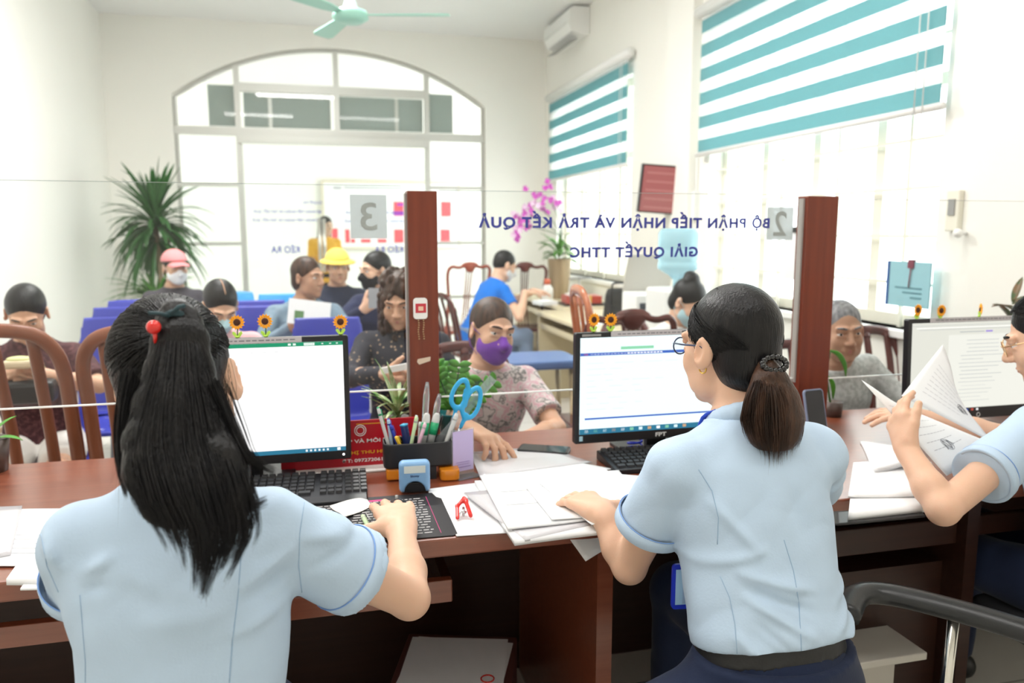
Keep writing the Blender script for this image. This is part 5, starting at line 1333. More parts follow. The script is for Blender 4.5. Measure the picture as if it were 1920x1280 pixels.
for dx, px, lab in ((.012, 801, 'left'), (.032, 820, 'right')):
    cp = thing('correction_pen', 'white correction pen with green label, %s one in the organizer' % lab, 'correction pen', (OX + dx, OY, ZT_ + .08)); e = W(px, 774, y=OY) - Vector(cp.location)
    MB().tube([(0, 0, 0), tuple(e * .5), tuple(e * .8), tuple(e * .95), tuple(e)], [.009, .0105, .0105, .008, .004], 14, flat=((0, 1, 0), .7)).build('body', M_wp, cp)
    MB().tube([tuple(e * .35), tuple(e * .72)], .0108, 14, flat=((0, 1, 0), .72)).build('label', M_green, cp)
M_clear = mat('clear_plastic', (.88, .90, .92), .08, trans=.85)
for x0, y0, px, py, w_, lab in ((.018, .02, 801, 716, .008, 'clear plastic wrapped utensil standing tallest left in the organizer'), (.036, .022, 824, 738, .008, 'short clear plastic strip standing behind the correction pens')):
    t = thing('plastic_strip', lab, 'plastic strip', (OX + x0, OY + y0, ZT_ + .07)); e = W(px, py, y=OY + y0) - Vector(t.location)
    MB().tube([(0, 0, 0), tuple(e * .8), tuple(e)], [w_, w_ * 1.1, w_ * .5], 8, flat=((0, 1, 0), .35)).build('strip', M_clear, t)
t = thing('clear_ruler', 'clear plastic ruler leaning right behind the blue scissors', 'ruler', (OX + .055, OY + .018, ZT_ + .08)); e = W(925, 708, y=OY + .02) - Vector(t.location)
u = e.normalized(); s_ = u.cross(Vector((0, 1, 0))).normalized() * .012
MB().add([tuple(-s_), tuple(s_), tuple(e + s_), tuple(e - s_)], [(0, 1, 2, 3)]).build('ruler', M_clear, t, solid=.002)
# scissors
sc_ = thing('scissors', 'scissors with bright blue handles standing handles up in the organizer', 'scissors', (OX + .050, OY - .005, ZT_ + .06))
M_scb = mat('bright_blue_plastic', (.03, .36, .68), .3)
def loop(px, py, rx, ry, rot):
    pts = []
    for i in range(26):
        a = 2 * PI * i / 26; x = rx * math.cos(a) * (1 + .18 * math.sin(a)); y = ry * math.sin(a); c_, s2 = math.cos(rot), math.sin(rot)
        pts.append(tuple(W(px + x * c_ - y * s2, py + x * s2 + y * c_, y=OY - .005) - Vector(sc_.location)))
    return pts
def wp(x, y): return tuple(W(x, y, y=OY - .005) - Vector(sc_.location))
S = SDF(.006)
for L_ in (loop(863, 738, 14, 27, R(18)), loop(885, 755, 14, 30, R(22))):
    for a, b in zip(L_, L_[1:] + L_[:1]): S.cap(a, b, .0046, .0046)
S.cap(wp(855, 765), wp(848, 800), .0055, .005); S.cap(wp(874, 778), wp(864, 800), .0065, .005); S.cap(wp(872, 732), wp(873, 760), .004, .004); S.ell(wp(871, 742), (.006, .004, .006))
S.mesh('handles', .0024, M_scb, sc_)
b = MB(); b.tube([wp(848, 798), wp(842, 830), (-.02, 0, .0)], [.005, .005, .002], 6, flat=((0, 1, 0), .3)).tube([wp(864, 798), wp(852, 830), (-.012, .003, 0)], [.005, .005, .002], 6, flat=((0, 1, 0), .3)); b.build('blades', mat('steel', (.6, .6, .62), .25, metal=.9), sc_)
# stamp
st = thing('self_inking_stamp', 'light blue self inking stamp in front of the desk organizer', 'stamp', (.222, 1.845, ZT_ + .003), R(-4))
M_stb = mat('powder_blue_plastic', (.20, .38, .62), .3)
S = SDF(.006)
def rz_(S, x0, x1, y0, y1, z0, z1, r, mode='add', k=.004):
    cx, cy, cz = (x0 + x1) / 2, (y0 + y1) / 2, (z0 + z1) / 2; hx_, hy_, hz_ = (x1 - x0) / 2, (y1 - y0) / 2, (z1 - z0) / 2
    def fn(X, Y, Z):
        a = np.abs(X - cx) - hx_ + r; b = np.abs(Y - cy) - hy_ + r; c = np.abs(Z - cz) - hz_ + r
        return np.sqrt(np.maximum(a, 0) ** 2 + np.maximum(b, 0) ** 2 + np.maximum(c, 0) ** 2) + np.minimum(np.maximum(a, np.maximum(b, c)), 0) - r
    return S._o(fn, (x0, y0, z0), (x1, y1, z1), k, mode)
rz_(S, -.038, .038, -.017, .017, .0, .080, .012); S.cap((0, -.03, .004), (0, .03, .004), .026, .026, k=.002, mode='cut'); S.half((0, 0, .001), (0, 0, -1))
S.mesh('housing', .0024, M_stb, st)
MB().box(-.033, .033, -.012, .012, .002, .026).build('ink_pad', M_black, st, bevel=.002)
MB().box(-.026, .026, -.0176, -.0168, .052, .070).build('label_window', mat('pale_window', (.62, .68, .66), .3), st)
text('wordmark', 'Shiny', .022, .007, frame_M((0, -.0176, .044), (1, 0, 0), (0, 0, 1), (0, -1, 0)), mat('navy_plastic', (.015, .03, .13), .35), st)
# red name plate
M_red_s = mat('crimson_plate', (.46, .008, .020), .3); M_ys = mat('yellow_lettering', (.80, .42, .02), .5); M_ws = mat('white_lettering', (.85, .82, .80), .5)
sg = thing('name_plate', 'crimson name plate with white and yellow lettering behind the monitor foot', 'name plate', (.066, 2.09, ZT_), R(0))
Pw = .36; Ph_ = .125
T = Matrix.Translation((0.01, 0, .004))
MB().box(-Pw / 2, Pw / 2, -.003, .003, 0, Ph_ + .003, M=T).build('plate', M_red_s, sg)
MB().box(-Pw / 2, Pw / 2, -.055, .012, -.003, .001, M=T).build('foot', M_white, sg)
def st_(body, cx, cz, w, h, m): text('lettering', body, w, h, T @ frame_M((cx, -.0034, cz), (1, 0, 0), (0, 0, 1), (0, -1, 0)), m, sg, offset=.02)
st_('NÔNG NGHIỆP VÀ MÔI TRƯỜNG', .02, .071, .315, .016, M_ws); st_('NGUYỄN THỊ THU HUỆ', .010, .040, .200, .016, M_ys); st_('ĐT: 0972720618', .040, .017, .120, .010, M_ws)
b = MB(); T2 = T @ Matrix.Translation((.030, -.0036, .100))
for rad in (.015, .010): b.tube([tuple(T2 @ Vector((rad * math.cos(a), 0, rad * math.sin(a)))) for a in [2 * PI * i / 24 for i in range(24)]], .0013, 5, closed=True)
b.build('emblem', M_ws, sg)
MB().box(.02, .10, -.0036, -.003, .117, .119, M=T).build('lettering_line', M_ys, sg)
# lilac card in an acrylic stand (its code is left out)
ac_ = thing('acrylic_card_stand', 'clear acrylic stand with a plain lilac card beside the organizer', 'card stand', tuple(W(868, 890, z=ZT_)), R(20))
hz_ = .125
MB().box(-.034, .034, -.001, .001, 0, hz_).box(-.034, .034, -.04, .0, 0, .002).build('stand', M_clear, ac_)
MB().box(-.031, .031, -.0025, -.0015, .012, hz_ - .004).build('card', mat('lilac_card', (.50, .42, .68), .6), ac_)
MB().box(-.022, .022, -.0032, -.0026, .022, .024).box(-.018, .018, -.0032, -.0026, .030, .031).box(-.022, .020, -.0032, -.0026, .036, .037).build('printed_line', mat('violet_print', (.25, .18, .42), .6), ac_)
# red staple remover
sr = thing('staple_remover', 'red and silver staple remover on the white papers', 'staple remover', tuple(W(868, 970, z=ZT_ + .004)), R(8))
S = SDF(.004); S.cap((.014, -.012, .008), (.014, .022, .030), .0065, .0065, flat=((1, 0, 0), .7)); S.cap((.014, .022, .030), (.013, .030, .034), .0065, .004)
S.cap((-.016, -.010, .005), (-.006, .022, .020), .0045, .0045); S.cap((-.006, .022, .020), (.013, .030, .032), .0045, .0045)
S.mesh('grips', .0022, M_red, sr); MB().tube([(-.012, -.002, .006), (-.002, .006, .014), (.008, .0, .010)], .0035, 8).tube([(0, -.004, .006), (.006, .014, .018)], .003, 8).build('jaws', mat('steel', (.6, .6, .62), .25, metal=.9), sr)
# ---------------- papers
rr = random.Random(21)
def sheet(label, px4, z, m=None, bump=.002, th=.0012, seed=1, lines=0, cat='paper', name='paper_sheet', group=None, rot=0):
    P = [W(x, y, z=ZT_ + z) for x, y in px4]; c = sum(P, Vector()) / 4; t = thing(name, label, cat, (c.x, c.y, ZT_), 0, group)
    P = [p - Vector(t.location) for p in P]; A, B_, C2, D2 = P
    f1, f2, q1, q2 = [random.Random(seed * 7 + i).uniform(2, 6) for i in range(4)]
    def fn(u, v, dz=0):
        p = (A * (1 - u) + B_ * u) * (1 - v) + (D2 * (1 - u) + C2 * u) * v
        return p + Vector((0, 0, dz + bump * (.5 + .5 * math.sin(f1 * u + q1) * math.sin(f2 * v + q2))))
    MB().grid(fn, 12, 10).build('sheet', m or M_paper, t, solid=th)
    if lines:
        b = MB()
        for r in range(lines):
            v = .12 + .76 * r / max(1, lines); u = .12
            ue = rr.uniform(.5, .9)
            b.add([tuple(fn(u, v, th * .5 + .0005)), tuple(fn(ue, v, th * .5 + .0005)), tuple(fn(ue, v + .008, th * .5 + .0005)), tuple(fn(u, v + .008, th * .5 + .0005))], [(0, 1, 2, 3)])
        b.build('printed_lines', mat('light_grey_print', (.55, .55, .57), .8), t)
    return t
# px order: back-left, back-right, front-right, front-left
M_sleeve = mat('clear_document_sleeve', (.78, .77, .80), .12, trans=.25)
sheet('large white sheet under the staple remover and mouse pad', [(800, 918), (905, 905), (950, 1000), (856, 1006)], .001, seed=2)
sheet('clear plastic document sleeve under the customer\'s pointing finger', [(880, 848), (1020, 838), (1110, 868), (900, 898)], .003, M_sleeve, bump=.006, seed=4, cat='document sleeve', name='document_sleeve')
sheet('white paper sliding under the plastic sleeve behind the pile', [(905, 880), (1080, 866), (1150, 880), (940, 915)], .005, seed=5, lines=4)
sheet('bottom white bundle of the wide paper pile', [(890, 905), (1160, 885), (1235, 985), (965, 1020)], .008, th=.010, seed=6, group='papers piled before the glasses clerk')
sheet('plastic covered bundle with slanting left edge in the paper pile', [(870, 925), (1130, 900), (1110, 985), (985, 1014)], .013, M_sleeve, th=.004, seed=7, cat='document sleeve', name='document_sleeve')
sheet('wide white sheet at the left of the paper pile', [(900, 893), (1040, 885), (1105, 975), (952, 993)], .020, th=.004, seed=8, lines=3)
sheet('white sheet turned clockwise in the middle of the paper pile', [(985, 912), (1100, 880), (1180, 965), (1035, 975)], .026, seed=9, th=.001, lines=5)
sheet('white printed form under the clerk\'s left hand', [(1010, 905), (1130, 878), (1240, 935), (1110, 985)], .029, seed=10, th=.001, lines=12)
sheet('white form at the right of the pile by the clerk\'s arm', [(1110, 885), (1225, 895), (1240, 960), (1175, 990)], .024, seed=11, th=.001, lines=7)
sheet('crumpled ivory tissue in front of the keyboard with blue bar page', [(1190, 895), (1245, 893), (1250, 905), (1200, 912)], .012, M_paper2, bump=.012, seed=12, cat='tissue', name='tissue')
# sheet that hangs over the desk edge, its code left blank
hp = thing('hanging_sheet', 'white sheet with its corner hanging over the counter edge', 'paper', tuple(W(1090, 985, z=ZT_ + .01)))
o_ = Vector(hp.location)
C4 = [W(1055, 992, y=1.56) - o_, W(1112, 978, y=1.58) - o_, W(1150, 1020, y=1.52) - o_, W(1098, 1052, y=1.50) - o_]
MB().grid(lambda u, v: (C4[0] * (1 - u) + C4[1] * u) * (1 - v) + (C4[3] * (1 - u) + C4[2] * u) * v, 6, 6).build('sheet', M_paper, hp, solid=.0008)
# left edge papers
sheet('plastic sleeve of papers at the left picture edge on the counter', [(-60, 955), (42, 950), (20, 1040), (-70, 1060)], .006, M_sleeve, th=.006, seed=13, cat='document sleeve', name='document_sleeve')
sheet('white printed list beside the left clerk\'s shoulder', [(20, 955), (140, 955), (150, 1060), (-10, 1062)], .003, seed=14, lines=10)
sheet('stack of white cards below the printed list at the left', [(35, 1060), (140, 1045), (150, 1090), (12, 1092)], .010, th=.012, seed=15)
sheet('lower white card fanned out of the left stack', [(60, 1075), (150, 1065), (160, 1100), (38, 1106)], .004, th=.004, seed=16)
# right stack by clerk 3
sheet('white open paper stack under the raised arm at the right', [(1600, 868), (1720, 862), (1745, 930), (1590, 932)], .016, th=.004, seed=17)
sheet('lower ivory paper stack at the right end of the counter', [(1600, 880), (1745, 870), (1790, 950), (1590, 972)], .006, th=.012, seed=18)
sheet('white plastic pouch lying on the right paper stack', [(1612, 838), (1690, 836), (1740, 872), (1640, 884)], .022, mat('white_pouch', (.82, .82, .83), .3), bump=.014, th=.010, seed=19, cat='pouch', name='plastic_pouch')
sheet('black folder under the right paper stack', [(1560, 960), (1720, 950), (1735, 968), (1560, 985)], -.0, M_black, bump=0, th=.004, seed=20, cat='folder', name='folder')
# raised papers held by clerk 3
hp = thing('held_paper', 'creased printed paper held up by the clerk at the right edge', 'paper', tuple(W(1740, 790, y=1.62)))
o_ = Vector(hp.location)
def fold_sheet(name, C4, bow, bowdir, parent, lines, y0=0, stamp=None):
    A, B_, C2, D2 = C4; bd_ = Vector(bowdir)
    f = lambda u, v, e=0: (A * (1 - u) + B_ * u) * (1 - v) + (D2 * (1 - u) + C2 * u) * v + bd_ * (bow * math.sin(PI * u) * (1 - .5 * v)) + Vector((0, -e, 0))
    o = MB().grid(f, 14, 12).build(name, M_paper, parent, solid=.0006)
    b = MB()
    for r in range(lines):
        v = .25 + .6 * r / lines; ue = rr.uniform(.55, .85)
        for k in range(8):
            u0 = .15 + (ue - .15) * k / 8; u1 = .15 + (ue - .15) * (k + .8) / 8
            b.add([tuple(f(u0, v, .001)), tuple(f(u1, v, .001)), tuple(f(u1, v + .006, .001)), tuple(f(u0, v + .006, .001))], [(0, 1, 2, 3)])
    b.build('printed_lines', mat('mid_grey_print', (.45, .45, .48), .8), o)
    if stamp:
        b = MB(); c = stamp
        for q in (.07, .045): b.tube([tuple(f(c[0] + q * math.cos(a), c[1] + q * math.sin(a), .0015)) for a in [2 * PI * i / 18 for i in range(18)]], .0005, 4, closed=True)
        b.tube([tuple(f(c[0] + x, c[1] + y, .0018)) for x, y in ((-.08, .05), (-.02, -.06), (.0, .06), (.06, -.05), (.1, .02))], .0006, 4)
        b.build('signature', mat('dark_grey_print', (.2, .2, .22), .7), o)
def wy(x, y, Y): return W(x, y, y=Y) - o_
fold_sheet('front_leaf', [wy(1615, 712, 1.62), wy(1668, 752, 1.66), wy(1862, 832, 1.60), wy(1775, 892, 1.50)], .012, (0, -1, 0), hp, 7, stamp=(.45, .75))
fold_sheet('rear_leaf', [wy(1768, 645, 1.78), wy(1790, 740, 1.72), wy(1862, 830, 1.62), wy(1690, 742, 1.72)], .010, (0, -1, 0), hp, 8, stamp=(.7, .6))
# phones
ph = thing('smartphone', 'black smartphone lying by the customer in the purple mask', 'phone', tuple(W(1020, 846, z=ZT_)), R(62))
MB().prism(rrect(.072, .150, .010), .001, .010).build('body', M_black, ph, bevel=.002); MB().box(-.032, .032, -.068, .068, .0102, .0106).build('screen', mat('dark_glass', (.02, .02, .025), .05), ph)
ph = thing('smartphone', 'dark smartphone propped upright below the right wooden post', 'phone', tuple(W(1532, 800, y=2.08)), R(8))
b = MB(); T = Matrix.Rotation(R(-14), 4, 'X') @ Matrix.Translation((0, 0, .045)) @ Matrix.Rotation(R(90), 4, 'X')
b.prism(rrect(.078, .150, .012), -.004, .004, M=T); b.build('body', mat('blue_grey_case', (.22, .27, .40), .4), ph, bevel=.001)
MB().prism(rrect(.070, .142, .009), .0042, .0048, M=T).build('screen', mat('dark_glass', (.02, .02, .025), .05), ph)
zb_ = ZT_ - ph.location.z
MB().box(-.04, .04, -.03, .06, zb_, zb_ + .012).box(-.01, .01, .02, .04, zb_, .03).build('stand', M_black, ph)
# cables and small blue thing under monitor 2
cb = thing('cable_coil', 'small coil of blue and black cable below the monitor with blue bar page', 'cable', tuple(W(1190, 845, z=ZT_)))
b = MB(); b.tube([tuple(Vector((.022 * math.cos(a), .016 * math.sin(a), .006 + .002 * a))) for a in [i * .5 for i in range(30)]], .003, 6); b.build('loops', M_bb, cb)
MB().tube([(.0, 0, .004), (.06, .05, .004), (.10, .12, .004)], .003, 6).build('lead', M_black, cb)
# dark shelf unit and papers under the counter
lw = thing('low_white_shelf', 'low off white stepped shelf under the counter behind the seated clerk', 'shelf', (1.30, 1.58, 0))
MB().box(-.16, .16, -.08, .20, .335, .355).build('top_board', mat('off_white_laminate', (.50, .47, .42), .5), lw, bevel=.003)
MB().box(-.10, .10, -.04, .18, .14, .335).build('support', MATS['off_white_laminate'], lw); MB().box(-.16, .16, -.14, .20, .12, .14).build('lower_board', MATS['off_white_laminate'], lw, bevel=.003); MB().box(-.12, .12, -.10, .18, 0, .12).build('plinth', MATS['off_white_laminate'], lw)
bx = thing('document_box', 'dark box of documents standing on the floor under the counter', 'box', (.30, 1.78, 0), R(-18))
MB().box(-.15, .15, -.20, .20, 0, .30).build('carton', mat('dark_red_brown_card', (.10, .03, .025), .6), bx, bevel=.004)
for k in range(2): MB().box(-.13, .13, -.19, .17, .301 + k * .004, .304 + k * .004, M=Matrix.Rotation(R(-4 + 5 * k), 4, 'Z')).build('document', M_paper, bx)
MB().tube([(.09 + .016 * math.cos(a), -.02 + .016 * math.sin(a), .3095) for a in [2 * PI * i / 16 for i in range(16)]], .002, 5, closed=True).build('red_seal', M_red, bx)
# office chairs of the clerks
M_chr = mat('chrome', (.65, .63, .58), .18, metal=1)
def stool(label, x, y, sz, rz=0, arms=False):
    t = thing('office_chair', label, 'chair', (x, y, 0), rz)
    S = SDF(.03); rz_(S, -.22, .22, -.21, .21, sz - .07, sz, .03); S.mesh('seat', .012, mat('black_upholstery', (.015, .015, .018), .7), t)
    MB().tube([(0, 0, .09), (0, 0, sz - .07)], .025, 12).build('column', M_chr, t)
    for k in range(5):
        a = 2 * PI * k / 5; MB().tube([(0, 0, .11), (math.cos(a) * .26, math.sin(a) * .26, .07)], [.022, .014], 8).ball((math.cos(a) * .26, math.sin(a) * .26, .03), .03, 12, 8).build('base_arm', M_black, t)
    return t
stool('black swivel seat under the long ponytail clerk', c1['loc'].x, c1['loc'].y, c1['seat'] - .01)
stool('black swivel seat under the clerk in glasses', c2['loc'].x, c2['loc'].y, c2['seat'] - .01)
ch = stool('black chair with armrests and chrome supports at the lower right', c3['loc'].x, c3['loc'].y - .02, c3['seat'] - .01)
o_ = Vector(ch.location); zA = .69
pts = [W(1585, 1155, z=zA - .01), W(1605, 1118, z=zA), W(1650, 1112, z=zA), W(1740, 1130, z=zA), W(1920, 1182, z=zA - .01), W(2050, 1240, z=zA - .03)]
MB().tube([tuple(p - o_) for p in spline(pts, 24)], .027, 12, flat=((0, 0, 1), .75)).build('armrest', mat('black_armrest', (.016, .017, .018), .32, bump=(500, .06)), ch)
a = W(1788, 1160, z=zA - .02) - o_; MB().tube([tuple(a), tuple(a + Vector((-.02, -.01, -.25))), tuple(a + Vector((.06, .05, -.36)))], .011, 10).build('arm_support', M_chr, ch)
S = SDF(.03); rz_(S, -.21, .21, -.27, -.22, .52, .95, .025); S.mesh('backrest', .012, MATS['black_upholstery'], ch)
# ================================================================= THE WAITING ROOM
def gp(px, py, y, fl=False):
    p = W(px, py, y=y); return p
M_seatb = mat('violet_blue_seat_plastic', (.045, .055, .36), .3); M_seatl = mat('sky_blue_seat_plastic', (.05, .33, .68), .3); M_steel = mat('grey_steel_tube', (.25, .25, .26), .35, metal=.6)
def plastic_seat(label, x, y, rz=PI, m=None, h=.85, group='blue plastic waiting seats'):
    """gang seat with moulded shell; its own front is local +Y"""
    t = thing('waiting_seat', label, 'seat', (x, y, 0), rz, group); m = m or M_seatb
    S = SDF(.03)
    rz_(S, -.215, .215, -.20, .22, .415, .445, .015)
    S.loft(Matrix.Translation((0, -.20, .44)) @ Matrix.Rotation(R(12), 4, 'X'), [(0, 0, 0, .20, .016), (.15, 0, 0, .205, .016), (.30, 0, 0, .205, .016), (h - .46, 0, 0, .170, .014)], pw=3.5)
    S.cap((0, .22, .43), (0, .22, .432), .02, .02)
    S.mesh('shell', .014, m, t)
    for sx in (-1, 1): MB().tube([(sx * .17, -.20, .01), (sx * .15, -.12, .40), (sx * .15, .16, .40), (sx * .17, .20, .01)], .014, 8).build('leg', M_steel, t)
    return t
row_specs = []
def seat_at(px_c, ytop, Y, label, m=None, rz=PI, h=None):
    p = W(px_c, ytop, y=Y); return plastic_seat(label, p.x, p.y - (-.28), rz, m, h=p.z)
for c, lab in ((c8, 'violet blue seat under the woman in the maroon top'), (c11, 'violet blue seat under the woman in denim'), (c13, 'violet blue seat under the black masked woman'),
               (c9, 'violet blue seat under the man in the pink cap'), (c12, 'violet blue seat under the person in the yellow hat'), (c10, 'violet blue seat under the woman in pink'), (c14, 'violet blue seat under the curly haired woman')):
    l = c['loc']; s = c['seat']; t = plastic_seat(lab, l.x, l.y, c['rz'], h=.80); t.scale = (1, 1, max(.6, (s - .04) / .445))
seat_at(162, 606, 4.0, 'violet blue seat nearest the maroon top woman, front left row', h=1)
seat_at(182, 583, 4.25, 'violet blue seat in the second row behind the front left seat')
seat_at(212, 567, 4.85, 'violet blue seat farthest back at the left, third row')
seat_at(250, 590, 3.95, 'violet blue seat half hidden by the left clerk\'s head')
seat_at(471, 568, 4.7, 'violet blue seat behind the pink jacket woman, right side')
seat_at(478, 580, 4.3, 'violet blue seat close behind the pink jacket woman')
seat_at(618, 607, 3.55, 'large violet blue seat behind the monitor with green bar')
seat_at(421, 549, 6.4, 'sky blue seat beyond the pink jacket woman', M_seatl)
seat_at(521, 553, 5.6, 'sky blue seat left of the denim jacket woman', M_seatl)
# wooden chairs ------------------------------------------------------------------
M_cw = ramp_mat('brown_varnished_wood', [(.3, (.20, .065, .03)), (.7, (.27, .09, .045))], 14, .3, stretch=(1, 1, .2), spec=.5)
M_cr = ramp_mat('red_varnished_wood', [(.3, (.26, .05, .03)), (.7, (.34, .075, .04))], 14, .25, stretch=(1, 1, .2), spec=.5)
M_cd = ramp_mat('dark_cherry_wood', [(.3, (.075, .018, .015)), (.7, (.13, .035, .028))], 14, .25, stretch=(1, 1, .2), spec=.5)
def wood_chair(label, x, y, rz, m, top=1.12, w=.42, style='slat', cush=None, group=None, rake=.16):
    t = thing('wooden_chair', label, 'chair', (x, y, 0), rz, group)
    MB().prism([(-w / 2, -.21), (w / 2, -.21), (w / 2 + .015, .20), (-w / 2 - .015, .20)], .42, .455).build('seat', m, t, bevel=.006)
    if cush: MB().prism(rrect(w - .02, .38, .05), .456, .50).build('cushion', cush, t, bevel=.015)
    for sx in (-1, 1): MB().tube([(sx * (w / 2 - .02), .18, 0), (sx * (w / 2 - .02), .18, .42)], [.015, .021], 8).build('leg', m, t)
    def py(z): return -.20 - rake * ((z - .45) / .65) ** 1.6 if z > .45 else -.20 - .05 * (.45 - z)
    if style == 'slat':      # stiles bending into a rounded top rail, flat upright slats
        pts = [(-w / 2 + .02, py(0), 0), (-w / 2 + .02, py(.45), .45), (-w / 2 + .02, py(.8), .8), (-w / 2 + .022, py(top - .12), top - .12), (-w / 2 + .05, py(top - .045), top - .045), (-w / 4 + .0, py(top), top - .005), (0, py(top), top + .005)]
        pts += [(-a, b, c) for a, b, c in pts[-2::-1]]
        MB().tube(spline(pts, 60), .024, 10, flat=((0, 1, 0), .6)).build('back_frame', m, t)
        for x_ in (-.115, 0, .115): MB().tube(spline([(x_, py(.47), .47), (x_, py(.7), .7), (x_, py(.9), .9), (x_, py(top - .05), top - .03)], 14), .020, 8, flat=((0, 1, 0), .5)).build('slat', m, t)
    else:                    # slender bowed frame, carved crest, pierced splat
        pts = [(-w / 2 + .02, py(0), 0), (-w / 2 + .02, py(.45), .45), (-w / 2 + .03, py(.75), .75), (-w / 2 + .0, py(top - .10), top - .10), (-w / 2 + .03, py(top - .02), top - .025), (-w / 4, py(top), top - .03), (0, py(top), top)]
        pts += [(-a, b, c) for a, b, c in pts[-2::-1]]
        MB().tube(spline(pts, 60), .016, 10).build('back_frame', m, t)
        S = SDF(.02); S.ell((0, py(top), top - .01), (.085, .018, .034)); S.ell((0, py(top), top - .045), (.045, .016, .035)); S.mesh('crest', .007, m, t)
        for x_ in (-.035, -.012, .012, .035): MB().tube(spline([(x_ * 1.4, py(.47), .47), (x_ * .8, py(.7), .7), (x_, py(top - .06), top - .06)], 12), .006, 6).build('spindle', m, t)
    return t
# the two chairs in front of the counter on the left, backs towards it
def chair_px(label, px, py, Y, rz, m, **k):
    p = W(px, py, y=Y); bx_, by_ = math.sin(rz) * -.34, math.cos(rz) * .34
    return wood_chair(label, p.x + bx_ * 1.0, p.y + by_ * 1.0, rz, m, top=p.z, **k)
chair_px('brown varnished chair at the left picture edge, arched slatted back', -18, 622, 2.78, 0, M_cw)
chair_px('brown varnished chair beside the left clerk\'s head, arched slatted back', 262, 622, 2.78, 0, M_cw)
chair_px('slim red chair with carved crest behind the man in bright blue', 880, 495, 7.2, R(8), M_cr, style='carved')
chair_px('dark cherry chair with carved crest at the end of the cream table', 984, 495, 7.2, R(-10), M_cd, style='carved')
chair_px('tall orange brown slatted chair seen side on beside the masked customer', 1058, 545, 3.35, R(-97), ramp_mat('orange_varnished_wood', [(.3, (.36, .10, .035)), (.7, (.48, .15, .06))], 14, .25, stretch=(1, 1, .2), spec=.5), rake=.07)
chair_px('dark cherry chair with broad carved crest before the white top woman', 1188, 588, 3.25, R(-4), M_cd, style='carved')
chair_px('dark cherry chair behind the elderly man', 1612, 618, 3.25, R(180), M_cd, w=.40)
wood_chair('dark chair carrying the customer in the purple mask', c4['loc'].x, c4['loc'].y, PI, M_cd, top=.90)
wood_chair('dark chair carrying the man in bright blue', c7['loc'].x, c7['loc'].y, c7['rz'], M_cd, top=.90)
wood_chair('dark chair carrying the woman in the white top', c6['loc'].x, c6['loc'].y, c6['rz'], M_cd, top=.88)
wood_chair('dark chair carrying the elderly man', c5['loc'].x, c5['loc'].y, PI, M_cd, top=.88)
bs = thing('blue_stool', 'low stool with blue cushion between the masked customer and the slatted chair', 'stool', tuple(W(1005, 690, y=3.9)[:2]) + (0,))
z_ = W(1000, 668, y=3.9).z
MB().prism(rrect(.42, .36, .06), z_ - .045, z_).build('cushion', mat('slate_blue_vinyl', (.10, .17, .36), .4), bs, bevel=.012)
for sx in (-1, 1):
    for sy in (-1, 1): MB().tube([(sx * .18, sy * .14, 0), (sx * .16, sy * .12, z_ - .045)], .016, 8).build('leg', mat('pale_wood', (.62, .50, .30), .5), bs)
# cream tables ------------------------------------------------------------------
M_tab = ramp_mat('cream_beech_board', [(.3, (.68, .58, .38)), (.7, (.74, .65, .45))], 5, .35, stretch=(1, .2, 1), spec=.4)
def table(label, x0, x1, y0, y1, z=.75, front='x'):
    t = thing('office_table', label, 'table', ((x0 + x1) / 2, (y0 + y1) / 2, 0)); a, b = (x1 - x0) / 2, (y1 - y0) / 2
    MB().box(-a, a, -b, b, z - .03, z).build('table_top', M_tab, t, bevel=.004)
    for s in (-1, 1): MB().box(-a + .02, a - .02, s * (b - .03) - .015, s * (b - .03) + .015, 0, z - .03).build('side_panel', M_tab, t)
    MB().box(a - .06, a - .04, -b + .05, b - .05, .25, z - .03).build('modesty_panel', M_tab, t)
    MB().box(-a + .03, a - .10, -b + .06, b - .06, z - .14, z - .125).build('under_shelf', M_tab, t)
    MB().box(-a + .025, -a + .04, -b + .05, b - .05, z - .125, z - .095).build('drawer_rail', M_tab, t)
    return t
table('long cream wood table along the right wall holding the flower vase', 2.06, 2.70, 6.3, 8.0)
table('nearer cream wood table with black bag, beyond the slatted chair', 1.78, 2.70, 4.75, 6.2)
# vase with orchids
p = W(1048, 560, y=7.3); vz = .75
v = thing('flower_vase', 'tall brown vase of pink orchids and green leaves on the cream table', 'vase', (p.x, 7.3, vz))
vt = W(1048, 485, y=7.3).z - vz
MB().lathe([(0, 0), (.075, 0), (.085, .01), (.105, vt * .5), (.115, vt - .01), (.120, vt), (.108, vt), (.10, vt * .5), (0, .05)], 24).build('vase_body', ramp_mat('tan_ribbed_ceramic', [(.4, (.30, .22, .13)), (.6, (.42, .32, .20))], 14, .5, stretch=(1, 1, .05)), v)
rr = random.Random(31); M_gl = mat('leaf_green', (.09, .26, .04), .45, noise=(6, .3)); M_gd = mat('deep_leaf_green', (.035, .12, .03), .4, noise=(8, .3)); M_or2 = mat('orchid_magenta', (.62, .10, .52), .6, noise=(30, .3)); M_or3 = mat('orchid_pale', (.85, .62, .80), .6)
def leaf_mesh(b, base, d, length, width, droop, rr, n=7, up=Vector((0, 0, 1))):
    d = Vector(d).normalized(); side = d.cross(up); side = side.normalized() if side.length > .05 else Vector((1, 0, 0)); vs = []; p = Vector(base); dd = d.copy()
    for i in range(n + 1):
        t = i / n; w_ = width * math.sin(PI * min(1, (t * .92 + .08))) ** .7 if t < 1 else .0005
        nrm = side.cross(dd).normalized()
        vs += [tuple(p - side * w_ + nrm * w_ * .25), tuple(p), tuple(p + side * w_ + nrm * w_ * .25)]
        dd = (dd + Vector((0, 0, -droop / n))).normalized(); p = p + dd * (length / n)
    fs = []
    for i in range(n): a = i * 3; fs += [(a, a + 1, a + 4, a + 3), (a + 1, a + 2, a + 5, a + 4)]
    b.add(vs, fs, 0, True)
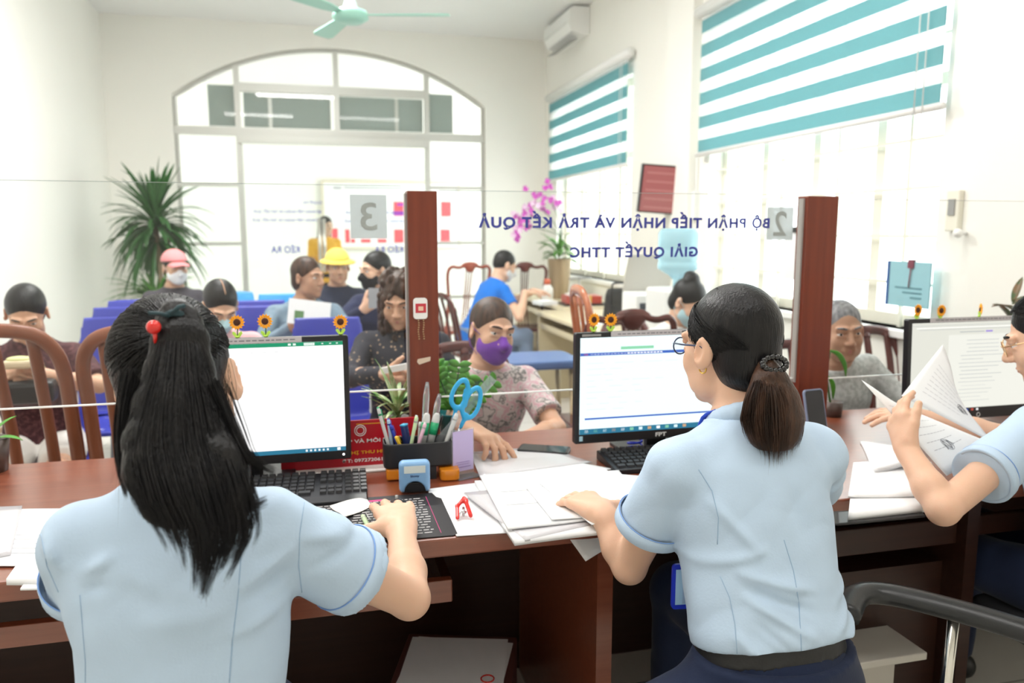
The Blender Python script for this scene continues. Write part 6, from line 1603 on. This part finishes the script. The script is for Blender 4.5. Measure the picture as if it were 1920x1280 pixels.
b = MB()
for i in range(34):
    a = rr.uniform(0, 2 * PI); e = rr.uniform(.1, 1.2); leaf_mesh(b, (math.cos(a) * .03, math.sin(a) * .03, vt + rr.uniform(-.02, .16)), (math.cos(a) * math.cos(e), math.sin(a) * math.cos(e), math.sin(e)), rr.uniform(.12, .24), rr.uniform(.018, .034), 1.0, rr)
b.build('foliage', M_gl, v, solid=.002)
b = MB()
for px, py in ((1010, 385), (985, 400), (1030, 370), (970, 420), (1045, 380)):
    e = W(px, py, y=7.3) - Vector(v.location); b.tube(spline([(0, 0, vt), (.02, 0, vt + .2), (e.x * .5 + .03, 0, (e.z + vt) / 2 + .12), tuple(e)], 14), .004, 6)
b.build('flower_stems', M_gd, v)
for k in range(52):
    t_ = rr.random(); px = 962 + 92 * rr.random(); cy = np.interp(px, [962, 985, 1010, 1035, 1056], [425, 400, 378, 378, 392]) + rr.gauss(0, 13)
    if k % 6 == 0: px, cy = rr.uniform(962, 985), rr.uniform(400, 442)
    c = W(px, cy, y=7.3 + rr.uniform(-.06, .06)) - Vector(v.location); b = MB()
    for j in range(5):
        a = 2 * PI * j / 5 + rr.random(); q = Matrix.Translation(c) @ Matrix.Rotation(a, 4, 'Y') @ Matrix.Rotation(R(20), 4, 'X')
        b.ball((0, 0, .016), (.013, .003, .018), 8, 6, M=q)
    b.build('orchid_bloom', M_or2 if rr.random() < .68 else M_or3, v)
bt = thing('bottle_jar', 'white jar with orange lid standing left of the brown vase', 'jar', tuple(W(1026, 545, y=7.0)[:2]) + (.75,))
MB().lathe([(0, 0), (.05, 0), (.055, .02), (.055, .12), (.03, .16), (0, .16)], 20).build('jar_body', mat('milky_plastic', (.72, .70, .66), .3), bt); MB().lathe([(0, .16), (.03, .16), (.03, .21), (0, .215)], 16).build('lid', mat('orange_red_lid', (.62, .12, .05), .4), bt)
p = W(1092, 558, y=6.6); rb_ = thing('gift_box', 'flat red and gold box on dark tray on the cream table', 'box', (p.x, 6.6, .75), R(-4))
MB().box(-.20, .20, -.14, .14, 0, .02).build('tray', M_black, rb_); MB().box(-.17, .15, -.11, .11, .02, .085).build('box_body', mat('brick_red', (.45, .05, .03), .4), rb_); MB().box(.03, .055, -.112, .112, .02, .088).build('gold_band', mat('gold', (.8, .5, .12), .25, metal=1), rb_)
MB().box(-.14, .0, -.09, .09, .086, .10).build('white_lid', M_white, rb_)
tl = thing('desk_lamp_frame', 'thin dark stand with cross bar on the cream table', 'stand', (p.x + .02, 6.75, .75))
MB().tube([(0, 0, 0), (0, 0, .24)], .006, 6).tube([(-.10, 0, .225), (.12, 0, .235)], .006, 6).build('stand', M_steel, tl)
p = W(1160, 580, y=5.55); bgq = thing('black_bag', 'black handbag standing on the nearer cream table', 'bag', (p.x, 5.55, .75), R(6)); zt = W(1160, 540, y=5.55).z - .75
S = SDF(.02); S.loft(Matrix.Identity(4), [(0, 0, 0, .125, .06), (zt * .8, 0, 0, .108, .045), (zt, 0, 0, .095, .025)], pw=3.5); S.mesh('bag_body', .009, mat('black_leather', (.012, .012, .013), .45), bgq)
MB().prism([(-.09, zt * .45), (.09, zt * .45), (.10, zt * .95), (-.10, zt * .95)], .040, .060, M=Matrix.Rotation(R(90), 4, 'X')).build('flap', MATS['black_leather'], bgq, bevel=.006)
MB().tube(spline([(-.06, 0, zt - .01), (-.05, 0, zt + .035), (.05, 0, zt + .035), (.06, 0, zt - .01)], 14), .007, 8).build('handle', MATS['black_leather'], bgq)
nb_ = thing('paper_stack', 'small white paper pile by the writing man', 'paper', tuple(W(1022, 552, y=6.7)[:2]) + (.75,), R(10)); MB().box(-.08, .08, -.1, .1, 0, .035).build('sheets', M_paper, nb_)
sp = thing('spread_papers', 'white papers spread on the nearer cream table before the black bag', 'paper', tuple(W(1120, 600, y=5.2)[:2]) + (.75,), R(14)); MB().box(-.14, .14, -.1, .1, 0, .004).box(-.02, .2, -.14, .02, .004, .007).build('sheets', M_paper, sp)
# printer and water dispenser
p = W(1222, 590, y=4.95)
pr_ = thing('printer', 'white printer with raised scanner lid beside the water dispenser', 'printer', (p.x, 4.95, .75), R(-6)); z1 = W(1222, 548, y=4.95).z - .75
MB().box(-.17, .17, -.16, .16, 0, z1).build('printer_body', M_white, pr_, bevel=.012)
MB().box(-.14, .10, -.165, -.15, z1 * .35, z1 * .75).build('front_panel', mat('dark_slate', (.06, .07, .09), .4), pr_)
MB().box(-.17, .17, -.01, .01, 0, .30, M=Matrix.Translation((0, .15, z1)) @ Matrix.Rotation(R(28), 4, 'X')).build('scanner_lid', mat('beige_grey_lid', (.50, .47, .42), .5), pr_, bevel=.004)
MB().box(-.16, -.02, -.17, -.15, .0, z1 * .28).build('paper_tray', mat('plum_tray', (.20, .05, .10), .5), pr_)
p = W(1270, 530, y=4.55)
wd = thing('water_dispenser', 'white water dispenser carrying an upturned blue bottle', 'water dispenser', (p.x, 4.55, 0)); zb2 = p.z - .03
MB().box(-.155, .155, -.15, .15, 0, zb2).build('cabinet', M_white, wd, bevel=.02); MB().box(-.11, .11, -.155, -.14, zb2 - .38, zb2 - .08).build('tap_recess', mat('light_grey_plastic', (.55, .56, .57), .4), wd)
for sx in (-.05, .05): MB().tube([(sx, -.15, zb2 - .12), (sx, -.19, zb2 - .12), (sx, -.19, zb2 - .15)], .012, 8).build('tap', mat('light_grey_plastic', (.55, .56, .57), .4), wd)
bo = thing('water_bottle', 'large pale blue water bottle upturned on the dispenser', 'bottle', (p.x, 4.55, zb2)); hb_ = W(1270, 428, y=4.55).z - zb2; r_ = .128
m_b = mat('pale_blue_bottle', (.50, .76, .86), .12, trans=.55, ior=1.2)
MB().lathe([(0, 0), (.028, 0), (.03, .05), (.06, .08), (r_, .12), (r_, hb_ * .42), (r_ - .008, hb_ * .45), (r_, hb_ * .48), (r_, hb_ * .62), (r_ - .008, hb_ * .65), (r_, hb_ * .68), (r_, hb_ - .03), (r_ - .02, hb_), (0, hb_)], 32).build('bottle', m_b, bo)
# wall television
a, b_, c_, d_ = W(1203, 312, y=5.55), W(1277, 303, y=5.55), W(1285, 402, y=5.55), W(1212, 404, y=5.55)
tv = thing('wall_television', 'tilted wall television with dull red screen beside the large window', 'television', tuple((a + b_ + c_ + d_) / 4), R(-12)); 
w_, h_ = (b_.x - a.x) * 1.12, a.z - d_.z
T = Matrix.Rotation(R(7), 4, 'X') @ Matrix.Rotation(R(4), 4, 'Y')
MB().box(-w_ / 2, w_ / 2, 0, .06, -h_ / 2, h_ / 2, M=T).build('casing', M_black, tv, bevel=.005)
s = MB().box(-w_ / 2 + .012, w_ / 2 - .018, -.003, 0, -h_ / 2 + .012, h_ / 2 - .012, M=T).build('display', emis('screen_dull_red', (.42, .13, .12), .9), tv)
for k in range(5): MB().box(-w_ / 2 + .04, w_ / 2 - .05, -.005, -.003, h_ / 2 - .07 - .065 * k, h_ / 2 - .055 - .065 * k, M=T).build('display_block', emis('screen_rose', (.52, .20, .18), .9), s)
MB().box(-.02, .02, .06, .20, -.04, .04).build('wall_bracket', M_steel, tv)
q = thing('cable_trunking', 'white cable box on the wall right of the television', 'cable box', tuple(W(1290, 385, y=5.28))); q.location.x = XR - .0
MB().box(-.04, 0, -.025, .025, -.10, .10).tube([(-.015, 0, .1), (-.015, 0, .35)], .008, 6).build('box', M_white, q, bevel=.004)
# blue clip folder and note on the big window's bars
cf = thing('clip_folder', 'translucent blue clip folder hanging on the large window bars', 'folder', (2.70, 3.06, W(1700, 575, x=2.70).z)); h_ = W(1700, 490, x=2.70).z - cf.location.z
MB().box(-.004, .004, -.135, .125, 0, h_).build('cover', mat('pale_cyan_cover', (.30, .55, .62), .4), cf); MB().box(-.008, .006, .122, .137, 0, h_).build('spine', mat('cobalt_spine', (.03, .10, .32), .4), cf)
MB().box(-.012, .004, -.035, .0, h_ - .03, h_ + .01).tube([(-.01, -.02, h_ - .03), (-.01, -.012, h_ - .12)], .003, 5).build('clip', mat('plum_clip', (.20, .04, .07), .5), cf)
b = MB()
for k in range(3): b.box(-.0052, -.0042, -.09, .08 - .05 * k, h_ * .40 - .022 * k, h_ * .40 + .008 - .022 * k)
b.build('printed_line', mat('teal_print', (.10, .25, .30), .7), cf)
nt_ = thing('hanging_note', 'white note under a small black clip on the large window bars', 'paper', (2.72, 3.98, W(1590, 535, x=2.72).z)); h_ = W(1590, 432, x=2.72).z - nt_.location.z
MB().box(-.001, .001, -.12, .12, 0, h_).build('sheet', M_paper, nt_); MB().box(-.012, .006, -.03, .03, h_ - .012, h_ + .022).build('clip', M_black, nt_)
# palm (dracaena) in the back corner, second clump at its foot
def fan_leaves(b, c, n, L0, L1, wd, rr, emin=-.2, emax=1.4, droop=1.6, sx=1.0):
    for i in range(n):
        a = rr.uniform(0, 2 * PI); e = rr.uniform(emin, emax); d = (math.cos(a) * math.cos(e) * sx, math.sin(a) * math.cos(e) * .7, math.sin(e)); leaf_mesh(b, c, d, rr.uniform(L0, L1), wd * rr.uniform(.8, 1.2), droop * rr.uniform(.6, 1.3), rr, n=8)
pm = thing('potted_palm', 'tall potted dracaena palm with spiky leaves in the back left corner', 'potted plant', (-1.42, 8.0, 0)); rr = random.Random(12)
ct = W(292, 425, y=8.0) - Vector(pm.location)
MB().lathe([(0, 0), (.16, 0), (.20, .36), (.21, .38), (.18, .38), (.17, .33), (0, .33)], 24).build('pot', mat('dark_ceramic_pot', (.10, .07, .06), .4), pm)
MB().tube([(0, 0, .3), (.01, 0, .9), tuple(ct)], [.035, .03, .024], 10).build('trunk', mat('tan_bark', (.34, .26, .16), .8, bump=(40, .3)), pm); MB().tube([(.03, .02, .3), (.10, 0, .8), (.08, .0, ct.z - .1)], [.025, .022, .018], 8).build('trunk', MATS['tan_bark'], pm)
b = MB()
fan_leaves(b, tuple(ct), 110, .36, .62, .026, rr, emin=-.3, emax=1.5); fan_leaves(b, tuple(ct - Vector((0, 0, .12))), 46, .40, .66, .024, rr, emin=-.9, emax=.5); fan_leaves(b, tuple(ct + Vector((.0, 0, .08))), 36, .35, .62, .028, rr, emin=.7, emax=1.5, droop=.5)
b.build('foliage', M_gd, pm, solid=.002)
b = MB(); fan_leaves(b, (-.05, 0, .72), 70, .30, .55, .022, rr, emin=.1, emax=1.4); fan_leaves(b, (.05, -.05, .58), 60, .3, .5, .022, rr, emin=0, emax=1.2); b.build('lower_foliage', M_gl, pm, solid=.002)
# plants at the first post and other greenery on the customers' ledge
def zz(label, px, py, Y, n, hgt, rr, spread, leafm, pot=True, dirs=None):
    p = W(px, py, y=Y); t = thing('potted_plant', label, 'potted plant', (p.x, Y, ZT_))
    if pot: MB().lathe([(0, 0), (.040, 0), (.050, .085), (.052, .09), (.044, .09), (.040, .07), (0, .07)], 20).build('pot', mat('teal_glass_pot', (.02, .16, .18), .15), t)
    b = MB(); st_b = MB()
    for i in range(n):
        d = dirs[i % len(dirs)] if dirs else (rr.uniform(-1, 1), rr.uniform(-.6, .6))
        top = Vector((d[0] * spread, d[1] * spread, hgt * rr.uniform(.8, 1.05) * (1 - .25 * abs(d[0])))); c = spline([(0, 0, .07), (top.x * .25, top.y * .3, top.z * .55), tuple(top)], 12)
        st_b.tube(c, [.005 - .0003 * k for k in range(13)], 6)
        for k in range(4, 13, 1):
            tv_ = (c[min(k + 1, 12)] - c[k - 1]).normalized(); sd_ = tv_.cross(Vector((0, 1, .1))).normalized()
            for s in (-1, 1): leaf_mesh(b, tuple(c[k]), sd_ * s + tv_ * .6 + Vector((0, rr.uniform(-.3, .3), 0)), rr.uniform(.030, .042), .0115, .3, rr, n=5, up=Vector((0, 1, 0)))
    st_b.build('stems', M_gd, t); b.build('foliage', leafm, t, solid=.001)
    return t
rr = random.Random(8); M_lg2 = mat('bright_leaf_green', (.09, .32, .04), .3, noise=(20, .25)); M_lt = mat('bluish_leaf_green', (.03, .17, .09), .35, noise=(20, .25))
zz('leafy green plant in teal pot right of the first wooden post', 850, 780, 2.30, 5, .25, rr, .17, M_lg2, dirs=[(.75, 0), (-.15, .3), (.1, -.1), (.35, .3), (-.3, .1)])
zz('bluish green low plant close behind the first wooden post', 838, 775, 2.42, 5, .17, rr, .12, M_lt)
sd = thing('potted_plant', 'small spiky plant with pale striped leaves left of the first wooden post', 'potted plant', tuple(W(745, 780, y=2.32)[:2]) + (ZT_,)); b = MB()
MB().lathe([(0, 0), (.035, 0), (.042, .08), (.036, .08), (0, .07)], 18).build('pot', mat('dark_ceramic_pot', (.10, .07, .06), .4), sd)
for i in range(34): a = rr.uniform(0, 2 * PI); e = rr.uniform(.3, 1.35); leaf_mesh(b, (0, 0, .07 + rr.uniform(0, .05)), (math.cos(a) * math.cos(e), math.sin(a) * math.cos(e), math.sin(e)), rr.uniform(.09, .17), .007, .8, rr)
b.build('foliage', ramp_mat('striped_leaf', [(.35, (.10, .28, .06)), (.6, (.50, .55, .32))], 30, .5), sd, solid=.001)
vn = thing('vine_sprig', 'single curling green leaf sprig in front of the elderly man', 'plant', tuple(W(1560, 790, y=2.29)[:2]) + (ZT_,)); o_ = Vector(vn.location); b = MB()
def v_(x, y, Y=2.29): return tuple(W(x, y, y=Y) - o_)
MB().tube(spline([(0, 0, 0), v_(1556, 750), v_(1550, 700), v_(1556, 660)], 12), .004, 6).build('stem', M_gd, vn)
for c in ([v_(1552, 656), v_(1572, 664), v_(1584, 684), v_(1586, 706)], [v_(1553, 705), v_(1562, 722), v_(1562, 748)]):
    q = spline(c, 12); b.tube(q, [.002 + .008 * math.sin(PI * i / 12) for i in range(13)], 8, flat=((0, 1, 0), .2))
b.build('leaf', M_lg2, vn)
MB().lathe([(0, 0), (.03, 0), (.034, .05), (0, .05)], 16).build('pot', MATS['dark_ceramic_pot'], vn)
rp = thing('potted_plant', 'bronze green broad leaved plant behind the rightmost monitor', 'potted plant', (W(1895, 620, y=2.34).x, 2.34, ZT_)); o_ = Vector(rp.location); b = MB(); b2 = MB()
MB().lathe([(0, 0), (.05, 0), (.062, .12), (.055, .12), (0, .10)], 20).build('pot', MATS['teal_glass_pot'], rp)
for px, py in ((1848, 567), (1870, 572), (1905, 556), (1925, 560), (1885, 590), (1940, 585), (1868, 598)):
    e = W(px, py, y=2.34) - o_; c = Vector((0, 0, e.z - .02)); b2.tube([(0, 0, .1), tuple(c * .9)], .004, 6); d = e - c
    leaf_mesh(b, tuple(c), d + Vector((0, 0, .02)), .10, .017, .5, rr)
b2.build('stems', M_gd, rp); b.build('foliage', ramp_mat('bronze_leaf', [(.4, (.05, .10, .03)), (.6, (.20, .11, .05))], 40, .35), rp, solid=.001)
lp = thing('potted_plant', 'green leaf tips of a plant at the far left counter edge', 'potted plant', (W(-25, 800, y=2.30).x, 2.30, ZT_)); b = MB()
MB().lathe([(0, 0), (.04, 0), (.05, .09), (0, .08)], 18).build('pot', MATS['dark_ceramic_pot'], lp)
for i in range(16): a = rr.uniform(0, 2 * PI); e = rr.uniform(.1, 1.1); leaf_mesh(b, (0, 0, .08), (math.cos(a) * math.cos(e), math.sin(a) * math.cos(e) * .6, math.sin(e)), rr.uniform(.08, .11), .012, 1.0, rr)
b.build('foliage', M_lg2, lp, solid=.001)
# things in people's hands
tk = thing('handheld_phone', 'phone held by the black masked woman', 'phone', tuple(W(702, 562, y=4.62))); MB().box(-.035, .035, -.004, .004, -.05, .07).build('phone_body', mat('grey_phone', (.35, .36, .38), .3), tk)
tk = thing('handheld_phone', 'white phone held by the curly haired woman', 'phone', tuple(W(742, 690, y=2.98))); MB().box(-.06, .06, -.01, .0, -.012, .012, M=Matrix.Rotation(R(-8), 4, 'Y')).build('phone_body', M_white, tk)
lf = thing('leaflet', 'white leaflet with small green picture held by the denim jacket woman', 'leaflet', tuple(W(580, 588, y=4.42)), R(8)); T = Matrix.Rotation(R(9), 4, 'Y') @ Matrix.Rotation(R(-15), 4, 'X')
MB().box(-.115, .115, -.002, .002, -.065, .075, M=T).build('sheet', M_paper, lf); MB().box(-.08, -.03, -.004, -.002, -.05, .01, M=T).build('picture', mat('muted_green', (.12, .24, .10), .7), lf); MB().box(.0, .06, -.004, -.002, -.03, -.024, M=T).build('printed_line', mat('mid_grey_print', (.45, .45, .48), .8), lf)
bk = thing('snack_tray', 'pale paper wrapped bundle held by the maroon top woman', 'bundle', tuple(W(36, 680, y=3.38))); MB().box(-.055, .055, -.04, .04, -.02, .012).build('wrapper', mat('kraft_paper', (.60, .50, .34), .7), bk, bevel=.01); MB().ball((.0, 0, .015), (.045, .03, .012)).build('filling', mat('pale_yellow_green', (.62, .64, .30), .6), bk)
bg2 = thing('handbag', 'black bag on the lap of the woman in the maroon top', 'bag', tuple(W(42, 732, y=3.42)), R(4)); MB().box(-.12, .12, -.05, .05, -.05, .04).build('bag_body', MATS['black_leather'], bg2, bevel=.02)
wr = c8['wristL'] + c8['loc']; wb = thing('bracelet', 'green and yellow bead bracelet on the maroon top woman\'s wrist', 'bracelet', tuple(wr)); MB().tube([(.0, .034 * math.cos(a), .034 * math.sin(a)) for a in [2 * PI * i / 16 for i in range(16)]], .009, 8, closed=True).build('beads', ramp_mat('olive_beads', [(.4, (.10, .20, .08)), (.6, (.55, .50, .25))], 80, .5), wb)
# notice board and lettering in the hall
YN = YB + 3.66
a = W(606, 342, y=YN); b_ = W(858, 462, y=YN)
nbd = thing('notice_board', 'large white notice board with rows of red squares on the hall wall', 'notice board', ((a.x + b_.x) / 2, YN, (a.z + b_.z) / 2)); w_, h_ = (b_.x - a.x) / 2, (a.z - b_.z) / 2
MB().box(-w_, w_, -.02, .02, -h_, h_).build('panel', mat('board_white', (.85, .85, .84), .5), nbd)
b = MB(); [b.box(*q) for q in ((-w_ - .03, w_ + .03, -.03, .02, h_, h_ + .04), (-w_ - .03, w_ + .03, -.03, .02, -h_ - .04, -h_), (-w_ - .04, -w_, -.03, .02, -h_, h_), (w_, w_ + .04, -.03, .02, -h_, h_))]; b.build('border', mat('pale_gold_border', (.70, .64, .50), .5), nbd)
M_rq = mat('poster_red', (.80, .10, .12), .7); M_pq = mat('poster_violet', (.42, .05, .50), .7)
o_ = Vector(nbd.location)
for x0, y0, x1, y1, m in ((738, 378, 757, 405, M_rq), (827, 378, 846, 406, M_rq), (739, 430, 757, 455, M_rq), (826, 430, 844, 452, M_rq), (647, 430, 656, 455, M_rq), (658, 448, 666, 455, M_rq), (677, 448, 695, 455, M_rq), (708, 448, 725, 455, M_rq), (622, 428, 634, 455, M_rq), (738, 396, 757, 404, M_pq), (745, 381, 757, 386, M_pq)):
    A = W(x0, y0, y=YN - .03) - o_; B_ = W(x1, y1, y=YN - .03) - o_; MB().box(A.x, B_.x, -.026 if m is M_rq else -.03, -.02, B_.z, A.z).build('red_card' if m is M_rq else 'violet_card', m, nbd)
for x0, x1, yy in ((645, 755, 352), (625, 640, 352)):
    A = W(x0, yy - 2, y=YN - .03) - o_; B_ = W(x1, yy + 2, y=YN - .03) - o_; MB().box(A.x, B_.x, -.026, -.02, B_.z, A.z).build('printed_line', mat('mid_grey_print', (.45, .45, .48), .8), nbd)
M_bl2 = mat('door_blue_lettering', (.05, .06, .45), .5)
def dtext(label, body, pxl, pxr, py, h):
    a = W(pxl, py, y=YB - .012); b = W(pxr, py, y=YB - .012); c = (a + b) / 2; t = thing('door_lettering', label, 'lettering', tuple(c))
    text('letters', body, abs(b.x - a.x), h, wframe(Vector((0, 0, 0))), M_bl2, t, offset=.02)
dtext('blurred blue mirrored lettering low on the left glass door', 'KÉO RA', 508, 562, 466, .10); dtext('blurred blue mirrored lettering low on the right glass door', 'KÉO RA', 702, 756, 466, .10)
dtext('lower line of blurred blue lettering on the left glass door', 'BỘ PHẬN TIẾP NHẬN VÀ TRẢ KẾT QUẢ', 473, 602, 412, .055); dtext('upper line of blurred blue lettering on the left glass door', 'BỘ PHẬN TIẾP NHẬN VÀ TRẢ KẾT QUẢ', 475, 602, 396, .055)
dtext('lower line of blurred blue lettering on the right glass door', 'BỘ PHẬN TIẾP NHẬN VÀ TRẢ KẾT QUẢ', 646, 757, 414, .05); dtext('upper line of blurred blue lettering on the right glass door', 'BỘ PHẬN TIẾP NHẬN VÀ TRẢ KẾT QUẢ', 648, 757, 398, .05)
dtext('short top line of blurred blue lettering on the left glass door', 'GIẢI QUYẾT TTHC', 568, 604, 379, .05)
